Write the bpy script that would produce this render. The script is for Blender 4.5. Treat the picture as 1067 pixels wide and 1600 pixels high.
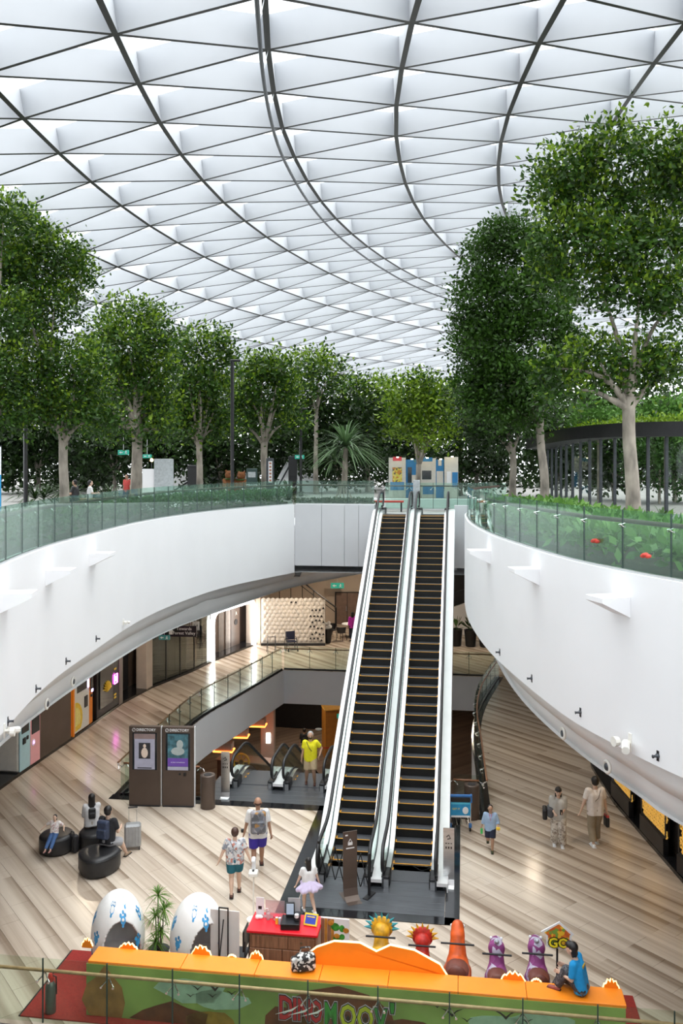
import bpy, bmesh, math, random
import numpy as np
from mathutils import Vector, Matrix

for o in list(bpy.data.objects): bpy.data.objects.remove(o, do_unlink=True)
SC = bpy.context.scene
C = SC.collection
PI = math.pi
F = 1362.0            # focal length in pixels of the 1067 x 1600 frame
HZ = 722.0            # row of the horizon

# ------------------------------------------------------------------ camera, sky, exposure
cd = bpy.data.cameras.new('camera'); cam = bpy.data.objects.new('camera', cd); C.objects.link(cam)
cam.location = (0, 0, 10); cam.rotation_euler = (PI/2, 0, 0)
cd.sensor_fit = 'VERTICAL'; cd.sensor_height = 36; cd.lens = F/1600*36
cd.shift_y = -(800-HZ)/1600; cd.shift_x = 0.0
cd.clip_end = 500; cd.clip_start = .05
SC.camera = cam
wd = bpy.data.worlds.new('world'); SC.world = wd; wd.use_nodes = True
bg = wd.node_tree.nodes['Background']; bg.inputs[0].default_value = (.93, .965, 1, 1); bg.inputs[1].default_value = 1.2
sd = bpy.data.lights.new('zenith_light', 'SUN'); sd.energy = 1.9; sd.angle = math.radians(70); sd.color = (1, .985, .96)
so = bpy.data.objects.new('zenith_light', sd); C.objects.link(so); so.rotation_euler = (math.radians(-14), math.radians(10), 0)
vs = SC.view_settings; vs.view_transform = 'Standard'; vs.look = 'None'; vs.gamma = 1; vs.use_curve_mapping = False
vs.exposure = 1.12
cy = SC.cycles; cy.max_bounces = 7; cy.diffuse_bounces = 4; cy.glossy_bounces = 3; cy.transmission_bounces = 4
cy.transparent_max_bounces = 24; cy.sample_clamp_indirect = 6; cy.caustics_reflective = False; cy.caustics_refractive = False

# ------------------------------------------------------------------ geometry helpers
TH = math.radians(8)
def ef(s, t, z=0):                       # escalator frame: s along the escalators, t across
    return Vector((t*math.cos(TH)+s*math.sin(TH), -t*math.sin(TH)+s*math.cos(TH), z))
def st(x, y): return (x*math.sin(TH)+y*math.cos(TH), x*math.cos(TH)-y*math.sin(TH))
def on(u, v, z=0):                       # where a sight line meets the level z
    Y = (10-z)*F/(v-HZ); return Vector(((u-533.5)/F*Y, Y, z))
def at(u, v, Y): return Vector(((u-533.5)/F*Y, Y, 10-(v-HZ)/F*Y))
def sm(pts, n):                          # Catmull-Rom resample by arc length
    P = [Vector(p) for p in pts]; out = []
    for i in range(len(P)-1):
        p0 = P[max(i-1, 0)]; p1 = P[i]; p2 = P[i+1]; p3 = P[min(i+2, len(P)-1)]
        for k in range(12):
            t = k/12
            out.append(.5*((2*p1)+(p2-p0)*t+(2*p0-5*p1+4*p2-p3)*t*t+(3*p1-p0-3*p2+p3)*t**3))
    out.append(P[-1])
    d = [0]
    for a, b in zip(out, out[1:]): d.append(d[-1]+(b-a).length)
    r = []; j = 0
    for k in range(n):
        x = d[-1]*k/(n-1)
        while j < len(d)-2 and d[j+1] < x: j += 1
        f = (x-d[j])/max(d[j+1]-d[j], 1e-9); r.append(out[j].lerp(out[j+1], min(f, 1)))
    return r

class MB:
    def __init__(s): s.v = []; s.f = []
    def add(s, vs, fs, M=None):
        k = len(s.v)
        s.v += [tuple(M @ Vector(p)) if M else tuple(p) for p in vs]; s.f += [tuple(i+k for i in f) for f in fs]; return s
    def box(s, c, d, b=0, rz=0, M=None):
        c = Vector(c); h = [x/2 for x in d]
        R = Matrix.Translation(c) @ Matrix.Rotation(rz, 4, 'Z')
        if M: R = M @ R
        b = min(b, *[x*.45 for x in h])
        if b <= 0:
            vs = [(x*h[0], y*h[1], z*h[2]) for x in (-1, 1) for y in (-1, 1) for z in (-1, 1)]
            return s.add(vs, [(0,1,3,2), (4,6,7,5), (0,4,5,1), (2,3,7,6), (0,2,6,4), (1,5,7,3)], R)
        vs = []; ix = {}
        for x in (-1, 1):
            for y in (-1, 1):
                for z in (-1, 1):
                    for a in range(3):
                        p = [x*(h[0]-b), y*(h[1]-b), z*(h[2]-b)]; p[a] = (x, y, z)[a]*h[a]
                        ix[(x, y, z, a)] = len(vs); vs.append(p)
        fs = []
        for a in range(3):
            o1, o2 = [(1, 2), (2, 0), (0, 1)][a]
            for sg in (-1, 1):
                q = []
                for e, g in ((-1, -1), (1, -1), (1, 1), (-1, 1)):
                    k = [0, 0, 0]; k[a] = sg; k[o1] = e; k[o2] = g; q.append(ix[(*k, a)])
                fs.append(tuple(q if sg > 0 else q[::-1]))
            for e in (-1, 1):
                for g in (-1, 1):
                    k1 = [0, 0, 0]; k1[o1] = e; k1[o2] = g; k2 = list(k1); k1[a] = -1; k2[a] = 1
                    q = [ix[(*k1, o1)], ix[(*k2, o1)], ix[(*k2, o2)], ix[(*k1, o2)]]
                    fs.append(tuple(q if e*g < 0 else q[::-1]))
        for x in (-1, 1):
            for y in (-1, 1):
                for z in (-1, 1):
                    q = [ix[(x, y, z, a)] for a in range(3)]; fs.append(tuple(q if x*y*z > 0 else q[::-1]))
        return s.add(vs, fs, R)
    def tube(s, path, r, n=8, M=None, cap=True, up=None, flat=1.0):
        P = [Vector(p) for p in path]; m = len(P)
        R = r if hasattr(r, '__len__') else [r]*m
        T = [(P[min(i+1, m-1)]-P[max(i-1, 0)]).normalized() for i in range(m)]
        u = Vector(up) if up else (Vector((0, 0, 1)) if abs(T[0].z) < .9 else Vector((1, 0, 0)))
        vs = []; fs = []
        for i in range(m):
            u = (u-T[i]*u.dot(T[i]))
            u = u.normalized() if u.length > 1e-6 else T[i].orthogonal().normalized()
            w = T[i].cross(u)
            for k in range(n):
                a = 2*PI*(k+.5)/n; vs.append(P[i]+(u*math.cos(a)*flat+w*math.sin(a))*R[i])
        for i in range(m-1):
            for k in range(n):
                a = i*n+k; b = i*n+(k+1) % n; fs.append((a, b, b+n, a+n))
        if cap: fs += [tuple(range(n))[::-1], tuple((m-1)*n+k for k in range(n))]
        return s.add(vs, fs, M)
    def lathe(s, prof, n=16, c=(0, 0, 0), M=None, sx=1, sy=1):
        vs = []; fs = []; m = len(prof)
        for r, z in prof:
            for k in range(n):
                a = 2*PI*k/n; vs.append((c[0]+r*math.cos(a)*sx, c[1]+r*math.sin(a)*sy, c[2]+z))
        for i in range(m-1):
            for k in range(n):
                a = i*n+k; b = i*n+(k+1) % n; fs.append((a, b, b+n, a+n))
        fs += [tuple(range(n))[::-1], tuple((m-1)*n+k for k in range(n))]
        return s.add(vs, fs, M)
    def prism(s, poly, z0, z1, M=None):
        n = len(poly)
        if sum(poly[i][0]*poly[(i+1) % n][1]-poly[(i+1) % n][0]*poly[i][1] for i in range(n)) < 0: poly = poly[::-1]
        vs = [(p[0], p[1], z0) for p in poly]+[(p[0], p[1], z1) for p in poly]
        fs = [tuple(range(n))[::-1], tuple(range(n, 2*n))]+[(i, (i+1) % n, n+(i+1) % n, n+i) for i in range(n)]
        return s.add(vs, fs, M)
    def loft(s, rings, closed=False, M=None):
        n = len(rings[0]); vs = [p for r in rings for p in r]; fs = []
        for i in range(len(rings)-1):
            for k in range(n if closed else n-1):
                a = i*n+k; b = i*n+(k+1) % n; fs.append((a, b, b+n, a+n))
        return s.add(vs, fs, M)
    def sph(s, c, r, n=12, m=8, M=None):
        r = r if hasattr(r, '__len__') else (r, r, r)
        vs = [(c[0], c[1], c[2]-r[2])]; fs = []
        for i in range(1, m):
            p = PI*i/m
            for k in range(n):
                a = 2*PI*k/n; vs.append((c[0]+r[0]*math.sin(p)*math.cos(a), c[1]+r[1]*math.sin(p)*math.sin(a), c[2]-r[2]*math.cos(p)))
        vs.append((c[0], c[1], c[2]+r[2]))
        for k in range(n): fs.append((0, 1+(k+1) % n, 1+k))
        for i in range(m-2):
            for k in range(n):
                a = 1+i*n+k; b = 1+i*n+(k+1) % n; fs.append((a, b, b+n, a+n))
        L = len(vs)-1
        for k in range(n): fs.append((L, L-n+k, L-n+(k+1) % n))
        return s.add(vs, fs, M)
    def mesh(s, name='m'):
        me = bpy.data.meshes.new(name); me.from_pydata(s.v, [], s.f); me.validate(); return me
    def build(s, name, mat, parent=None, smooth=False, loc=None, rz=None):
        me = s.mesh(name)
        if smooth: me.polygons.foreach_set('use_smooth', [True]*len(me.polygons))
        return link(name, me, mat, parent, loc, rz)
def link(name, me, mat, parent=None, loc=None, rz=None):
    o = bpy.data.objects.new(name, me); C.objects.link(o)
    if mat is not None and not me.materials: me.materials.append(mat)
    if parent is not None: o.parent = parent
    if loc is not None: o.location = loc
    if rz is not None: o.rotation_euler = (0, 0, rz)
    return o
def tag(o, label=None, cat=None, group=None, kind=None):
    if label: o['label'] = label
    if cat: o['category'] = cat
    if group: o['group'] = group
    if kind: o['kind'] = kind
    return o
def thing(name, label, cat, loc=(0, 0, 0), rz=0, group=None):
    o = bpy.data.objects.new(name, None); C.objects.link(o); o.location = loc; o.rotation_euler = (0, 0, rz); o.empty_display_size = .2
    return tag(o, label, cat, group)
def struct(o, label=None): return tag(o, label, None, None, 'structure')
def sroot(name, label=None):
    o = bpy.data.objects.new(name, None); C.objects.link(o); o['kind'] = 'structure'
    if label: o['label'] = label
    return o
def text(s, size, mat, parent, M, name='lettering', ext=.004, align='CENTER', bold=0):
    cu = bpy.data.curves.new('t', 'FONT'); cu.body = s; cu.size = size; cu.extrude = ext; cu.align_x = align; cu.align_y = 'CENTER'; cu.offset = bold; cu.resolution_u = 2
    ob = bpy.data.objects.new('t', cu); C.objects.link(ob)
    me = bpy.data.meshes.new_from_object(ob.evaluated_get(bpy.context.evaluated_depsgraph_get()))
    bpy.data.objects.remove(ob); bpy.data.curves.remove(cu)
    me.transform(M); me.materials.clear()
    return link(name, me, mat, parent)
RX = Matrix.Rotation(PI/2, 4, 'X')          # text standing up, read from -y
def TR(x, y, z): return Matrix.Translation((x, y, z))
def copy_tree(o, parent=None):
    c = o.copy(); C.objects.link(c)
    if parent is not None: c.parent = parent
    for ch in list(o.children): copy_tree(ch, c)
    return c

# ------------------------------------------------------------------ materials
MC = {}
def pm(name, col, rough=.5, metal=0, var=.08, scale=6, bump=0, emit=None, est=0, spec=.5, stretch=None, sheen=0):
    if name in MC: return MC[name]
    m = bpy.data.materials.new(name); m.use_nodes = True; nt = m.node_tree; N = nt.nodes; b = N['Principled BSDF']
    b.inputs['Roughness'].default_value = rough; b.inputs['Metallic'].default_value = metal
    b.inputs['Specular IOR Level'].default_value = spec
    tc = N.new('ShaderNodeTexCoord'); nz = N.new('ShaderNodeTexNoise'); nz.inputs['Scale'].default_value = scale; nz.inputs['Detail'].default_value = 3
    if stretch:
        mp = N.new('ShaderNodeMapping'); mp.inputs['Scale'].default_value = stretch
        nt.links.new(tc.outputs['Object'], mp.inputs[0]); nt.links.new(mp.outputs[0], nz.inputs['Vector'])
    else: nt.links.new(tc.outputs['Object'], nz.inputs['Vector'])
    r = N.new('ShaderNodeValToRGB')
    lo = [max(0, c*(1-var*1.6)) for c in col[:3]]; hi = [min(1, c*(1+var)) for c in col[:3]]
    r.color_ramp.elements[0].position = .3; r.color_ramp.elements[1].position = .7
    r.color_ramp.elements[0].color = (*lo, 1); r.color_ramp.elements[1].color = (*hi, 1)
    nt.links.new(nz.outputs[0], r.inputs[0]); nt.links.new(r.outputs[0], b.inputs['Base Color'])
    if bump:
        bp = N.new('ShaderNodeBump'); bp.inputs['Strength'].default_value = bump; bp.inputs['Distance'].default_value = .02
        nt.links.new(nz.outputs[0], bp.inputs['Height']); nt.links.new(bp.outputs[0], b.inputs['Normal'])
    if emit: b.inputs['Emission Color'].default_value = (*emit, 1); b.inputs['Emission Strength'].default_value = est
    MC[name] = m; return m
def glass(name, tint=(.82, .93, .89), gl=.10, rough=.03, haze=0.0, hazecol=(.7, .8, .77)):
    if name in MC: return MC[name]
    m = bpy.data.materials.new(name); m.use_nodes = True; nt = m.node_tree; N = nt.nodes; N.clear()
    o = N.new('ShaderNodeOutputMaterial'); t = N.new('ShaderNodeBsdfTransparent'); t.inputs[0].default_value = (*tint, 1)
    g = N.new('ShaderNodeBsdfGlossy'); g.inputs['Roughness'].default_value = rough; g.inputs[0].default_value = (.9, 1, .96, 1)
    lw_ = N.new('ShaderNodeLayerWeight'); lw_.inputs[0].default_value = .5; fr = N.new('ShaderNodeMath'); fr.operation = 'POWER'; fr.inputs[1].default_value = 4.5; nt.links.new(lw_.outputs['Facing'], fr.inputs[0])
    ad = N.new('ShaderNodeMath'); ad.operation = 'MULTIPLY_ADD'; ad.inputs[1].default_value = .9; ad.inputs[2].default_value = gl*.3; ad.use_clamp = True
    mx = N.new('ShaderNodeMixShader'); nt.links.new(fr.outputs[0], ad.inputs[0]); nt.links.new(ad.outputs[0], mx.inputs[0])
    nt.links.new(t.outputs[0], mx.inputs[1]); nt.links.new(g.outputs[0], mx.inputs[2]); last = mx
    if haze:
        d = N.new('ShaderNodeBsdfDiffuse'); d.inputs[0].default_value = (*hazecol, 1)
        m2 = N.new('ShaderNodeMixShader'); m2.inputs[0].default_value = haze
        nt.links.new(mx.outputs[0], m2.inputs[1]); nt.links.new(d.outputs[0], m2.inputs[2]); last = m2
    nt.links.new(last.outputs[0], o.inputs[0]); MC[name] = m; return m
def leafmat(name, dark, light, tr=.35):
    m = bpy.data.materials.new(name); m.use_nodes = True; nt = m.node_tree; N = nt.nodes; b = N['Principled BSDF']
    g = N.new('ShaderNodeNewGeometry'); r = N.new('ShaderNodeValToRGB'); nz = N.new('ShaderNodeTexNoise'); nz.inputs['Scale'].default_value = .9
    tc = N.new('ShaderNodeTexCoord'); nt.links.new(tc.outputs['Object'], nz.inputs['Vector'])
    ad = N.new('ShaderNodeMath'); ad.operation = 'MULTIPLY_ADD'; ad.inputs[1].default_value = .38
    m2 = N.new('ShaderNodeMath'); m2.operation = 'MULTIPLY'; m2.inputs[1].default_value = .62
    nt.links.new(nz.outputs[0], m2.inputs[0]); nt.links.new(g.outputs['Random Per Island'], ad.inputs[0]); nt.links.new(m2.outputs[0], ad.inputs[2])
    r.color_ramp.elements[0].position = .15; r.color_ramp.elements[1].position = .85
    r.color_ramp.elements[0].color = (*dark, 1); r.color_ramp.elements[1].color = (*light, 1)
    nt.links.new(ad.outputs[0], r.inputs[0]); nt.links.new(r.outputs[0], b.inputs['Base Color'])
    b.inputs['Roughness'].default_value = .42; b.inputs['Specular IOR Level'].default_value = .35
    t = N.new('ShaderNodeBsdfTranslucent'); nt.links.new(r.outputs[0], t.inputs[0]); mx = N.new('ShaderNodeMixShader'); mx.inputs[0].default_value = tr
    nt.links.new(b.outputs[0], mx.inputs[1]); nt.links.new(t.outputs[0], mx.inputs[2]); nt.links.new(mx.outputs[0], N['Material Output'].inputs[0])
    MC[name] = m; return m
def floormat(name, ang, pl, pw, light, mid, dark, rough=.32):
    m = bpy.data.materials.new(name); m.use_nodes = True; nt = m.node_tree; N = nt.nodes; L = nt.links.new; b = N['Principled BSDF']
    g = N.new('ShaderNodeNewGeometry'); ro = N.new('ShaderNodeVectorRotate'); ro.rotation_type = 'Z_AXIS'; ro.inputs['Angle'].default_value = ang
    L(g.outputs['Position'], ro.inputs['Vector'])
    def noise(sc, det, off):
        mp = N.new('ShaderNodeMapping'); mp.inputs['Scale'].default_value = sc; mp.inputs['Location'].default_value = off
        nz = N.new('ShaderNodeTexNoise'); nz.inputs['Scale'].default_value = 1; nz.inputs['Detail'].default_value = det; nz.inputs['Roughness'].default_value = .6
        L(ro.outputs[0], mp.inputs[0]); L(mp.outputs[0], nz.inputs['Vector']); return nz
    a = noise((2.1, .05, 1), 4, (0, 3, 0)); c = noise((7, .25, 1), 3, (4, 0, 0))
    sp = N.new('ShaderNodeSeparateXYZ'); L(ro.outputs[0], sp.inputs[0])
    cell = N.new('ShaderNodeCombineXYZ')
    for k, (w) in enumerate((pw, pl)):
        d = N.new('ShaderNodeMath'); d.operation = 'DIVIDE'; d.inputs[1].default_value = w; L(sp.outputs[k], d.inputs[0])
        f = N.new('ShaderNodeMath'); f.operation = 'FLOOR'; L(d.outputs[0], f.inputs[0]); L(f.outputs[0], cell.inputs[k])
    rv = N.new('ShaderNodeVectorMath'); rv.operation = 'MULTIPLY'; rv.inputs[1].default_value = (7.31, .45, 0); L(cell.outputs[0], rv.inputs[0])
    wq = N.new('ShaderNodeTexNoise'); wq.inputs['Scale'].default_value = 1; wq.inputs['Detail'].default_value = 0; L(rv.outputs[0], wq.inputs['Vector'])
    wn = N.new('ShaderNodeMath'); wn.operation = 'MULTIPLY_ADD'; wn.inputs[1].default_value = 2.2; wn.inputs[2].default_value = -.55; wn.use_clamp = True; L(wq.outputs[0], wn.inputs[0])
    dv = N.new('ShaderNodeMath'); dv.operation = 'DIVIDE'; dv.inputs[1].default_value = pw; L(sp.outputs[0], dv.inputs[0])
    fr = N.new('ShaderNodeMath'); fr.operation = 'FRACT'; L(dv.outputs[0], fr.inputs[0])
    fp = N.new('ShaderNodeMath'); fp.operation = 'POWER'; fp.inputs[1].default_value = 1.9; L(fr.outputs[0], fp.inputs[0])
    fm = N.new('ShaderNodeMath'); fm.operation = 'MULTIPLY'; L(fp.outputs[0], fm.inputs[0]); L(wn.outputs[0], fm.inputs[1])
    s1 = N.new('ShaderNodeMath'); s1.operation = 'MULTIPLY_ADD'; s1.inputs[1].default_value = 1.9; s1.inputs[2].default_value = -.72; L(a.outputs[0], s1.inputs[0])
    s3 = N.new('ShaderNodeMath'); s3.operation = 'MULTIPLY_ADD'; s3.inputs[1].default_value = .35; L(c.outputs[0], s3.inputs[0]); L(s1.outputs[0], s3.inputs[2])
    s2 = N.new('ShaderNodeMath'); s2.operation = 'MULTIPLY_ADD'; s2.inputs[1].default_value = .8; L(fm.outputs[0], s2.inputs[0]); L(s3.outputs[0], s2.inputs[2])
    r = N.new('ShaderNodeValToRGB'); e = r.color_ramp.elements
    e[0].position = .25; e[0].color = (*light, 1); e[1].position = 1.0; e[1].color = (*dark, 1)
    k = e.new(.6); k.color = (*mid, 1)
    L(s2.outputs[0], r.inputs[0]); L(r.outputs[0], b.inputs['Base Color']); b.inputs['Roughness'].default_value = rough; b.inputs['Specular IOR Level'].default_value = .4
    MC[name] = m; return m

WHITE = pm('white_render_wall', (.86, .865, .88), .55, var=.012, scale=.7)
CEILW = pm('white_soffit_paint', (.8, .8, .8), .6, var=.02, scale=1)
GREYP = pm('pale_grey_panel', (.6, .61, .63), .45, var=.02, scale=1)
STEEL = pm('brushed_steel', (.72, .73, .74), .28, 1, var=.08, scale=3, stretch=(1, 1, 20))
CHROME = pm('chrome', (.85, .85, .86), .15, 1, var=.03)
BLACK = pm('black_rubber', (.015, .015, .017), .45, var=.1)
BLKMET = pm('black_metal', (.02, .02, .022), .35, .3, var=.1)
GRANITE = pm('black_granite', (.013, .014, .017), .12, var=.5, scale=60)
DKGREY = pm('dark_grey_metal', (.07, .075, .085), .4, .5, var=.12, scale=8)
BRONZE = pm('bronze_panel', (.11, .08, .065), .38, .35, var=.05, scale=2)
YEL = pm('yellow_line_paint', (.9, .42, .03), .5, var=.06)
WOODR = pm('timber_handrail', (.30, .13, .06), .4, var=.2, scale=8, stretch=(1, 8, 1))
TAN = pm('tan_handrail', (.47, .30, .16), .4, var=.15, scale=8)
GL = glass('balustrade_glass', (.90, .955, .93), .08)
GLG = glass('green_deck_glass', (.80, .92, .87), .12, haze=.04, hazecol=(.6, .72, .67))  # haze mixes in a pale tone that stands for sky reflections
GLR = glass('roof_glass', (.97, .985, .98), .02)
FLOOR = floormat('wood_stripe_tile', math.radians(-37), 1.8, .45, (.70, .61, .51), (.53, .44, .355), (.30, .23, .17), rough=.2)

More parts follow.
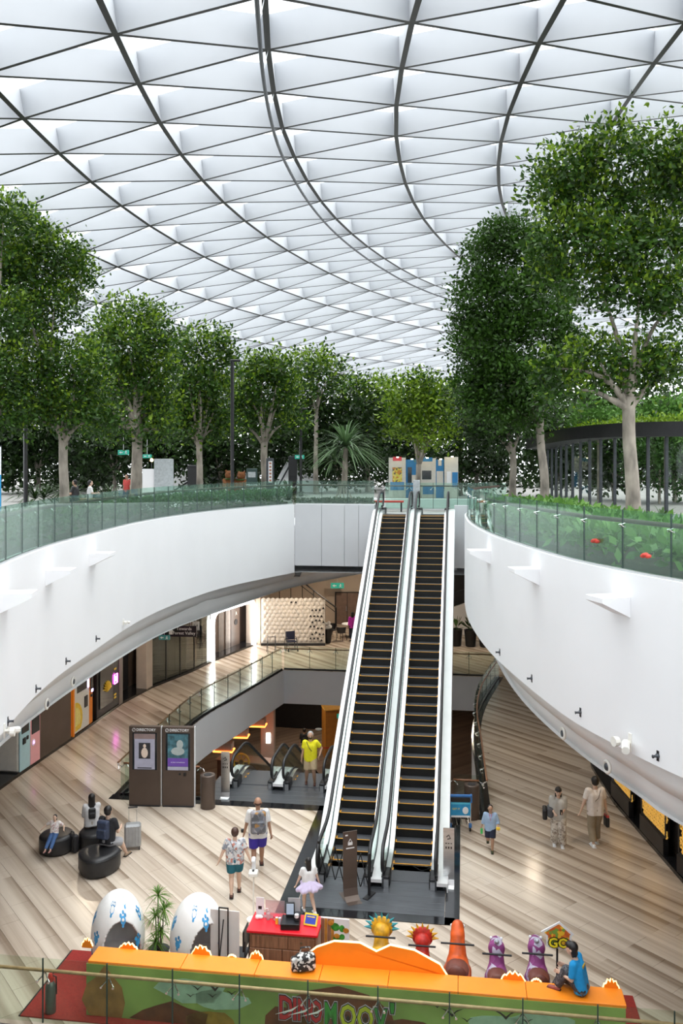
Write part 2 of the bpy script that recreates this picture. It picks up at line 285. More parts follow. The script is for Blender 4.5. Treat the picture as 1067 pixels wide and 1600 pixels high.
ROOF = """-1861,-2278,573;-2017,-1842,694;-2167,-1402,805;-2313,-958,906;-2454,-512,999;-2588,-62,1081;-2714,389,1154;-2829,843,1216;-2931,1296,1267;-3017,1749,1306;-3085,2199,1334;-3133,2645,1352;-3159,3086,1360;-3164,3519,1362;-3147,3944,1359;-3110,4357,1355;-3056,4758,1351;-2989,5145,1349;-2916,5518,1350;-2844,5876,1354;-2776,6220,1362;-2715,6551,1372;-2659,6872,1385;-2597,7185,1401;-2520,7495,1420;-2415,7803,1443;-2274,8113,1469;-2090,8426,1497;-1868,8744,1526;-1613,9069,1556;-1332,9400,1584;-1031,9739,1611
-1597,-1964,735;-1750,-1519,857;-1896,-1073,969;-2036,-626,1072;-2168,-179,1165;-2293,269,1247;-2408,716,1319;-2513,1161,1380;-2603,1604,1430;-2678,2044,1468;-2735,2480,1495;-2771,2910,1511;-2785,3335,1518;-2778,3753,1520;-2748,4161,1519;-2700,4560,1517;-2635,4947,1517;-2556,5322,1518;-2470,5685,1522;-2381,6034,1526;-2294,6370,1533;-2211,6695,1542;-2129,7009,1553;-2040,7315,1566;-1931,7619,1582;-1788,7922,1600;-1609,8230,1621;-1395,8543,1644;-1152,8863,1668;-889,9192,1690;-615,9529,1710;-337,9876,1727
-1341,-1653,884;-1489,-1202,1008;-1629,-752,1122;-1761,-304,1225;-1884,142,1318;-1998,585,1400;-2103,1024,1470;-2196,1460,1530;-2275,1891,1578;-2338,2318,1614;-2382,2739,1639;-2406,3156,1654;-2407,3566,1661;-2385,3969,1663;-2343,4364,1665;-2282,4749,1667;-2204,5125,1670;-2111,5489,1673;-2009,5843,1678;-1902,6184,1682;-1795,6513,1688;-1691,6830,1696;-1585,7137,1706;-1468,7438,1716;-1323,7737,1728;-1145,8039,1743;-936,8346,1759;-701,8661,1777;-450,8986,1794;-191,9321,1809;69,9665,1820;322,10021,1827
-1092,-1344,1022;-1234,-890,1147;-1366,-439,1261;-1488,7,1365;-1600,449,1457;-1703,885,1537;-1796,1316,1607;-1878,1740,1665;-1945,2159,1711;-1995,2572,1745;-2026,2980,1767;-2035,3382,1781;-2022,3779,1788;-1986,4169,1793;-1930,4551,1797;-1856,4925,1803;-1764,5291,1808;-1656,5647,1814;-1537,5993,1818;-1411,6327,1823;-1284,6649,1829;-1158,6959,1836;-1028,7259,1844;-878,7556,1852;-698,7852,1860;-489,8154,1871;-259,8463,1883;-16,8782,1895;233,9113,1905;480,9455,1912;720,9808,1914;948,10172,1911
-851,-1040,1148;-984,-584,1274;-1106,-135,1388;-1216,307,1491;-1317,743,1582;-1407,1170,1661;-1488,1590,1728;-1557,2002,1784;-1611,2407,1827;-1647,2807,1859;-1663,3201,1880;-1657,3590,1893;-1628,3975,1901;-1579,4353,1909;-1509,4725,1917;-1422,5089,1926;-1316,5446,1933;-1193,5795,1939;-1058,6134,1943;-914,6461,1948;-766,6776,1955;-617,7080,1962;-459,7376,1969;-272,7669,1973;-58,7965,1979;172,8268,1986;411,8581,1993;652,8906,1999;889,9244,2001;1119,9594,1998;1338,9956,1991;1541,10330,1978
-618,-739,1263;-740,-285,1389;-849,160,1503;-946,596,1604;-1032,1022,1693;-1109,1439,1769;-1176,1846,1834;-1232,2244,1886;-1271,2636,1927;-1291,3023,1956;-1291,3404,1976;-1269,3782,1990;-1226,4155,2001;-1162,4523,2012;-1080,4884,2023;-979,5240,2033;-862,5590,2041;-727,5933,2047;-578,6265,2053;-418,6586,2060;-250,6896,2068;-74,7194,2074;123,7487,2079;344,7779,2082;582,8076,2084;822,8382,2087;1057,8701,2088;1288,9033,2085;1510,9379,2079;1722,9737,2068;1921,10109,2051;2103,10493,2029
-392,-444,1366;-500,6,1492;-594,444,1604;-675,871,1703;-746,1286,1790;-807,1690,1863;-860,2083,1924;-900,2467,1972;-922,2847,2008;-925,3221,2035;-907,3591,2055;-870,3957,2072;-812,4320,2087;-735,4678,2100;-640,5032,2112;-529,5381,2122;-404,5724,2131;-262,6060,2138;-104,6386,2147;68,6701,2157;254,7005,2166;458,7301,2172;688,7592,2175;939,7885,2175;1191,8185,2174;1434,8497,2171;1666,8822,2165;1886,9162,2154;2094,9515,2140;2290,9883,2120;2471,10263,2094;2634,10657,2062
-172,-156,1459;-264,287,1583;-340,715,1693;-403,1130,1790;-454,1532,1873;-498,1921,1942;-535,2300,1998;-557,2672,2040;-559,3040,2072;-542,3403,2099;-508,3763,2120;-455,4119,2138;-384,4472,2154;-296,4821,2168;-193,5167,2181;-75,5509,2192;57,5846,2202;205,6175,2212;370,6495,2224;552,6804,2236;757,7105,2246;991,7398,2252;1247,7690,2253;1512,7986,2251;1769,8291,2246;2011,8609,2237;2237,8942,2223;2448,9289,2205;2644,9651,2182;2825,10028,2153;2991,10418,2118;3138,10821,2078
42,124,1540;-29,555,1662;-84,972,1769;-125,1373,1862;-155,1759,1941;-180,2132,2008;-194,2498,2058;-194,2860,2095;-174,3217,2125;-140,3570,2150;-92,3919,2172;-27,4265,2190;55,4609,2206;151,4950,2221;261,5288,2234;385,5623,2245;521,5953,2258;675,6275,2271;849,6589,2286;1047,6894,2300;1275,7191,2310;1528,7484,2315;1797,7779,2314;2065,8080,2309;2320,8392,2299;2558,8718,2284;2778,9059,2264;2980,9414,2238;3165,9785,2206;3333,10170,2169;3484,10570,2125;3617,10982,2074
255,390,1610;209,809,1728;179,1211,1832;163,1597,1920;159,1969,1992;161,2329,2052;169,2683,2098;190,3033,2134;226,3379,2163;273,3721,2188;335,4059,2210;412,4396,2228;503,4730,2245;607,5063,2260;723,5394,2272;849,5722,2286;990,6044,2302;1152,6360,2319;1339,6668,2335;1555,6969,2349;1799,7265,2358;2063,7560,2362;2334,7859,2359;2599,8166,2350;2850,8486,2334;3081,8821,2313;3293,9170,2286;3486,9535,2252;3660,9915,2212;3817,10309,2165;3955,10717,2112;4075,11139,2051
473,641,1669;455,1044,1783;453,1431,1882;465,1801,1966;489,2157,2036;516,2505,2090;545,2847,2134;583,3186,2170;633,3521,2199;695,3852,2222;770,4181,2242;858,4507,2260;957,4834,2274;1065,5159,2288;1184,5483,2302;1315,5803,2318;1465,6118,2336;1638,6427,2354;1840,6731,2371;2070,7029,2384;2323,7325,2392;2590,7624,2393;2858,7929,2387;3117,8245,2373;3360,8573,2353;3584,8917,2325;3787,9275,2290;3971,9649,2248;4135,10039,2199;4281,10442,2142;4407,10859,2079;4514,11290,2008
703,871,1716;717,1258,1826;744,1628,1921;784,1984,2000;835,2326,2064;882,2662,2115;928,2994,2160;984,3320,2196;1051,3643,2224;1126,3963,2246;1212,4282,2264;1308,4601,2280;1412,4919,2293;1524,5236,2307;1647,5552,2323;1786,5865,2340;1946,6174,2360;2132,6477,2379;2346,6777,2395;2585,7075,2407;2842,7374,2412;3107,7678,2410;3369,7990,2399;3620,8314,2381;3855,8652,2354;4070,9005,2319;4264,9374,2276;4438,9757,2225;4593,10156,2166;4728,10569,2100;4843,10995,2026;4938,11434,1944
955,1077,1751;1002,1447,1855;1060,1801,1945;1128,2142,2019;1197,2474,2080;1262,2798,2132;1328,3117,2176;1400,3432,2211;1479,3744,2238;1566,4054,2259;1660,4364,2276;1760,4674,2290;1867,4984,2303;1984,5294,2317;2114,5602,2334;2261,5908,2353;2433,6210,2373;2630,6510,2391;2852,6809,2406;3095,7108,2416;3352,7411,2418;3612,7721,2412;3866,8042,2396;4109,8375,2372;4335,8723,2338;4541,9086,2296;4726,9465,2244;4891,9859,2184;5035,10267,2115;5160,10688,2038;5263,11123,1952;5347,11570,1858
1236,1257,1771;1317,1610,1870;1404,1949,1955;1494,2278,2027;1579,2597,2087;1661,2910,2139;1744,3218,2182;1829,3521,2215;1919,3823,2241;2012,4123,2260;2110,4424,2275;2214,4726,2289;2324,5028,2302;2446,5330,2318;2583,5631,2336;2740,5930,2355;2921,6229,2375;3127,6526,2392;3354,6825,2405;3598,7127,2412;3850,7436,2410;4104,7754,2399;4351,8083,2378;4585,8427,2347;4801,8786,2306;4999,9160,2255;5175,9549,2194;5330,9953,2124;5464,10370,2044;5578,10801,1955;5670,11243,1857;5742,11698,1751
1554,1408,1776;1665,1746,1870;1775,2073,1953;1883,2389,2023;1984,2697,2084;2082,2998,2135;2177,3295,2177;2271,3588,2208;2367,3879,2232;2464,4171,2250;2564,4463,2264;2669,4756,2278;2783,5050,2292;2911,5345,2308;3055,5639,2327;3221,5933,2346;3410,6228,2365;3620,6525,2381;3848,6826,2391;4089,7133,2395;4337,7449,2389;4583,7776,2373;4822,8116,2346;5047,8471,2307;5255,8841,2258;5444,9226,2197;5611,9626,2126;5756,10040,2044;5880,10467,1953;5983,10906,1852;6064,11356,1741;6125,11818,1621
1908,1532,1766;2044,1857,1857;2173,2172,1939;2296,2477,2010;2412,2774,2071;2522,3063,2121;2625,3348,2161;2725,3631,2191;2822,3913,2213;2919,4196,2230;3019,4479,2243;3126,4764,2256;3244,5050,2271;3378,5337,2288;3530,5625,2306;3702,5916,2325;3895,6209,2343;4106,6508,2358;4331,6813,2366;4567,7128,2365;4808,7452,2355;5047,7790,2333;5279,8141,2299;5497,8508,2252;5698,8889,2193;5877,9286,2122;6035,9697,2040;6171,10121,1946;6284,10557,1843;6375,11004,1728;6445,11462,1604;6494,11930,1469"""

# ------------------------------------------------------------------ plan curves of the building
LF = sm([(-4.3,7,0),(-5.2,11,0),(-5.87,15.04,0),(-6.2,18.4,0),(-6.18,21.3,0),(-5.98,25.9,0),(-5.35,29.5,0),(-4.2,33.1,0),(-2.0,37.1,0)], 60)
L2 = sm([(-5.0,8,0),(-6.35,15.5,0),(-6.65,19.5,0),(-6.3,25.6,0),(-5.6,30,0),(-4.7,33.4,0),(-2.06,39.2,0)], 60)
L2b = sm([(-4.7,33.4,0),(-2.06,39.2,0),(.37,43.9,0),(3.5,48.5,0)], 60)[24:]
L3 = sm([(-5.4,8,0),(-6.7,15.5,0),(-6.95,19.5,0),(-6.5,26.0,0),(-5.75,30.5,0),(-3.7,36.6,0),(-2.1,40.5,0),(1.2,45.4,0),(4.5,50,0)], 90)
RF = sm([(8.5,6,0),(6.6,9.5,0),(5.08,12.97,0),(4.55,14.5,0),(4.12,16.3,0),(3.76,19.9,0),(3.66,22.3,0),(3.74,25.3,0),(3.98,28.0,0),(4.35,30.6,0),(5.0,32.9,0),(5.8,34.6,0),(6.4,35.9,0)], 70)
R2 = sm([(8.65,6.3,0),(6.75,9.9,0),(5.25,13.3,0),(4.85,14.9,0),(4.45,16.8,0),(4.15,19.5,0),(4.05,22,0),(4.15,25,0),(4.45,28.2,0),(4.95,31.2,0),(5.8,33.6,0),(6.6,35.2,0),(7.4,36.8,0)], 70)
R3 = sm([(8.85,6.6,0),(6.95,10.2,0),(5.45,13.8,0),(5.12,15.3,0),(4.77,17.0,0),(4.5,19.2,0),(4.38,21.5,0),(4.45,24.3,0),(4.75,28,0),(5.3,31,0),(6.3,34,0),(7.4,36.4,0),(8.5,38.4,0)], 70)
def zz(P, z): return [Vector((p.x, p.y, z)) for p in P]
def offs(P, d):                          # offset a plan polyline to its left by d
    r = []
    for i in range(len(P)):
        t = (P[min(i+1, len(P)-1)]-P[max(i-1, 0)]).normalized(); r.append(P[i]+Vector((-t.y, t.x, 0))*d)
    return r
def fill(loops, z, flip=False):
    bm = bmesh.new(); es = []
    for lp in loops:
        vs = [bm.verts.new((p[0], p[1], z)) for p in lp]
        es += [bm.edges.new((vs[i], vs[(i+1) % len(vs)])) for i in range(len(vs))]
    bmesh.ops.triangle_fill(bm, use_beauty=True, use_dissolve=False, edges=es, normal=(0, 0, 1))
    bmesh.ops.recalc_face_normals(bm, faces=bm.faces)
    me = bpy.data.meshes.new('fill'); bm.to_mesh(me); bm.free(); return me

# fascia of the upper floor, left
wl = sroot('wall_left', 'tall curved white parapet wall under the upper garden, left of the escalators')
m = MB()
LI = offs(LF, .28)
for a, b in ((zz(LF, 8.2), zz(LF, 5.3)), (zz(LF, 5.3), zz(L2, 5.29)), (zz(LI, 8.2), zz(LF, 8.2)), (zz(LI, 7.8), zz(LI, 8.2))): m.loft([a, b])
m.build('fascia', WHITE, wl, True)
m = MB(); m.loft([zz(L2, 5.28), zz(offs(L2, .03), 5.0), zz(offs(L2, .14), 4.75), zz(offs(L2, .6), 4.75)]); m.loft([zz(L2b, 5.6), zz(offs(L2b, .03), 5.0), zz(offs(L2b, .14), 4.75), zz(offs(L2b, .6), 4.75)])
m.build('cove_band', CEILW, wl, True)
m = MB(); m.loft([zz(L3, 4.8), zz(offs(L3, .03), 4.5), zz(offs(L3, .1), 4.2), zz(offs(L3, .7), 4.2)]); m.build('cove_band', CEILW, wl, True)
# right
wr = sroot('wall_right', 'tall curved white parapet wall of the upper garden, right of the escalators')
m = MB()
RI = offs(RF, -.28)
for a, b in ((zz(RF, 8.2), zz(RF, 5.3)), (zz(RF, 5.3), zz(R2, 5.29)), (zz(RI, 8.2), zz(RF, 8.2)), (zz(RI, 7.8), zz(RI, 8.2))): m.loft([b, a])
m.build('fascia', WHITE, wr, True)
R2o = offs(R2, -.1); m = MB(); m.loft([zz(R2, 5.3), zz(R2, 5.0), zz(R2o, 4.75), zz(offs(R2, -.6), 4.75)][::-1]); m.build('cove_band', CEILW, wr, True)
m = MB(); m.loft([zz(R3, 4.8), zz(R3, 4.5), zz(offs(R3, -.1), 4.2), zz(offs(R3, -.7), 4.2)][::-1]); m.build('cove_band', CEILW, wr, True)
# flat grey wall facing us at the far end of the well, made of panels
wf = sroot('wall_far', 'flat grey panelled wall at the far end beside the escalator tops')
SW = 36.46
tl = [-7.14, -5.98, -5.0, -4.4, -3.72]
for a, b in zip(tl, tl[1:]):
    m = MB(); m.box(((a+b)/2+.0, SW+.13, 6.9), (b-a-.012, .26, 2.6), .006); m.build('wall_panel', GREYP, wf, rz=-TH)
m = MB(); m.box((-5.43, SW+.2, 6.88), (3.42, .2, 2.63)); m.build('wall_core', DKGREY, wf, rz=-TH)
m = MB(); m.box((.5, SW+.15, 6.9), (1.8, .3, 2.6), .006); m.build('wall_panel', GREYP, wf, rz=-TH)
m = MB(); m.box((-2.0, SW+.6, 6.5), (3.4, .3, 2.1)); m.build('wall_core', GREYP, wf, rz=-TH)
m = MB(); m.add([ef(SW+.05, -7.3, 5.32), ef(SW+.05, 1.6, 5.32), ef(50, 1.6, 5.32), ef(50, -9, 5.32)], [(0, 1, 2, 3)]); struct(m.build('ceiling', CEILW))

# upper deck and the ceiling under it
dk = [(p.x, p.y) for p in LF]+[tuple(ef(SW+.02, -3.9).xy), tuple(ef(SW+.02, .5).xy)]+[(p.x, p.y) for p in RF[::-1]]+[(60, 6), (60, 125), (-60, 125), (-60, 7)]
struct(link('floor', fill([dk], 7.8), pm('garden_paving', (.27, .265, .25), .7, var=.12, scale=3)), 'pale paved upper garden deck')
cl = [(p.x, p.y) for p in L3]+[(p.x, p.y) for p in R3[::-1]]+[(60, 6), (60, 80), (-60, 80), (-60, 8)]
struct(link('ceiling', fill([cl], 4.21), CEILW), 'white ceiling of the lower hall')
m = MB(); m.box((0, -15.5, 7.6), (80, 33, .4)); struct(m.build('floor', MC['garden_paving']), 'deck behind the viewpoint')

# ------------------------------------------------------------------ main hall floor with its well
HL = [ef(25, -10.1), Vector((-6.15, 29.5, 0)), Vector((-5.5, 33.9, 0)), Vector((-4.4, 37.2, 0)), Vector((-2.78, 42, 0))]
HR = [ef(25, .45), Vector((4.35, 28.3, 0)), Vector((4.78, 32, 0)), Vector((5.6, 35.7, 0)), ef(41.2, 1.5)]
HLs = sm(HL, 40); HRs = sm(HR, 40)
holes = [[HLs[i], HRs[i], HRs[i+1], HLs[i+1]] for i in range(0, 39)]
def clip(poly, p, n):
    out = []
    for i in range(len(poly)):
        a = poly[i]; b = poly[(i+1) % len(poly)]; da = (a-p).dot(n); db = (b-p).dot(n)
        if da >= 0: out.append(a)
        if (da >= 0) != (db >= 0): out.append(a.lerp(b, da/(da-db)))
    return out
HOLE = [Vector((p.x, p.y)) for p in HLs]+[Vector((p.x, p.y)) for p in HRs[::-1]]
def inside(p, poly):
    c = False; n = len(poly)
    for i in range(n):
        a = poly[i]; b = poly[i-1]
        if (a.y > p.y) != (b.y > p.y) and p.x < (b.x-a.x)*(p.y-a.y)/(b.y-a.y)+a.x: c = not c
    return c
WLP = [(-9.4,8),(-10.3,14),(-10.75,20),(-10.72,24),(-10.3,27.4),(-9.7,31.3),(-9.05,36),(-8.35,38.6),(-7.1,41.5),(-6.35,43.8),(-4.8,47.4),(-4.4,48.3)]
WRP = [(11.5,8),(9.6,13),(8.55,17.5),(8.1,20.7),(7.96,25.5),(8.16,28.5),(8.9,32),(10.4,36),(12.5,42),(14,50)]
def wx(P, y):
    for (x0, y0), (x1, y1) in zip(P, P[1:]):
        if y <= y1: return x0+(x1-x0)*(y-y0)/(y1-y0)
    return P[-1][0]
fr = sroot('floor', 'wood-look striped tile floor of the main hall')
PLK, PWD = 1.8, .45
da = Vector((-math.sin(math.radians(37)), math.cos(math.radians(37)))); db = Vector((da.y, -da.x))
pieces = []
for ib in range(-60, 100):
    for ia in range(-20, 50):
        off = (ib*7 % 5)/5
        c0 = db*(ib*PWD)+da*((ia+off)*PLK); q = [c0+db*.003+da*.003, c0+db*(PWD-.003)+da*.003, c0+db*(PWD-.003)+da*(PLK-.003), c0+db*.003+da*(PLK-.003)]
        ce = (q[0]+q[2])/2
        if not (13 < ce.y < 60) or ce.x < wx(WLP, ce.y)-1.8 or ce.x > wx(WRP, ce.y)+1.8: continue
        nf = Vector((math.sin(TH), math.cos(TH))); q2 = clip(q, Vector(ef(14.55, 0).xy), nf)
        if len(q2) < 3: continue
        full = len(q2) == 4 and all((a-b).length < 1e-6 for a, b in zip(q, q2))
        polys = [q2]
        if any(inside(p, HOLE) for p in q+[ce]+[(q[i]+q[(i+1) % 4])/2 for i in range(4)]):
            full = False
            for h in holes:
                hv = [Vector((p.x, p.y)) for p in h]; new = []
                if max(p.y for p in hv) < min(p.y for p in q)-.1 or min(p.y for p in hv) > max(p.y for p in q)+.1: continue
                for pl in polys:
                    rest = pl
                    for k in range(4):
                        a, b = hv[k], hv[(k+1) % 4]; n = Vector(((b-a).y, -(b-a).x))
                        if n.length < 1e-6: continue
                        n.normalize()
                        o = clip(rest, a, n)
                        if len(o) > 2: new.append(o)
                        rest = clip(rest, a, -n)
                        if len(rest) < 3: break
                polys = new
        if polys: pieces.append((full, c0, polys, ce))
def seen(ce):
    u = 533.5+ce.x/ce.y*F; v = HZ+10*F/ce.y; return -20 < u < 1090 and v < 1610
pieces.sort(key=lambda p: (not seen(p[3]), p[3].y))
def plank(mb, o, polys):
    for pl in polys:
        if abs(sum(pl[i].x*pl[i-1].y-pl[i-1].x*pl[i].y for i in range(len(pl)))) < .01: continue
        n = len(pl); vs = [(p.x-o.x, p.y-o.y, 0) for p in pl]+[(p.x-o.x, p.y-o.y, -.03) for p in pl]
        mb.add(vs, [tuple(range(n)), tuple(range(n, 2*n))[::-1]]+[(i, n+i, n+(i+1) % n, (i+1) % n) for i in range(n)])
shared = None; rest = MB(); cnt = 0
for full, c0, polys, ce in pieces:
    if cnt < 300:
        cnt += 1
        if full:
            if shared is None: b = MB(); plank(b, c0, polys); shared = b.mesh('floor_plank')
            link('floor_plank', shared, FLOOR, fr, (c0.x, c0.y, 0))
        else:
            b = MB(); plank(b, c0, polys); b.build('floor_plank', FLOOR, fr, loc=(c0.x, c0.y, 0))
    else: plank(rest, Vector((0, 0)), polys)
tag(rest.build('far_planks', FLOOR, fr), kind='stuff')
ho = [(p.x, p.y) for p in HLs]+[(p.x, p.y) for p in HRs[::-1]]
out = [tuple(ef(14.55, -26).xy), tuple(ef(14.55, 24).xy), (30, 62), (-30, 62)]
link('screed', fill([out, ho], -.03), pm('grey_screed', (.18, .16, .15), .8), fr)
# slab edges of the well: white upstand faces
wl3 = sroot('wall_well', 'white slab edge around the opening to the floor below')
m = MB(); m.loft([zz(HLs, -.02), zz(HLs, -1.63)][::-1]); m.loft([zz(HRs, -.02), zz(HRs, -1.63)])
m.build('slab_edge', WHITE, wl3, True)
m = MB(); m.add([HLs[-1]+Vector((0, 0, -.02)), HRs[-1]+Vector((0, 0, -.02)), HRs[-1]+Vector((0, 0, -1.63)), HLs[-1]+Vector((0, 0, -1.63))], [(3, 2, 1, 0)])
m.add([HLs[0]+Vector((0, 0, -.02)), HRs[0]+Vector((0, 0, -.02)), HRs[0]+Vector((0, 0, -1.63)), HLs[0]+Vector((0, 0, -1.63))], [(0, 1, 2, 3)])
m.add([ef(14.55, -26), ef(14.55, 24), ef(14.55, 24, -1.63), ef(14.55, -26, -1.63)], [(3, 2, 1, 0)])
m.build('slab_edge', GREYP, wl3)
struct(link('ceiling', fill([out, ho], -1.63), CEILW), 'ceiling of the floor below')
# granite borders around the well
gb = sroot('trim_1', 'polished black granite border around the well')
for P, d in ((HLs, .32), (HRs, -.32)):
    Q = offs(P, d); m = MB(); m.loft([zz(P, .006), zz(Q, .006)][::(1 if d < 0 else -1)]); m.loft([zz(P, .006), zz(P, -.04)]); m.build('granite_border', GRANITE, gb)
m = MB(); m.add([HLs[-1]+Vector((0, 0, .006)), HRs[-1]+Vector((0, 0, .006)), HRs[-1]+Vector((.04, .32, .006)), HLs[-1]+Vector((.04, .32, .006))], [(0, 1, 2, 3)])
m.build('granite_border', GRANITE, gb)
for s0, s1, t0, t1 in ((24.66, 25.02, -10.45, -3.9), (24.66, 25.02, -.45, .8), (18.95, 19.25, -3.9, -.2), (18.95, 25, -4.15, -3.75), (18.95, 25.0, -.42, -.1)):
    m = MB(); m.box(((t0+t1)/2, (s0+s1)/2, .004), (t1-t0, s1-s0, .02)); m.build('granite_border', GRANITE, gb, rz=-TH)
# floor below
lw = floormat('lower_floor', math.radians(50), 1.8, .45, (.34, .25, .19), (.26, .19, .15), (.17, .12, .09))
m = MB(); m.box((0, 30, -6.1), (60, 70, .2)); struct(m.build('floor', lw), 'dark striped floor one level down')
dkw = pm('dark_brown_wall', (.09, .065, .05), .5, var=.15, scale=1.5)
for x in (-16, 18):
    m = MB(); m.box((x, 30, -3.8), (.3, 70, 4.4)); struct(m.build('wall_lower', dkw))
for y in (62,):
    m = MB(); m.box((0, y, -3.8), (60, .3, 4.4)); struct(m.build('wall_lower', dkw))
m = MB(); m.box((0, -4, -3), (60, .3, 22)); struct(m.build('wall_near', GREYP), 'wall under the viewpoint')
# outer walls of the main hall
def wallstrip(P, d, z0, z1, mat, name, lab=None):
    V = [Vector((x, y, 0)) for x, y in P]; Q = offs(V, d); m = MB(); m.loft([zz(Q, z0), zz(Q, z1)] if d > 0 else [zz(Q, z1), zz(Q, z0)]); return struct(m.build(name, mat), lab)
GLOSSBR = pm('glossy_brown_panel', (.075, .05, .04), .18, var=.15, scale=.8)
wallstrip(WLP, .95, 0, 4.2, GLOSSBR, 'wall_side', 'dark brown glossy shop wall of the lower hall, left')
wallstrip(WRP, -.35, 0, 4.2, pm('dark_shop_wall', (.045, .04, .038), .25, var=.15, scale=.8), 'wall_side', 'dark shop wall of the lower hall, right')
for P, d in ((WLP, 1), (WRP, -1)):
    V = [Vector((x, y, 0)) for x, y in P]; m = MB()
    m.loft([zz(V, 0.0), zz(V, .1), zz(offs(V, .98*d if d > 0 else -.4), .1)][::(-1 if d < 0 else 1)]); struct(m.build('baseboard_side', GRANITE), 'black granite plinth at the foot of the shop wall')

# ------------------------------------------------------------------ lattice roof
G = [[Vector([int(k)/100 for k in q.split(',')]) for q in r.split(';')] for r in ROOF.split('\n')]
NI, NJ = len(G), len(G[0])
FIN = pm('white_fin_paint', (.60, .62, .65), .42, var=.03, scale=.5); FLG = pm('dark_flange_with_shade', (.035, .035, .033), .5, var=.1)  # fin undersides: dark flange finish with underside shade put into the colour
def gn(i, j):
    a = G[min(i+1, NI-1)][j]-G[max(i-1, 0)][j]; b = G[i][min(j+1, NJ-1)]-G[i][max(j-1, 0)]
    n = a.cross(b).normalized(); return n if n.z > 0 else -n
GN = [[gn(i, j) for j in range(NJ)] for i in range(NI)]
FD = .78
rf = sroot('ceiling', 'glazed lattice roof of triangular white fins')
def vis(p):
    if p.y < 1: return 1e6
    u = 533.5+p.x/p.y*F; v = HZ-(p.z-10)/p.y*F
    return p.length if -40 < u < 1110 and -60 < v < 640 else 1e5+p.length
fins = []; panes = []
for i in range(NI):
    for j in range(NJ):
        for di, dj in ((0, 1), (1, 0), (1, -1)):
            if 0 <= i+di < NI and 0 <= j+dj < NJ: fins.append(((i, j), (i+di, j+dj)))
        if i+1 < NI and j+1 < NJ: panes += [((i, j), (i+1, j), (i, j+1)), ((i+1, j), (i+1, j+1), (i, j+1))]
key = lambda L: vis(sum((G[i][j] for i, j in L), Vector((0, 0, 0)))/len(L))
fins.sort(key=key); panes.sort(key=key)
def finm(mb, L, mi, o):
    (i, j), (k, l) = L; a, b = G[i][j], G[k][l]; na, nb = GN[i][j], GN[k][l]; n = (na+nb).normalized(); w = (b-a).normalized().cross(n)*.07
    vs = [a-w, a+w, b-w, b+w, a-w+na*FD, a+w+na*FD, b-w+nb*FD, b+w+nb*FD]
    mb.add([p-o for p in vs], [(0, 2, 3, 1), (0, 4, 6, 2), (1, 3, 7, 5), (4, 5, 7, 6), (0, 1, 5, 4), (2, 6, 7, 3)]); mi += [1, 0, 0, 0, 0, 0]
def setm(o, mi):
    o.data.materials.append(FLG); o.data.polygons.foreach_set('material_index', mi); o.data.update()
R = MB(); ri = []
for n, L in enumerate(fins):
    if n < 300:
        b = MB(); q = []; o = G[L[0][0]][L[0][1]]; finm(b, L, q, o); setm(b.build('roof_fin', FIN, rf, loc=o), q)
    else: finm(R, L, ri, Vector((0, 0, 0)))
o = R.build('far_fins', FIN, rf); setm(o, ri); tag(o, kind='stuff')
R = MB()
for n, L in enumerate(panes):
    P = [G[i][j]+GN[i][j]*(FD+.02) for i, j in L]
    if n < 300: b = MB(); b.add([p-P[0] for p in P], [(0, 1, 2)]); b.build('roof_pane', GLR, rf, loc=P[0])
    else: R.add(P, [(0, 1, 2)])
tag(R.build('far_panes', GLR, rf), kind='stuff')
# maintenance rail hung under one rib
rl = thing('maintenance_rail', 'thin curved steel rail hanging beneath the glass roof', 'rail')
path = sm([G[8][j]+Vector((-.12, 0, -.62)) for j in range(0, NJ-4)], 90)
MB().tube(path, .05, 8).build('rail', DKGREY, rl, True)
for j in range(1, NJ-5):
    MB().tube([G[8][j], G[8][j]+Vector((-.12, 0, -.62))], .012, 5).build('hanger', STEEL, rl)

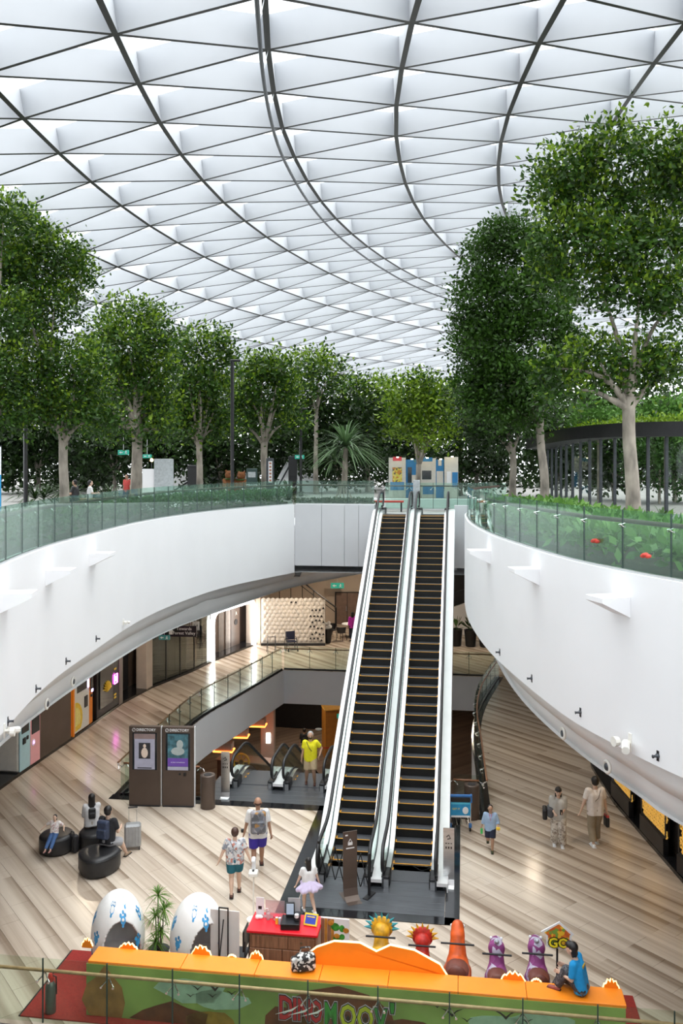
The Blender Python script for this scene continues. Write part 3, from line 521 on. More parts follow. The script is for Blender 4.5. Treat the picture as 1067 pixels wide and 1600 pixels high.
# ------------------------------------------------------------------ escalators
K30 = math.tan(math.radians(30)); PIT = .342
TREAD = pm('ribbed_tread', (.085, .09, .10), .45, .4, var=.15, scale=40, stretch=(4, .2, 1))
WHDECK = pm('white_decking', (.86, .87, .88), .3, var=.03, scale=2)
STEPB = MB().box((0, PIT/2, -.14), (.955, PIT-.008, .28), .004)
def hp(y, rise, b=.5):
    R = lambda x: 0 if x < -b else ((x+b)**2/(4*b) if x < b else x)
    return K30*(R(y-.75)-R(y-.75-rise/K30))
def escalator(label, s0, t0, z0, rise, sg, wl_, wr_, group, cat='escalator'):
    root = thing('escalator', label, cat, ef(s0, t0, z0), -TH, group)
    h = lambda y: sg*hp(y, rise)
    ye = 1.5+rise/K30
    ys = sorted(set([-1.1, -.6, 0]+[i*.12 for i in range(0, 13)]+[1.5+i*.9 for i in range(int((ye-3)/.9)+1)]+[ye-1.5+i*.12 for i in range(13)]+[ye+.5, ye+1.0]))
    def sweep(x0, x1, d0, d1, y0=-1.1, y1=ye+1.0, floor=None):
        m = MB(); rings = []
        for y in [y0]+[q for q in ys if y0 < q < y1]+[y1]:
            a, b = h(y)+d0, h(y)+d1
            if floor is not None: a = max(a, floor); b = max(b, floor+.01)
            rings.append([(x0, y, a), (x1, y, a), (x1, y, b), (x0, y, b)])
        m.loft(rings, True); m.f += [(0, 1, 2, 3), tuple(len(m.v)-4+i for i in (3, 2, 1, 0))]; return m
    # steps
    sme = STEPB.mesh('step'); sme.materials.append(TREAD); sme.materials.append(pm('step_riser_black', (.004, .004, .004), .6))
    for p in sme.polygons: p.material_index = 0 if p.normal.z > .7 else 1
    nb = MB(); nb.box((0, .012, .003), (.95, .024, .008)); nb.box((-.46, .09, .003), (.03, .14, .008)); nb.box((.46, .09, .003), (.03, .14, .008)); nm = nb.mesh('nosing'); nm.materials.append(YEL)
    for k in range(int(ye/PIT)+1):
        y = k*PIT; z = h(y+PIT/2)
        o = link('step', sme, None, root, (0, y, z)); link('nosing', nm, None, o)
    for sd, w in ((-1, wl_), (1, wr_)):
        a, b = (.485, .60); x0, x1 = sorted((sd*a, sd*b))
        sweep(x0, x1, -.1, .20, -.9, ye+.9).build('skirt', STEEL, root)
        x0, x1 = sorted((sd*.635, sd*w)); sweep(x0, x1, .14, .22, -.95, ye+.95, .02 if sg > 0 else None).build('decking', WHDECK, root)
        sweep(sd*.60, sd*.64, .02, .24, -.95, ye+.95).build('glass_channel', DKGREY, root)
        if w > .8:
            x0, x1 = sorted((sd*(w-.03), sd*w)); sweep(x0, x1, -.95, .14, -.95, ye+.95, .0 if sg > 0 else None).build('side_panel', WHDECK, root)
        yy = -.75; n = max(4, round((ye+1.5)/1.35)); L = (ye+1.5)/n
        for k in range(n):
            sweep(sd*.614, sd*.626, .23, .9, yy+k*L+.006, yy+(k+1)*L-.006).build('glass_panel', GL, root)
        pth = [(sd*.62, -.72-.3*math.sin(a), h(-.7)+.64-.3*math.cos(a)) for a in [i*PI/8 for i in range(9)]]
        pth = [(sd*.62, -.3, h(-.7)+.34)]+pth+[(sd*.62, y, h(y)+.94) for y in ys if -.5 < y < ye+.5]+[(sd*.62, ye+.72+.3*math.sin(a), h(ye+.7)+.64+.3*math.cos(a)) for a in [i*PI/8 for i in range(9)]]+[(sd*.62, ye+.3, h(ye+.7)+.34)]
        MB().tube(pth, .045, 8, up=(1, 0, 0), flat=1.0).build('handrail', BLACK, root, True)
        for y in (-.62, ye+.62):
            nw = MB(); nw.box((sd*.56, y, h(y)+.14), (.2, .5, .26), .03); nw.build('newel_base', BLKMET, root)
    # truss underside
    sweep(-.85 if wl_ > .8 else -.77, .85 if wr_ > .8 else .77, -.98, -.9, -.4, ye+.6, -.02 if sg > 0 else None).build('truss_soffit', CEILW, root)
    m = MB(); m.box((0, -.28, h(0)+.012), (.96, .55, .02)); m.build('comb_plate', TREAD, root)
    m = MB(); m.box((0, ye+.25, h(ye)+.012), (.96, .5, .02)); m.build('comb_plate', TREAD, root)
    return root
escalator('long up escalator with black steps, left one of the tall pair', 21.3, -2.81, 0, 7.8, 1, .9, .77, 'tall escalators to the upper garden')
escalator('long escalator with black steps, right one of the tall pair', 21.3, -1.27, 0, 7.8, 1, .77, .9, 'tall escalators to the upper garden')
escalator('escalator going down to the lower floor, beside the silver totem and bin', 26.9, -6.4, 0, 6, -1, .9, .8, 'escalators down')
escalator('escalator going down to the lower floor, where the man in yellow stands', 26.9, -4.8, 0, 6, -1, .8, .9, 'escalators down')
PLATE = pm('landing_plate_metal', (.10, .108, .12), .38, .5, var=.18, scale=3, stretch=(.4, 12, 1))
lp = sroot('trim_2', 'grey ribbed metal landing plates of the escalators')
for k in range(7):
    s = 19.27+k*.28; m = MB(); m.box((-2.08, s+.14, .008), (3.3, .274, .016), .003); m.build('landing_plate', PLATE, lp, rz=-TH)
for k in range(6):
    s = 25.02+k*.32; m = MB(); m.box((-5.75, s+.16, .0), (3.9, .314, .02), .003); m.build('landing_plate', PLATE, lp, rz=-TH)
for k in range(4):
    s = 36.95+k*.28; m = MB(); m.box((-2.04, s+.14, 7.81), (3.2, .274, .03), .003); m.build('landing_plate', STEEL, lp, rz=-TH)
m = MB(); m.box((-5.75, 26.0, -.3), (3.9, 1.95, .55)); m.build('landing_core', GREYP, lp, rz=-TH)

# ------------------------------------------------------------------ glass balustrades
SEAL = pm('dark_joint_seal', (.03, .06, .05), .5)
def balustrade(label, path, z0, h, plen, gmat, rail=None, rz_=.85, roff=.09, rr=.028, cut=None, base=.06, brk=True, basemat=None, bs=1.0):
    P = [Vector((p[0], p[1], 0)) for p in path]
    L = sum((b-a).length for a, b in zip(P, P[1:])); n = max(1, round(L/plen)); Q = sm(P, n*4+1)
    org = Q[0].copy(); root = thing('glass_balustrade', label, 'balustrade', (org.x, org.y, z0))
    Q = [q-org for q in Q]; Q0 = offs(Q, 0); N = [(b-a).normalized() for a, b in zip(offs(Q, 0), offs(Q, 1))]
    for k in range(n):
        seg = Q[k*4:k*4+5]; a, b = seg[0], seg[4]; t = (b-a).normalized()*.006
        pts = [a+t]+seg[1:4]+[b-t]; m = MB(); rg = []
        for i, p in enumerate(pts):
            w = N[k*4+i]*.008; rg.append([(p-w), (p+w), (p+w)+Vector((0, 0, h)), (p-w)+Vector((0, 0, h))])
        m.loft(rg, True); m.f += [(3, 2, 1, 0), tuple(len(m.v)-4+i for i in range(4))]; m.build('glass_panel', gmat, root)
    for k in range(1, n): MB().box(Q[k*4]+Vector((0, 0, h/2)), (.02, .024, h), 0, rz=math.atan2(N[k*4].y, N[k*4].x)+PI/2).build('joint_seal', SEAL, root)
    R = [q+w*roff for q, w in zip(Q, N)]
    if rail: MB().tube(zz(R, rz_), rr, 8).build('handrail', rail, root, True)
    if base:
        m = MB(); rg = [[q-w*.035+Vector((0, 0, -.01)), q+w*.035+Vector((0, 0, -.01)), q+w*.035+Vector((0, 0, base)), q-w*.035+Vector((0, 0, base))] for q, w in zip(Q, N)]
        m.loft(rg, True); m.build('base_channel', basemat or STEEL, root)
    if brk:
        for k in range(0, n+1):
            i = k*4; p = Q[i]; w = N[i]; tt = Vector((w.y, -w.x, 0)); m = MB()
            for sgn in (-1, 1):
                m.tube([p+w*.02+tt*.11*bs*sgn+Vector((0, 0, rz_-.16*bs)), p+w*.06+tt*.05*bs*sgn+Vector((0, 0, rz_-.1*bs)), p+w*roff+Vector((0, 0, rz_-.02))], .012*bs, 6)
                m.lathe([(.022*bs, -.012), (.022*bs, .012)], 8, M=Matrix.Translation(p+tt*.11*bs*sgn+Vector((0, 0, rz_-.16*bs))) @ Matrix.Rotation(PI/2, 4, 'X'))
            m.build('bracket', CHROME, root)
    return root
BRN = pm('dark_bronze_rail', (.06, .03, .018), .5, 0, var=.1)
balustrade('green glass balustrade along the left curved white wall of the garden deck', offs(LF, .1)[8:], 8.18, 1.03, 1.15, GLG, BRN, .84, .1, .04, bs=.55)
balustrade('green glass balustrade along the right curved white wall of the garden deck', offs(RF, -.1)[10:-1], 8.18, 1.03, 1.2, GLG, BRN, .84, -.1, .04, bs=.55)
balustrade('green glass balustrade above the flat grey wall beside the escalator top', [ef(SW+.12, -7.1), ef(SW+.12, -5.4), ef(SW+.12, -3.75)], 8.18, 1.03, 1.15, GLG, BRN, .84, .1, .04, bs=.55)
balustrade('green glass balustrade across the deck behind the escalator tops', [ef(40.2, -3.6), ef(40.2, -1.5), ef(40.2, 1.9)], 7.8, 1.25, 1.2, GLG, BRN, 1.1, .1)
balustrade('glass balustrade with timber rail on the left edge of the hall well', [p for p in offs(HLs, .1)], 0, 1.1, 1.2, GL, WOODR, .98, .09, basemat=BLKMET)
balustrade('glass balustrade with timber rail on the curved right edge of the hall well', [p for p in offs(HRs, -.1)], 0, 1.1, 1.2, GL, WOODR, .98, -.09, basemat=BLKMET)
balustrade('glass balustrade across the far edge of the hall well', [HLs[-1]+Vector((0, .1, 0)), (HLs[-1]+HRs[-1])/2+Vector((0, .1, 0)), HRs[-1]+Vector((0, .1, 0))], 0, 1.1, 1.2, GL, WOODR, .98, .09, basemat=BLKMET)
balustrade('short glass balustrade with timber rail behind the directory boards', [ef(25.06, -10.1), ef(25.06, -9), ef(25.06, -7.75)], 0, 1.1, 1.2, GL, WOODR, .98, -.09, basemat=BLKMET)
balustrade('short glass balustrade with timber rail behind the luggage trolley', [ef(25.06, -.3), ef(25.06, .05), ef(25.06, .42)], 0, 1.1, .7, GL, WOODR, .98, -.09, basemat=BLKMET)
balustrade('long glass balustrade with tan rail in front of the orange play stand', [ef(14.66, -11.04), ef(14.66, -4), ef(14.66, 8.16)], -.12, 1.27, 1.2, glass('front_glass', (.90, .95, .90), .10), TAN, 1.0, .09, .03, basemat=STEEL)

# ------------------------------------------------------------------ shop fronts along the left side of the hall
def wpt(u, P=WLP):
    k = (u-533.5)/F
    for (x0, y0), (x1, y1) in zip(P, P[1:]):
        d = (x1-x0)-k*(y1-y0)
        if abs(d) < 1e-9: continue
        f = (k*y0-x0)/d
        if -1e-6 <= f <= 1+1e-6: return Vector((x0+(x1-x0)*f, y0+(y1-y0)*f, 0))
def wf_(u0, u1, P=WLP):
    a, b = wpt(u0, P), wpt(u1, P); d = b-a; return (a+b)/2, math.atan2(d.y, d.x), d.length
BEIGE = pm('beige_pillar', (.55, .47, .40), .5, var=.05, scale=2)
ORANGE = pm('orange_laminate', (.95, .27, .015), .4, var=.03, scale=3)
PINK = pm('pink_enamel', (.85, .42, .46), .35, var=.03); PBLUE = pm('pale_blue_enamel', (.42, .66, .75), .35, var=.03)
DGLASS = pm('dark_display_glass', (.02, .025, .03), .12, var=.3, scale=3)
MAG = pm('magenta_neon', (.8, .1, .7), .4, emit=(1, .12, .8), est=5)
LEMON = pm('lemon_yellow', (.95, .62, .05), .45, var=.12, scale=9)
CREAM = pm('cream_plastic', (.82, .80, .74), .4, var=.03)
PRINTW = pm('white_print', (.85, .86, .88), .5, var=.02)
GLOW = pm('white_light_strip', (1, 1, 1), .4, var=0, emit=(1, .98, .95), est=5)
LILAC = pm('lilac_neon', (.6, .5, 1), .4, emit=(.6, .45, 1), est=4)
def fb(o, name, mat, x, y, z, w, d, h, b=.01, lab=None):
    q = MB().box((x, y, z), (w, d, h), b).build(name, mat, o)
    if lab: q['label'] = lab
    return q
c, rz, w = wf_(30, 62); v = thing('vending_machine', 'pastel blue and pink vending machine against the left wall', 'vending machine', c+Vector((0, 0, .1)), rz)
fb(v, 'body', CREAM, 0, .42, .95, w, .8, 1.9, .06); fb(v, 'front_panel', PBLUE, -w*.24, .005, .95, w*.5, .04, 1.86, .02); fb(v, 'front_panel', PINK, w*.25, .0, .95, w*.48, .05, 1.86, .02)
fb(v, 'display_window', DGLASS, w*.25, -.03, 1.4, w*.38, .03, .8); fb(v, 'display_window', DGLASS, -w*.24, -.02, 1.5, w*.34, .03, .6); fb(v, 'payment_slot', BLKMET, -w*.3, -.03, .95, .16, .04, .2); fb(v, 'payment_slot', BLKMET, -w*.14, -.03, 1.0, .1, .04, .12)
MB().lathe([(.11, -.01), (.11, .01)], 18, M=TR(w*.14, -.035, .72) @ RX).build('button', PRINTW, v); text('D', .13, MAG, v, TR(w*.14, -.05, .72) @ RX, 'logo_letter')
c, rz, w = wf_(112, 146); v = thing('vending_machine', 'orange and white fruit juice vending machine with a lemon slice print', 'vending machine', c+Vector((0, 0, .1)), rz)
fb(v, 'body', ORANGE, 0, .42, 1.05, w, .8, 2.1, .04); fb(v, 'front_door', CREAM, -.12, .0, 1.0, w*.66, .05, 1.9, .03); fb(v, 'side_trim', ORANGE, -w*.46, -.03, 1.05, .1, .06, 2.1)
MB().add([(-.72, -.032, .12)]+[(-.72+.62*math.cos(a), -.032, .55+.62*math.sin(a)) for a in [(-.7+i*2.27/14) for i in range(15)]], [tuple(range(16))]).build('lemon_print', LEMON, v)
MB().add([(-.72, -.036, .3)]+[(-.72+.45*math.cos(a), -.036, .55+.45*math.sin(a)) for a in [(-.5+i*2.0/14) for i in range(15)]], [tuple(range(16))]).build('lemon_print', pm('lemon_flesh', (1, .8, .25), .5, var=.1, scale=12), v)
fb(v, 'dispensing_slot', BLKMET, .2, -.03, 1.0, .26, .04, .42, .04); fb(v, 'display_window', DGLASS, -.15, -.03, 1.65, .8, .03, .35); fb(v, 'light_tube', LILAC, .4, -.04, 1.72, .05, .03, .5); fb(v, 'control_panel', DGLASS, .72, -.03, 1.55, .2, .03, .5); fb(v, 'display_screen', LILAC, .72, -.05, 1.28, .14, .02, .1)
for i, a in enumerate((.28, .45)): fb(v, 'coin_slot', BLKMET, .74, -.02, .8+a, .14, .03, .1)
c, rz, w = wf_(152, 186); v = thing('vending_machine', 'black vending machine with yellow flower print and magenta neon sign', 'vending machine', c+Vector((0, 0, .1)), rz)
fb(v, 'body', BLKMET, 0, .42, 1.05, w, .8, 2.1, .03); fb(v, 'display_window', DGLASS, -.2, -.005, 1.15, w*.6, .03, 1.7)
rg = random.Random(4)
for i in range(9):
    a = -1.3+2.6*i/8; p = MB(); p.tube([(-.2+.05*math.sin(a), -.03, .85), (-.2+.28*math.sin(a), -.035, .9+.28*math.cos(a)), (-.2+.42*math.sin(a), -.03, .88+.4*math.cos(a))], [.02, .07, .01], 6, flat=.3); p.build('flower_petal_print', LEMON, v)
for (x, z) in ((.62, 1.0),):
    p = MB(); q = [(x-.14, -.05, z-.02), (x+.14, -.05, z-.02), (x+.14, -.05, z+.34), (x-.14, -.05, z+.34), (x-.14, -.05, z-.02)]; p.tube(q, .022, 6); p.tube([(x, -.05, z+.05), (x, -.05, z+.27)], .022, 6); p.build('neon_sign', MAG, v)
for z in (.4, .52, 1.55): fb(v, 'product_print', LEMON, .62, -.02, z, .22, .02, .07)
def wstruct(name, u0, u1, mat, d, z1, y0=0, lab=None):
    c, rz, w = wf_(u0, u1); return struct(MB().box((0, y0+d/2, z1/2+.05), (w, d, z1), .01).build(name, mat, None, loc=c, rz=rz), lab)
wstruct('trim_3', 63, 111, GLOSSBR, .4, 4.1, lab='dark brown glossy panel between the vending machines')
wstruct('trim_4', 186.5, 192, pm('grey_brown_pillar', (.2, .17, .15), .4, var=.06), .5, 4.1)
wstruct('trim_5', 192.5, 228, BLACK, .1, 4.1, .85, 'black shop opening between two pillars')
wstruct('trim_6', 229, 238.5, BEIGE, .5, 4.1, lab='beige pillar beside the dark opening')
sf = sroot('window_1', 'dark glazed shop front beside the lift lobby'); us = [240, 262, 284, 306, 331]
SHG = glass('shop_glass', (.5, .5, .48), .35, .05)
for a, b in zip(us, us[1:]):
    c, rz, w = wf_(a, b); o = MB().box((0, .1, 2.1), (w-.03, .02, 4.1)).build('glass_pane', SHG, sf, loc=c, rz=rz); MB().box((w/2, .1, 2.1), (.04, .06, 4.1)).build('mullion', BLKMET, sf, loc=c, rz=rz)
c, rz, w = wf_(240, 331); MB().box((0, .9, 2.1), (w, .05, 4.1)).build('back_panel', pm('shop_timber', (.24, .16, .11), .35, var=.3, scale=3, stretch=(.3, 1, 6)), sf, loc=c, rz=rz)
c, rz, w = wf_(272, 300); v = thing('cabinet', 'tall pale cabinet behind the shop glass', 'cabinet', c, rz)
for i in range(3): fb(v, 'door', CREAM, -w/2+w*(i+.5)/3, .45, 1.15, w/3-.03, .3, 2.0); 
fb(v, 'body', BEIGE, 0, .65, 1.1, w, .3, 2.2)
# hanging signs
v = thing('hanging_sign', 'black hanging direction sign with white lettering by the shop front', 'sign', on(285, 1060)+Vector((.1, -.6, 0)), -.1)
v.location.z = 2.05
fb(v, 'board', BLKMET, 0, 0, .25, 1.35, .1, .5); text('Towards\nForest Valley', .2, PRINTW, v, TR(.1, -.06, .27) @ RX); fb(v, 'suspension_rod', STEEL, -.4, 0, 1.3, .03, .03, 1.65); fb(v, 'suspension_rod', STEEL, .4, 0, 1.3, .03, .03, 1.65)
MB().add([(-.6, -.055, .1), (-.44, -.055, .1), (-.44, -.055, .24), (-.38, -.055, .24), (-.52, -.055, .4), (-.66, -.055, .24), (-.6, -.055, .24)], [tuple(range(7))]).build('arrow_mark', PRINTW, v)
TEAL = pm('exit_sign_green', (.02, .32, .24), .4, emit=(.05, .6, .42), est=.12)
def exit_sign(label, loc, rz, w=.6, rod=1.2, mat=TEAL):
    v = thing('exit_sign', label, 'sign', loc, rz); fb(v, 'panel', mat, 0, 0, 0, w, .08, w*.42, .01); fb(v, 'suspension_rod', STEEL, 0, 0, w*.21+rod/2, .02, .02, rod)
    a = w*.16; x = -w*.22; MB().add([(x-a, -.045, 0), (x, -.045, a*.7), (x, -.045, a*.25), (x+a, -.045, a*.25), (x+a, -.045, -a*.25), (x, -.045, -a*.25), (x, -.045, -a*.7)], [tuple(range(6, -1, -1))]).build('arrow_mark', PRINTW, v)
    x = w*.24; p = MB(); p.sph((x, -.05, w*.1), w*.045, 8, 6); p.tube([(x, -.05, w*.05), (x-.01, -.05, -w*.05), (x-w*.09, -.05, -w*.13)], w*.025, 5); p.tube([(x, -.05, -w*.04), (x+w*.09, -.05, -w*.12)], w*.022, 5); p.tube([(x-w*.1, -.05, w*.0), (x, -.05, w*.05), (x+w*.1, -.05, w*.02)], w*.02, 5); p.build('running_figure_mark', PRINTW, v); return v
exit_sign('small green exit sign hanging before the shop front', at(257, 996, 39), -.1, .5, 1.9, pm('dim_exit', (.03, .16, .16), .4, emit=(.1, .4, .4), est=.05))
v = thing('level_sign', 'small white level number plate beside the black hanging sign', 'sign', at(306, 978, 40.2), 0); fb(v, 'plate', PRINTW, 0, 0, 0, .32, .05, .4); text('L4', .2, BLACK, v, TR(0, -.03, 0) @ RX); fb(v, 'suspension_rod', STEEL, 0, 0, 1.1, .02, .02, 1.8)
# lift lobby with glowing portal
c, rz, w = wf_(332, 397); v = thing('lift_portal', 'glowing white rounded portal framing the dark lift lobby', 'doorway', c, rz)
hw, H, r = w/2, 2.5, .55
pth = [(-hw, .02, .05), (-hw, .02, H-r)]+[(-hw+r-r*math.cos(a), .02, H-r+r*math.sin(a)) for a in [i*PI/16 for i in range(1, 9)]]+[(hw-r+r*math.sin(a), .02, H-r+r*math.cos(a)) for a in [i*PI/16 for i in range(0, 9)]]+[(hw, .02, .05)]
MB().tube(pth, .14, 4, up=(0, 1, 0)).build('light_frame', GLOW, v)
LOB = pm('lobby_brown', (.13, .09, .07), .35, var=.1, scale=2)
for x, ww in ((-hw*.62, hw*.5), (hw*.1, hw*.7), (hw*.68, hw*.44)): fb(v, 'lobby_panel', LOB, x, .8, 1.2, ww-.02, .06, 2.4)
fb(v, 'lift_door', pm('lift_door_steel', (.2, .17, .15), .3, .6), -hw*.05, .74, 1.1, .5, .03, 2.1); fb(v, 'lift_door', MC['lift_door_steel'], hw*.28, .74, 1.1, .5, .03, 2.1)
text('A', .3, CREAM, v, TR(hw*.7, .75, 1.8) @ RX); MB().lathe([(.16, -.01), (.16, .01)], 16, M=TR(hw*.7, .755, 1.35) @ RX).build('round_mark', BLKMET, v)
fb(v, 'wall_infill', BEIGE, hw+.25, .3, 2.1, .34, .5, 4.2)
# hexagon relief wall
hx = thing('hexagon_screen', 'pale screen wall of hexagon relief tiles with dark triangular holes', 'screen', (-2.64, 47.6, 0), 0)
W, H = 3.5, 2.45; fb(hx, 'panel', pm('hex_screen_cream', (.66, .61, .55), .55, var=.03), 0, .12, H/2, W, .2, H); fb(hx, 'plinth', BLKMET, 0, .0, .06, W, .3, .12)
m = MB(); r = .145
for j in range(11):
    for i in range(14):
        x = -W/2+.14+i*r*1.76+(j % 2)*r*.88; z = .28+j*r*1.5
        if x > W/2-.1: continue
        vs = [(x+r*math.cos(PI/6+k*PI/3), .02, z+r*math.sin(PI/6+k*PI/3)) for k in range(6)]+[(x+.3*r*math.cos(PI/6+k*PI/3), -.03, z+.3*r*math.sin(PI/6+k*PI/3)) for k in range(6)]
        m.add(vs, [(k, (k+1) % 6, 6+(k+1) % 6, 6+k) for k in range(6)]+[(6, 7, 8, 9, 10, 11)])
tag(m.build('relief_tiles', MC['hex_screen_cream'], hx), kind='stuff')
rg = random.Random(11)
for k in range(26):
    x = .95+(k % 4)*.2+(k//4 % 2)*.1 if k < 24 else -.1+.25*(k-24); z = .28+(k//4)*.33+rg.choice((0, .1)); m = MB(); m.prism([(x-.07, z-.05), (x+.07, z-.05), (x, z+.07)], 0, .02, M=TR(0, -.03, 0) @ RX); m.build('triangular_hole', BLKMET, hx)
# back of the hall
WARMW = pm('warm_cream_wall', (.52, .43, .35), .6, var=.03, scale=1)
MB_ = lambda *a, **k: MB().box(*a, **k)
struct(MB().box((0, 54.2, 2.1), (9.4, .3, 4.3)).build('wall_back', WARMW), 'cream back wall behind the cafe seats')
struct(MB().box((9.5, 55.5, 2.1), (9.6, .3, 4.3)).build('wall_back', MC['dark_shop_wall']), 'dark back wall right of the escalators')
struct(MB().box((-4.6, 51, 2.1), (.3, 6.4, 4.3)).build('wall_back', WARMW))
d = sroot('door_1', 'brown door in the cream back wall'); MB().box((.35, 53.98, .98), (1.5, .1, 1.96)).build('frame', BLKMET, d); MB().box((-.0, 53.93, .96), (.66, .06, 1.9)).build('leaf', pm('brown_door', (.2, .13, .1), .45, var=.1), d); MB().box((.7, 53.93, .96), (.66, .06, 1.9)).build('leaf', MC['brown_door'], d); MB().box((.3, 53.86, .95), (.03, .05, .3)).build('handle', STEEL, d)
exit_sign('green exit sign on the cream wall left of the brown door', at(527, 915, 53), 0, .8, 1.65)
v = thing('stair_railing', 'dark sloping stair railing behind the hexagon screen', 'railing', (-2.6, 52, 0))
MB().tube([(-1.2, 0, 3.0), (.1, 0, 3.0), (2.3, 0, 1.3)], .05, 6).build('handrail', BLKMET, v); MB().tube([(-1.2, 0, 2.7), (.1, 0, 2.7), (2.3, 0, 1.0)], .025, 6).build('lower_rail', BLKMET, v)
for i in range(6): x = -1.1+i*.68; z = 3.0 if x < .1 else 3.0-(x-.1)*.773; MB().tube([(x, 0, 0), (x, 0, z)], .025, 6).build('post', BLKMET, v)
# cafe furniture
def cafe_chair(label, loc, rz):
    v = thing('cafe_chair', label, 'chair', loc, rz, 'cafe seats at the back'); D = pm('dark_chair_shell', (.03, .03, .035), .5)
    m = MB(); m.loft([[(.24*math.cos(a), .24*math.sin(a), .45+.0*i) if i == 0 else ((.25+.02*i)*math.cos(a), (.25+.02*i)*math.sin(a), .45+.11*i) for a in [PI*.0+k*PI/10 for k in range(11)]] for i in range(4)]); m.build('backrest', D, v)
    MB().lathe([(.02, .42), (.24, .43), (.25, .47), (.02, .48)], 14).build('seat', D, v)
    for sx in (-1, 1):
        for sy in (-1, 1): MB().tube([(sx*.16, sy*.16, .43), (sx*.22, sy*.22, 0)], .014, 5).build('leg', BLKMET, v)
cafe_chair('dark tub chair left of the cafe table', (-.55, 49.6, 0), .6); cafe_chair('dark tub chair in front of the cafe table', (.0, 48.9, 0), 2.6)
v = thing('cafe_table', 'round white cafe table at the back of the hall', 'table', (.45, 49.9, 0)); MB().lathe([(.02, .72), (.45, .725), (.45, .75), (.02, .755)], 20).build('tabletop', PRINTW, v); MB().lathe([(.25, 0), (.24, .02), (.03, .04), (.03, .72)], 12).build('pedestal', BLKMET, v)
v = thing('planter', 'dark vase planter with white flowers beside the hexagon screen', 'planter', (-.75, 48.2, 0)); MB().lathe([(.14, 0), (.16, .05), (.26, .75), (.27, .8), (.2, .8)], 14).build('pot', BLKMET, v)
m = MB(); [m.sph((rg.uniform(-.15, .15), rg.uniform(-.15, .15), .95+rg.uniform(-.1, .2)), .1, 8, 5) for _ in range(9)]; tag(m.build('blossom', PRINTW, v), kind='stuff')
# wheelchair and stand before the screen
wc = thing('wheelchair', 'dark wheelchair parked before the hexagon screen', 'wheelchair', on(455, 1016), .3); DB = pm('navy_vinyl', (.02, .025, .06), .5)
for sx in (-1, 1):
    m = MB(); m.tube([(sx*.28, .3*math.cos(a)+.1, .3+.3*math.sin(a)) for a in [i*PI/10 for i in range(21)]], .018, 6); m.build('wheel', BLACK, wc); m = MB(); m.tube([(sx*.25, .08*math.cos(a)-.42, .09+.08*math.sin(a)) for a in [i*PI/6 for i in range(13)]], .02, 6); m.build('castor', BLACK, wc)
    MB().tube([(sx*.25, .2, .1), (sx*.25, .25, .95), (sx*.25, .4, 1.02)], .014, 6).build('back_tube', DKGREY, wc); MB().tube([(sx*.25, .2, .7), (sx*.25, -.2, .7), (sx*.25, -.2, .45), (sx*.22, -.5, .15)], .014, 6).build('arm_tube', DKGREY, wc)
fb(wc, 'seat', DB, 0, 0, .48, .46, .42, .06, .02); fb(wc, 'backrest', DB, 0, .23, .75, .46, .05, .45, .02); fb(wc, 'footrest', BLKMET, 0, -.52, .14, .4, .14, .02)
v = thing('walking_frame', 'thin walking frame standing left of the wheelchair', 'walker', on(424, 1020), .2)
for sx in (-1, 1):
    MB().tube([(sx*.22, -.25, 0), (sx*.2, -.05, .85), (sx*.2, .15, .9)], .014, 6).build('side_tube', DKGREY, v); MB().tube([(sx*.22, .25, 0), (sx*.2, .05, .8)], .014, 6).build('side_tube', DKGREY, v)
MB().tube([(-.2, -.05, .85), (.2, -.05, .85)], .016, 6).build('cross_tube', DKGREY, v); fb(v, 'seat', BLKMET, 0, 0, .5, .38, .25, .03)
# potted plants seen right of the escalators
PLG = leafmat('broad_leaf_green', (.015, .05, .012), (.07, .16, .03), .25)
def potted(label, loc, h, n, ll, seed, mat=PLG):
    v = thing('potted_plant', label, 'plant', loc); r = random.Random(seed)
    MB().lathe([(.24, 0), (.27, .04), (.34, .85), (.36, .9), (.3, .9), (.29, .84)], 16).build('pot', BLKMET, v)
    m = MB()
    for i in range(n):
        a = r.uniform(0, 2*PI); e = r.uniform(.3, 1.2); b = Vector((0, 0, .85)); d = Vector((math.cos(a), math.sin(a), 0)); L = ll*r.uniform(.7, 1.2)
        p = [b+d*L*.5*f*math.cos(e)*1.6+Vector((0, 0, h*f*math.sin(e)-.25*L*f*f)) for f in (0, .35, .6, .8, 1)]; m.tube(p, [.01, .012, .09, .08, .005], 6, flat=.12)
    m.build('foliage', mat, v); return v
potted('broad-leaved plant in a dark pot, left one right of the escalators', Vector((6.25, 47.5, 0)), 1.1, 14, .9, 1); potted('spiky-leaved plant in a dark pot, middle one right of the escalators', Vector((7.0, 47.3, 0)), 1.1, 22, 1.0, 2); potted('broad-leaved plant in a dark pot tucked by the white curved wall', Vector((7.75, 47.2, 0)), 1.0, 16, .8, 3)
v = thing('staircase', 'white sloping stair flank behind the potted plants', 'staircase', (7.2, 50.5, 0)); m = MB(); m.prism([(-1.6, 0), (2.2, 0), (2.2, 2.6), (-1.6, 1.3)], -.1, .1, M=RX); m.build('flank', WHITE, v); MB().tube([(-1.6, 0, 2.1), (2.2, 0, 3.4)], .03, 6).build('handrail', BLKMET, v)
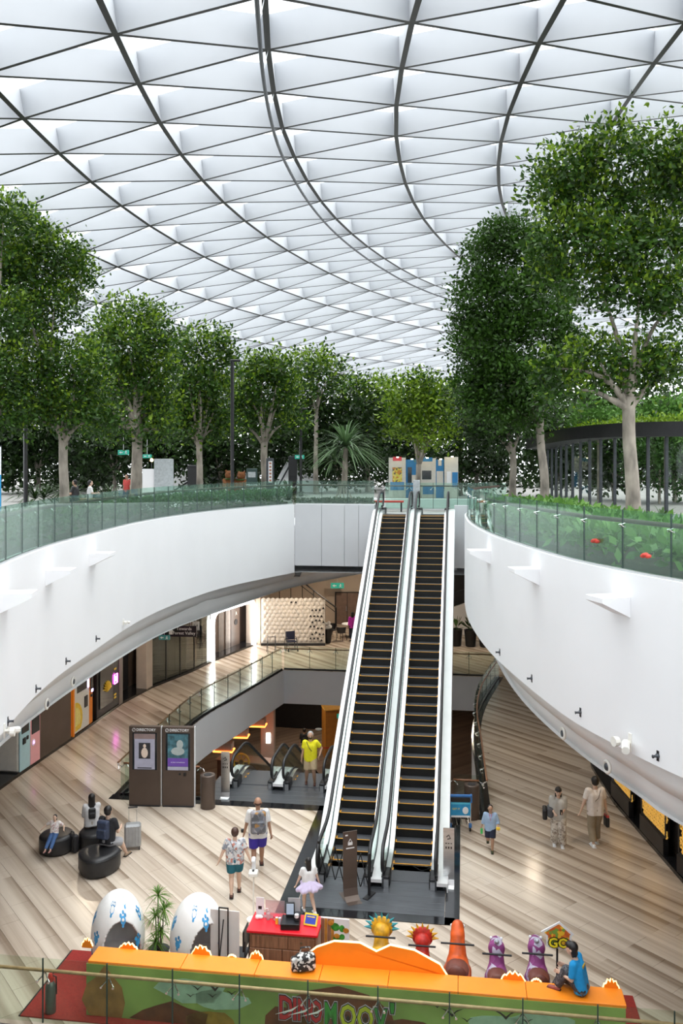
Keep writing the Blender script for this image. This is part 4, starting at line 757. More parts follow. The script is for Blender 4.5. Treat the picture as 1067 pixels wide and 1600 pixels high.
# gold lattice panels along the right wall
GOLD = pm('glowing_gold_lattice', (.9, .55, .12), .4, .0, var=.1, emit=(1, .6, .12), est=.12); GBK = pm('dark_backing', (.05, .03, .012), .6, emit=(1, .55, .12), est=.0)  # lattice bars glow faintly to look lit; the panel behind is plain dark
for k, (u0, u1) in enumerate(((1000, 1035), (1040, 1075), (1078, 1100))):
    pass
for k, (y0, y1) in enumerate(((17.6, 19.2), (19.5, 21.1), (21.9, 23.5), (24.3, 25.9))):
    a = Vector((wx(WRP, y0), y0, 0)); b = Vector((wx(WRP, y1), y1, 0)); d = b-a
    v = thing('lattice_panel', ['gold lattice window panel nearest the right edge of the picture', 'gold lattice window panel, second from the right edge', 'gold lattice window panel behind the man in white', 'gold lattice window panel farthest along the right wall'][k], 'panel', (a+b)/2+Vector((.2, 0, .55)), math.atan2(d.y, d.x)+PI, 'gold lattice windows')
    w = d.length; H = 2.0
    fb(v, 'kick_panel', BLKMET, 0, -.12, -.23, w, .14, .44)
    fb(v, 'backing_panel', GBK, 0, -.03, H/2, w, .04, H)
    for x in (-w/2, w/2): fb(v, 'frame', BLKMET, x, -.1, H/2, .07, .08, H)
    for z in (0, H): fb(v, 'frame', BLKMET, 0, -.1, z, w, .08, .07)
    m = MB(); st_ = .26
    for i in range(-2, 9):
        for j in range(10):
            x = -w/2+i*st_*1.0+(j % 2)*st_/2; z = .06+j*.225
            if not (-w/2 < x < w/2) or z > H-.03: continue
            for q in range(6):
                aa = q*PI/3; bb = aa+PI/3; m.box((x+.14*math.cos((aa+bb)/2)*.87, -.115, z+.14*math.sin((aa+bb)/2)*.87), (.03, .02, .145), 0, M=None) if q % 3 == 0 else m.tube([(x+.14*math.cos(aa), -.115, min(max(z+.14*math.sin(aa), 0), H)), (x+.14*math.cos(bb), -.115, min(max(z+.14*math.sin(bb), 0), H))], .02, 4)
            for q in range(3):
                aa = q*PI/3+PI/6; m.tube([(x+.12*math.cos(aa), -.115, min(max(z+.12*math.sin(aa), 0), H)), (x-.12*math.cos(aa), -.115, min(max(z-.12*math.sin(aa), 0), H))], .016, 4)
    m.build('lattice', GOLD, v)
# ceiling lamps added to warm the hall; no fittings in view
LAMP = pm('downlight_disc', (1, .95, .85), .4, var=0, emit=(1, .86, .66), est=14)
def downlight(x, y, p, z=4.2, col=(1, .84, .64), lab=''):
    v = thing('added_ceiling_lamp', lab, 'lamp', (x, y, z)); MB().lathe([(.13, -.02), (.15, -.02), (.15, .02), (.13, .02)], 16).build('rim', STEEL, v); MB().lathe([(.12, -.015), (.12, .0)], 16).build('lens', LAMP, v)
    l = bpy.data.lights.new('lamp_light', 'AREA'); l.shape = 'DISK'; l.size = .26; l.energy = p; l.color = col; o = bpy.data.objects.new('lamp_light', l); C.objects.link(o); o.parent = v; o.location = (0, 0, -.04)
for i, (x, y, p, n) in enumerate([(-8.4, 29, 50, 'near the fruit juice machine'), (-7.7, 36, 50, 'over the walkway by the dark opening'), (-4.6, 43.5, 60, 'before the glowing lift portal'), (-2.3, 45.6, 70, 'before the hexagon screen'), (.6, 50, 80, 'over the cafe table'), (6.8, 45.5, 60, 'over the potted plants'), (6.6, 30, 30, 'over the right-hand walkway'), (6.7, 22, 25, 'over the walking couple')]):
    downlight(x, y, p*.6, lab='unseen round ceiling downlight '+n)
# ------------------------------------------------------------------ the floor below, seen through the well
OR = pm('orange_neon', (1, .25, .05), .4, emit=(1, .2, .03), est=3.5)
for k, (u, v_) in enumerate(((350, 1172), (374, 1150), (402, 1133))):
    p = on(u, v_, -2.7); v = thing('shop_pendant', ['nearest', 'middle', 'farthest'][k]+' orange-edged square shop pendant under the well edge', 'pendant', p, -.1); m = MB(); s = .42
    m.tube([(-s, -s*.6, 0), (s, -s*.6, 0), (s, s*.6, 0), (-s, s*.6, 0), (-s, -s*.6, 0)], .035, 6); m.build('light_edge', OR, v); fb(v, 'shade', pm('pale_shade', (.5, .42, .36), .6), 0, 0, .2, .8, .48, .3, .02); fb(v, 'stem', STEEL, 0, 0, .7, .03, .03, .72)
v = thing('column', 'beige column on the lower floor left of the kiosk', 'column', (-3.65, 43.3, -6)); fb(v, 'shaft', BEIGE, 0, 0, 2.18, .7, .7, 4.35, .05); fb(v, 'base', BLKMET, 0, 0, .06, .74, .74, .12); fb(v, 'light_panel', GLOW, .05, -.36, 2.4, .2, .02, .5)
v = thing('kiosk', 'amber kiosk with white printed notices on the lower floor', 'kiosk', (-.35, 47.5, -6), .2); AM = pm('amber_kiosk', (.5, .2, .03), .45, var=.08)
fb(v, 'body', AM, 0, 0, 1.3, 1.3, 1.0, 2.6, .03); fb(v, 'top', pm('amber_kiosk_top', (.7, .38, .08), .45), 0, 0, 2.63, 1.36, 1.06, .06); fb(v, 'header', TEAL, .3, -.51, 2.3, .6, .02, .25)
for i in range(12): fb(v, 'notice', PRINTW, .12+(i % 3)*.2, -.51, .8+(i//3)*.32, .15, .02, .22, 0)
v = thing('counter', 'dark shop counter on the lower floor under the orange pendants', 'counter', (-4.5, 41, -6), -.3); fb(v, 'body', pm('lower_counter', (.16, .1, .07), .4, var=.1), 0, 0, 1.0, 2.6, .8, 2.0, .03); fb(v, 'top', BEIGE, 0, 0, 2.03, 2.7, .9, .06)
v = thing('wheel_ornament', 'round yellow spoked wheel ornament behind the escalator going down', 'ornament', at(377, 1190, 40.2), -.1); m = MB(); m.tube([(.36*math.cos(a), 0, .36*math.sin(a)) for a in [i*PI/12 for i in range(25)]], .05, 6); m.build('rim', LEMON, v)
for i in range(4): a = i*PI/4; MB().tube([(.34*math.cos(a), 0, .34*math.sin(a)), (-.34*math.cos(a), 0, -.34*math.sin(a))], .03, 5).build('spoke', LEMON, v)
MB().lathe([(.1, -.03), (.1, .03)], 12, M=RX).build('hub', BRONZE, v)
v = thing('reception_desk', 'long dark desk at the back of the lower floor', 'desk', (-3.2, 53, -6), -.2); fb(v, 'body', BLKMET, 0, 0, 1.2, 5.5, 1.0, 2.4, .03); fb(v, 'top', DKGREY, 0, 0, 2.45, 5.7, 1.2, .1, .02)
v = thing('queue_barrier', 'thin black barrier post with red belt beside the amber kiosk', 'barrier', (-1.5, 46, -6)); MB().tube([(0, 0, 0), (0, 0, 1.0)], .03, 8).build('post', BLKMET, v); MB().lathe([(.18, 0), (.18, .03), (.03, .06)], 14).build('base', BLKMET, v); MB().box((.45, 0, .92), (.9, .01, .05)).build('belt', pm('red_belt', (.6, .03, .03), .6), v)
for i, (x, y) in enumerate(((-3, 46), (1, 50), (-1, 38))): downlight(x, y, 40, -1.65, lab='ceiling downlight of the lower floor '+['above the desk', 'above the kiosk', 'above the moving stairs'][i])

# ------------------------------------------------------------------ soft shapes: capsules fused into one skin
def capm(mb, p0, r0, p1, r1, n=12, flat=None, ends=(1, 1)):
    p0, p1 = Vector(p0), Vector(p1); d = p1-p0; L = d.length
    if L < 1e-5: mb.sph(p0, r0, n, 8); return
    q = d.to_track_quat('Z', 'Y'); M = Matrix.Translation(p0) @ q.to_matrix().to_4x4()
    pr = []
    if ends[0]: pr += [(r0*math.sin(a), -r0*math.cos(a)) for a in (.15, .5, .9, 1.25)]
    pr += [(r0, 0), ((r0+r1)/2, L/2), (r1, L)]
    if ends[1]: pr += [(r1*math.cos(a), L+r1*math.sin(a)) for a in (.32, .67, 1.07, 1.42)]
    mb.lathe(pr, n, M=M)
def skin(name, mb, voxel, mat, parent, it=4, loc=None, post=None):
    me = mb.mesh(name); o = bpy.data.objects.new('tmp', me); C.objects.link(o)
    r = o.modifiers.new('r', 'REMESH'); r.mode = 'VOXEL'; r.voxel_size = voxel
    if it: s_ = o.modifiers.new('s', 'SMOOTH'); s_.factor = .5; s_.iterations = it
    m2 = bpy.data.meshes.new_from_object(o.evaluated_get(bpy.context.evaluated_depsgraph_get()))
    bpy.data.objects.remove(o); bpy.data.meshes.remove(me); m2.materials.clear(); m2.name = name
    m2.polygons.foreach_set('use_smooth', [True]*len(m2.polygons))
    if post: post(m2)
    return link(name, m2, mat, parent, loc)

# ------------------------------------------------------------------ signs, bins and trolley round the escalators
SCREEN = pm('dim_screen', (.05, .05, .07), .2, emit=(.3, .3, .42), est=.1)
def directory(label, u, var):
    p = on(u, 1245.5); v = thing('directory_board', label, 'sign', (p.x, 25.35+(.0 if var else .05), 0), -TH*.4, 'directory boards')
    fb(v, 'casing', BRONZE, 0, 0, 1.165, .93, .16, 2.31, .012); fb(v, 'base', BLKMET, 0, 0, .02, .9, .2, .04); fb(v, 'light_strip', PRINTW, .48, 0, 1.17, .018, .12, 2.3, 0)
    text('DIRECTORY', .105, PRINTW, v, TR(.04, -.083, 2.22) @ RX, bold=.002); MB().tube([(-.32+.045*math.cos(a), -.085, 2.22+.045*math.sin(a)) for a in [i*PI/8 for i in range(17)]], .007, 4).build('info_mark', PRINTW, v); text('i', .07, PRINTW, v, TR(-.32, -.083, 2.22) @ RX)
    s = fb(v, 'screen', DGLASS, 0, -.075, 1.6, .72, .02, 1.08, .004)
    if var == 0:
        fb(s, 'screen_image', pm('poster_grey', (.3, .3, .38), .4, emit=(.5, .5, .62), est=.1), 0, -.088, 1.52, .6, .006, .88, 0); fb(s, 'screen_image', pm('poster_rust', (.22, .17, .17), .4, emit=(.3, .2, .18), est=.1), 0, -.088, 2.03, .62, .006, .16, 0)
        fb(s, 'portrait_frame', pm('poster_dark', (.05, .05, .06), .4), 0, -.093, 1.62, .34, .006, .46, 0)
        m = MB(); m.sph((0, -.097, 1.76), (.045, .006, .055), 10, 6); m.sph((0, -.097, 1.56), (.1, .006, .15), 10, 6); m.build('portrait_figure', pm('poster_skin', (.5, .4, .33), .5, emit=(.5, .42, .36), est=.2), s)
        fb(s, 'caption_bar', MC['poster_dark'], 0, -.093, 1.12, .42, .006, .03, 0)
    else:
        fb(s, 'screen_image', pm('poster_teal', (.06, .16, .2), .4, var=.5, scale=7, emit=(.12, .3, .36), est=.05), 0, -.088, 1.75, .6, .006, .72, 0); fb(s, 'screen_image', pm('poster_violet', (.12, .06, .3), .4, emit=(.2, .08, .5), est=.1), 0, -.09, 1.3, .6, .006, .24, 0)
        fb(s, 'screen_image', MC['poster_grey'], 0, -.09, 1.12, .6, .006, .1, 0); m = MB(); m.sph((.06, -.097, 1.82), (.1, .006, .13), 10, 6); m.sph((.0, -.097, 1.62), (.2, .006, .12), 10, 6); m.build('portrait_figure', pm('poster_pale', (.4, .45, .45), .5, emit=(.4, .5, .5), est=.05), s); text('at your convenience', .05, PRINTW, s, TR(0, -.095, 1.3) @ RX, ext=.001)
    if var: fb(v, 'camera_box', BLKMET, .2, -.09, .95, .07, .03, .1); fb(v, 'scanner', BLKMET, .06, -.09, .96, .05, .03, .06)
directory('tall bronze directory board showing a grey portrait poster', 234.5, 0); directory('tall bronze directory board showing a teal and violet poster', 285.5, 1)
def bin_(label, p):
    v = thing('litter_bin', label, 'bin', p, 0, 'bronze litter bins'); MB().lathe([(.21, 0), (.215, .02), (.215, .93), (.21, .95), (.12, .95), (.11, .94), (.1, .8)], 24).build('body', BRONZE, v, True); MB().lathe([(.115, .951), (.115, .955)], 18).build('opening', BLACK, v); MB().lathe([(.2, .0), (.2, .03)], 24).build('foot', BLKMET, v)
bin_('round bronze litter bin beside the directory boards', (-3.87, 25.25, 0)); bin_('round bronze litter bin behind the luggage trolley', (3.66, 24.5, 0))
def totem(label, p, rz):
    v = thing('silver_totem', label, 'sign', p, rz, 'silver notice totems'); m = MB(); pr = [(-.16, .0), (-.05, .03), (0, .15), (.0, 1.36)]
    m.loft([[(x, y, z) for y, z in pr]+[(x, y+.025, z) for y, z in pr[::-1]] for x in (-.13, .13)], True); m.f += [tuple(range(8))[::-1], tuple(range(8, 16))]; m.build('panel', STEEL, v)
    p_ = MB(); p_.tube([(-.05, -.006, 1.15), (0, -.006, 1.2), (.04, -.006, 1.12), (-.03, -.006, 1.1)], .012, 5); p_.build('pictogram', BLKMET, v)
    for i in range(3): fb(v, 'pictogram', BLKMET, -.06+i*.06, -.004, .9, .03, .006, .05, 0); fb(v, 'pictogram', BLKMET, -.06+i*.06, -.004, 1.0, .035, .006, .02, 0)
    fb(v, 'foot', STEEL, 0, -.08, .012, .26, .24, .02)
totem('silver notice totem beside the escalator going down', on(352, 1246), -.1); totem('silver notice totem at the foot of the right-hand tall escalator', on(701, 1384), -.15)
# bronze curled sign before the closed escalator
v = thing('curved_sign', 'bronze curl-footed sign standing before the gated left escalator', 'sign', on(547, 1404), .35)
pr = [(-.34, .02), (-.2, .03), (-.08, .1), (-.02, .25), (0, .45), (0, 1.54)]; m = MB(); m.loft([[(x, y, z) for y, z in pr]+[(x, y+.02, z) for y, z in pr[::-1]] for x in (-.17, .17)], True); m.f += [tuple(range(12))[::-1], tuple(range(12, 24))]; m.build('panel', BRONZE, v)
fb(v, 'foot', BRONZE, 0, .1, .012, .34, .4, .02); fb(v, 'logo_mark', PRINTW, 0, -.006, 1.26, .11, .006, .07, .01); MB().tube([(-.04, -.008, 1.3), (0, -.008, 1.37), (.04, -.008, 1.3)], .008, 5).build('logo_mark', PRINTW, v); fb(v, 'caption', PRINTW, 0, -.006, 1.16, .2, .004, .025, 0); fb(v, 'caption', PRINTW, -.09, -.006, 1.46, .06, .004, .03, 0)
# folding gate
a, b = ef(20.45, -3.42), ef(19.95, -2.16); d = b-a
v = thing('folding_gate', 'black expanding lattice gate closing the left escalator', 'gate', a, math.atan2(d.y, d.x)); W = d.length
for x in (0, W): fb(v, 'post', BLKMET, x, 0, .5, .06, .06, 1.0); fb(v, 'post_foot', BLKMET, x, 0, .02, .14, .4, .04)
n = 5
for i in range(n+1):
    x0 = W*i/(n+1); x1 = W*(i+1)/(n+1)
    MB().tube([(x0, .012, .18), (x1, .012, .95)], .013, 5).build('lattice_bar', BLKMET, v); MB().tube([(x0, -.012, .95), (x1, -.012, .18)], .013, 5).build('lattice_bar', BLKMET, v)
# luggage trolley
p = on(718, 1296); v = thing('luggage_trolley', 'silver luggage trolley with blue handle and blue advert panel', 'trolley', p, -.05)
BLU = pm('trolley_blue', (.03, .16, .45), .4)
for sx in (-1, 1):
    MB().tube([(sx*.27, .5, .14), (sx*.27, -.1, .16), (sx*.27, -.2, .25), (sx*.27, -.28, 1.0)], .02, 8).build('frame_tube', CHROME, v); MB().lathe([(.09, -.025), (.09, .025)], 14, M=TR(sx*.27, -.1, .09) @ Matrix.Rotation(PI/2, 4, 'Y')).build('wheel', BLACK, v)
    fb(v, 'bumper', BLU, sx*.27, -.2, .2, .08, .1, .12, .02)
MB().lathe([(.07, -.025), (.07, .025)], 14, M=TR(0, .5, .07) @ Matrix.Rotation(PI/2, 4, 'Y')).build('wheel', BLACK, v)
m = MB(); m.tube([(-.27, .5, .14), (0, .62, .14), (.27, .5, .14)], .02, 8); m.build('front_bar', CHROME, v)
for i in range(4): MB().tube([(-.2+i*.13, -.1, .17), (-.2+i*.13, .5, .15)], .01, 6).build('deck_bar', CHROME, v)
fb(v, 'handle', BLU, 0, -.3, 1.03, .62, .06, .07, .02); fb(v, 'handle', BLU, -.29, -.24, .94, .05, .14, .2, .02); fb(v, 'handle', BLU, .29, -.24, .94, .05, .14, .2, .02)
fb(v, 'basket', BLKMET, 0, -.22, .92, .5, .2, .12, .01); q = fb(v, 'advert_panel', pm('advert_blue', (.02, .3, .6), .4), 0, -.3, .66, .54, .02, .4, .005); fb(q, 'advert_strip', PRINTW, 0, -.302, .48, .5, .02, .05, 0); fb(q, 'advert_strip', pm('advert_cyan', (.1, .55, .75), .4), 0, -.303, .83, .5, .02, .05, 0); text('GET IT', .07, pm('advert_yellow', (.9, .8, .1), .5), q, TR(-.12, -.315, .68) @ RX, ext=.002)
m = MB(); m.sph((.13, -.31, .64), (.08, .008, .1), 10, 6); m.build('advert_figure', PRINTW, q)
# ------------------------------------------------------------------ seats
LEA = pm('black_leather', (.018, .018, .02), .38, var=.2, scale=4)
def pouf(label, p, r, h, tri=0, rz=0, sy=1.0):
    v = thing('pouf', label, 'pouf', p, rz, 'black leather poufs'); rings = []
    for f, z in ((.80, 0), (.93, .02), (1, .1), (1, h-.12), (.97, h-.05), (.88, h-.01), (.6, h), (.1, h+.0)):
        rings.append([(r*f*(1+tri*math.cos(3*a))*math.cos(a), r*f*(1+tri*math.cos(3*a))*math.sin(a)*sy, z) for a in [i*2*PI/40 for i in range(40)]])
    m = MB(); m.loft(rings, True); m.f += [tuple(range(40))[::-1], tuple(7*40+i for i in range(40))]; m.build('cushion', LEA, v, True)
    m = MB(); f = .985; m.tube([(r*f*(1+tri*math.cos(3*a))*math.cos(a), r*f*(1+tri*math.cos(3*a))*math.sin(a)*sy, h-.07) for a in [i*2*PI/40 for i in range(41)]], .009, 5); m.build('piping', LEA, v, True)
    m = MB(); m.lathe([(r*.72, .0), (r*.72, .015)], 24); m.build('base', BLKMET, v)
P1, P2, P3 = Vector((-7.33, 22.45, 0)), Vector((-5.95, 21.35, 0)), Vector((-6.42, 22.65, 0))
pouf('round black leather pouf where the toddler sits', P1, .44, .46); pouf('large rounded-triangle black leather pouf nearest the white eggs', P2, .5, .48, .07, .5); pouf('small black leather pouf behind the large one, under the woman in white', P3, .4, .46, .04)
v = thing('suitcase', 'grey trolley suitcase standing beside the man in navy', 'suitcase', (-5.4, 22.55, 0), .2); GS = pm('grey_suitcase_shell', (.35, .36, .37), .35, .2, var=.08); fb(v, 'shell', GS, 0, 0, .36, .42, .26, .6, .05)
for i in range(5): fb(v, 'rib', GS, -.16+i*.08, -.133, .36, .02, .012, .5, .004)
for sx in (-1, 1):
    MB().tube([(sx*.1, .1, .66), (sx*.1, .1, 1.02)], .009, 6).build('handle_tube', STEEL, v)
    for sy in (-1, 1): MB().lathe([(.035, -.015), (.035, .015)], 10, M=TR(sx*.17, sy*.09, .035) @ Matrix.Rotation(PI/2, 4, 'Y')).build('wheel', BLACK, v)
fb(v, 'grip', BLKMET, 0, .1, 1.03, .24, .04, .03, .01)
def backpack(name, label, loc, rz, mat, sc=1.0, parent=None):
    v = thing(name, label, 'bag', loc, rz) if parent is None else parent
    m = MB(); m.box((0, 0, .24*sc), (.3*sc, .16*sc, .46*sc), .05*sc); m.box((0, -.09*sc, .17*sc), (.25*sc, .09*sc, .24*sc), .03*sc); skin('bag_body', m, .018, mat, v, 3)
    MB().tube([(-.06*sc, .02, .46*sc), (-.05*sc, .02, .53*sc), (.05*sc, .02, .53*sc), (.06*sc, .02, .46*sc)], .01*sc, 6).build('grab_loop', BLACK, v)
    for sx in (-1, 1): MB().tube([(sx*.09*sc, .07*sc, .44*sc), (sx*.12*sc, .12*sc, .38*sc), (sx*.12*sc, .12*sc, .15*sc), (sx*.1*sc, .07*sc, .06*sc)], .016*sc, 5).build('strap', BLACK, v)
    MB().tube([(-.11*sc, -.138*sc, .25*sc), (0, -.14*sc, .27*sc), (.11*sc, -.138*sc, .25*sc)], .006*sc, 4).build('zip', DKGREY, v); return v
backpack('backpack', 'black backpack leaning on the floor between the poufs', (-6.88, 22.35, 0), 2.6, pm('black_nylon', (.02, .02, .023), .6, var=.2, scale=20), 1.0)
# ------------------------------------------------------------------ orange dinosaur play stand
SF, SB, ZT = 14.95, 15.42, 1.0
RED = pm('red_carpet', (.30, .018, .012), .8, var=.12, scale=30); NEON = pm('warm_neon_edge', (1, .8, .5), .4, emit=(1, .62, .22), est=1.2)
v = thing('red_mat', 'dark red carpet mat under the play stand', 'mat', ef(15.83, -2.4, 0), -TH); fb(v, 'carpet', RED, 0, 0, .012, 11.05, 2.14, .024, .004); fb(v, 'edging', BLKMET, -5.54, 0, .01, .04, 2.14, .02)
stand = thing('play_stand', 'long orange-topped play stand wall with a green dinosaur mural', 'play stand', ef(SF, -2.05, 0), -TH); TL, TRt = -4.68, 4.72
cuts = [TL, -2.95, -1.6, -.45, .75, 1.95, 3.1, TRt]
for a, b in zip(cuts, cuts[1:]):
    q = fb(stand, 'top_panel', ORANGE, (a+b)/2, (SB-SF)/2, ZT-.03, b-a-.008, SB-SF, .06, .006)
core = fb(stand, 'core', pm('stand_core', (.2, .25, .1), .6), 0, (SB-SF)/2, ZT/2-.02, TRt-TL-.02, SB-SF-.03, ZT-.06, 0)
GRN = pm('mural_green', (.24, .36, .09), .55, var=.25, scale=.7); mu = fb(stand, 'mural', GRN, 0, .0, ZT/2-.02, TRt-TL, .02, ZT-.06, 0)
def flat(pts, y, mat, name='mural_print'):
    m = MB(); m.prism(pts, 0, .004, M=TR(0, y, 0) @ RX); return m.build(name, mat, mu)
SKYP = pm('mural_sky', (.33, .5, .38), .55, var=.1); ROCK = pm('mural_rock', (.13, .035, .012), .55, var=.25, scale=4); ROCK2 = pm('mural_rock_ochre', (.28, .18, .02), .55, var=.2, scale=5); TRUNKP = pm('mural_tan', (.33, .17, .05), .55, var=.2, scale=3)
def blobpts(cx, cz, rx, rz, n, seed, lo=None):
    r = random.Random(seed); o = []
    for k in range(n):
        a = 2*PI*k/n; f = r.uniform(.82, 1.12); z = cz+rz*f*math.sin(a)
        o.append((cx+rx*f*math.cos(a), max(z, .03) if lo is None else max(z, lo)))
    return o
for cx, cz, rx, rz_, sd in ((-2.75, .62, .65, .22, 1), (-2.2, .5, .5, .18, 2), (3.35, .6, .6, .2, 3), (2.65, .5, .5, .18, 4)): flat(blobpts(cx, cz, rx, rz_, 14, sd), -.012, SKYP)
for cx, cz, rx, rz_, sd, mt in ((-.1, .25, 1.0, .62, 5, ROCK), (1.0, .1, .75, .4, 6, ROCK), (-.95, .1, .55, .45, 7, ROCK), (-3.1, .05, .7, .35, 8, ROCK), (-4.35, .3, .4, .6, 9, TRUNKP), (-.5, .1, .3, .3, 10, ROCK2), (-2.4, .05, .5, .25, 11, ROCK2), (4.5, .25, .3, .4, 12, TRUNKP), (1.9, .05, .5, .22, 13, ROCK2), (3.4, .02, .9, .2, 14, ROCK)): flat(blobpts(cx, cz, rx, rz_, 12, sd), -.016, mt)
for cx, cz, s in ((-2.3, .75, .22), (-2.62, .7, .12), (-2.35, .58, .09), (-2.0, .66, .1), (-2.75, .55, .08), (1.85, .66, .2), (1.6, .74, .09), (2.1, .55, .1), (3.1, .62, .1), (2.75, .7, .22)): flat([(cx-s, cz+s*.25), (cx-s*.4, cz+s*.1), (cx, cz-s*.2), (cx+s*.4, cz+s*.15), (cx+s, cz+s*.35), (cx+s*.35, cz), (cx, cz-s*.45), (cx-s*.4, cz-s*.05)], -.018, BLKMET, 'bird_print')
LR = pm('logo_red', (.5, .015, .03), .45); LGR = pm('logo_green', (.03, .28, .04), .45); LYG = pm('logo_lime', (.5, .55, .03), .45); LOGB = pm('logo_outline', (.01, .01, .01), .5); LOGP = pm('logo_halo', (.55, .5, .62), .5)
tx = lambda u: (lambda k: (lambda Y: k*Y*math.cos(TH)-Y*math.sin(TH))(SF/(k*math.sin(TH)+math.cos(TH))))((u-533.5)/F)+2.05
for i, (ch, mt, u, z, sz, kx) in enumerate((('D', LR, 447, .46, .56, .62), ('I', LR, 461, .45, .52, .7), ('N', LR, 475, .45, .52, .58), ('O', LR, 494, .44, .52, .52), ('M', LGR, 517, .42, .54, .56), ('O', LYG, 544, .41, .54, .66), ('O', LYG, 571, .40, .54, .66), ('V', LGR, 595, .39, .54, .62), ("'", LGR, 613, .46, .6, .9))):
    x = tx(u); X_ = Matrix.Diagonal((kx, 1, 1, 1))
    text(ch, sz, LOGP, mu, TR(x, -.022, z) @ RX @ X_, 'logo_letter', .002, bold=.042); text(ch, sz, LOGB, mu, TR(x, -.026, z) @ RX @ X_, 'logo_letter', .002, bold=.03); text(ch, sz, mt, mu, TR(x, -.031, z) @ RX @ X_, 'logo_letter', .003, bold=.012)
for k in range(3): x = tx(450+k*20); flat([(x-.22, .36), (x+.06, .47), (x+.2, .55), (x+.08, .44)], -.037, PRINTW, 'claw_mark_print')
for u in (544, 571): MB().sph((tx(u), -.035, .40), (.03, .008, .045), 8, 6).build('eye_print', BLKMET, mu)
# zig-zag backboard with lit edge
def sz_(u, v, s=SB):
    k = (u-533.5)/F; Y = s/(k*math.sin(TH)+math.cos(TH)); return (k*Y*math.cos(TH)-Y*math.sin(TH)+2.05, 10-(v-HZ)/F*Y)
bp_ = [sz_(*q) for q in ((471, 1505), (482, 1491), (495, 1481), (522, 1472), (562, 1474.5), (588, 1488), (610, 1478), (647, 1486), (687, 1508), (699, 1527))]
m = MB(); m.prism([(x, z) for x, z in bp_]+[(bp_[-1][0], ZT-.02), (bp_[0][0], ZT-.02)], -.06, 0, M=TR(0, SB-SF, 0) @ RX); bb = m.build('backboard', ORANGE, stand)
MB().tube([(x, SB-SF+.03, z) for x, z in bp_], .022, 6).build('neon_edge', NEON, bb)
def crest(u, v, w, h, kind):
    x, z = sz_(u, v); n = 14
    pts = [(x+w*(i/n-.5), ZT-.02+h*(math.sin(PI*i/n)**.6)*(1+.25*math.sin(i*1.9+kind))) for i in range(n+1)]
    m = MB(); m.prism([(pts[0][0], ZT-.05)]+pts+[(pts[-1][0], ZT-.05)], -.04, 0, M=TR(0, SB-SF+.0, 0) @ RX); q = m.build('crest', ORANGE, stand); MB().tube([(a, SB-SF+.02, b) for a, b in pts], .018, 6).build('neon_edge', NEON, q)
for u, v_, w, h, k in ((136, 1480, .2, .12, 0), (200, 1478, .34, .1, 1), (314, 1487, .36, .15, 2), (400, 1500, .24, .13, 3), (362, 1492, .14, .04, 4), (802, 1532, .4, .13, 5), (838, 1540, .16, .05, 1), (955, 1548, .26, .14, 0)): crest(u, v_, w, h, k)
# things on the mat behind the stand
EGG = pm('egg_white', (.88, .88, .87), .45, var=.03, scale=5); EGI = pm('egg_grey_lining', (.72, .72, .72), .7, var=.06); EBL = pm('egg_blue_print', (.06, .36, .72), .5, var=.3, scale=10)
def egg(label, x, y, rz, R, H, hx_, seed):
    v = thing('egg_chair', label, 'egg chair', (x, y, .024), rz, 'giant egg chairs')
    def pt(a, f, k=1.0):
        z = f*H; rr = R*math.sin(PI*min(max(.06+.94*f, 0), 1)**1.0*.93+.12)**.8; rr = R*(max(0, 1-((f-.42)/(.58 if f > .42 else .75))**2))**.5; return Vector((rr*k*math.cos(a), rr*k*math.sin(a), z))
    n, q = 120, 90; vs = []; fs = []
    for i in range(q+1):
        f = i/q; f = 1-(1-f)**1.6 if f > .5 else f*(1-.5**1.6)/.5
        for k in range(n): vs.append(pt(2*PI*k/n, f))
    for i in range(q):
        for k in range(n):
            a = [i*n+k, i*n+(k+1) % n, (i+1)*n+(k+1) % n, (i+1)*n+k]; c = sum((vs[j] for j in a), Vector())/4
            if c.y < 0 and ((c.x-hx_)/.36)**2+((c.z-.42)/.68)**2 < 1: continue
            fs.append(tuple(a))
    m = MB(); m.add(vs, fs); o = m.build('shell', EGG, v, True); o.data.materials.append(EGI); s_ = o.modifiers.new('thick', 'SOLIDIFY'); s_.thickness = .05; s_.offset = -1; s_.material_offset = 1
    fb(v, 'seat', EGI, 0, .1, .3, R*1.2, R*.9, .1, .04); r = random.Random(seed)
    for a, f in ((-1.75, .86), (-1.2, .74), (-2.35, .5), (-.62, .42), (-2.85, .68), (-.3, .72), (-2.75, .22), (-1.0, .93)):
        m = MB()
        for (da_, df, s) in ((0, 0, 1.2), (.11, .05, .6), (-.1, .055, .6), (.03, .085, .55), (-.02, -.06, .5)):
            c = [pt(a+da_+s*.1*math.cos(t), f+df+s*.042*math.sin(t), 1.006)+Vector((0, 0, 0)) for t in [k*2*PI/10 for k in range(10)]]; m.add(c, [tuple(range(10))])
        m.build('blue_print', EBL, v)
egg('giant white egg chair with blue paw prints, left of the potted dracaena', -4.42, 17.25, .1, .52, 1.5, .12, 1); egg('giant white egg chair with blue paw prints, behind the white easel board', -2.82, 17.1, .15, .54, 1.5, .2, 2)
DRL = leafmat('dracaena_green', (.04, .12, .015), (.22, .40, .06), .3); BARK = pm('grey_bark', (.30, .26, .215), .85, var=.35, scale=5, bump=.5, stretch=(1, 1, .35))
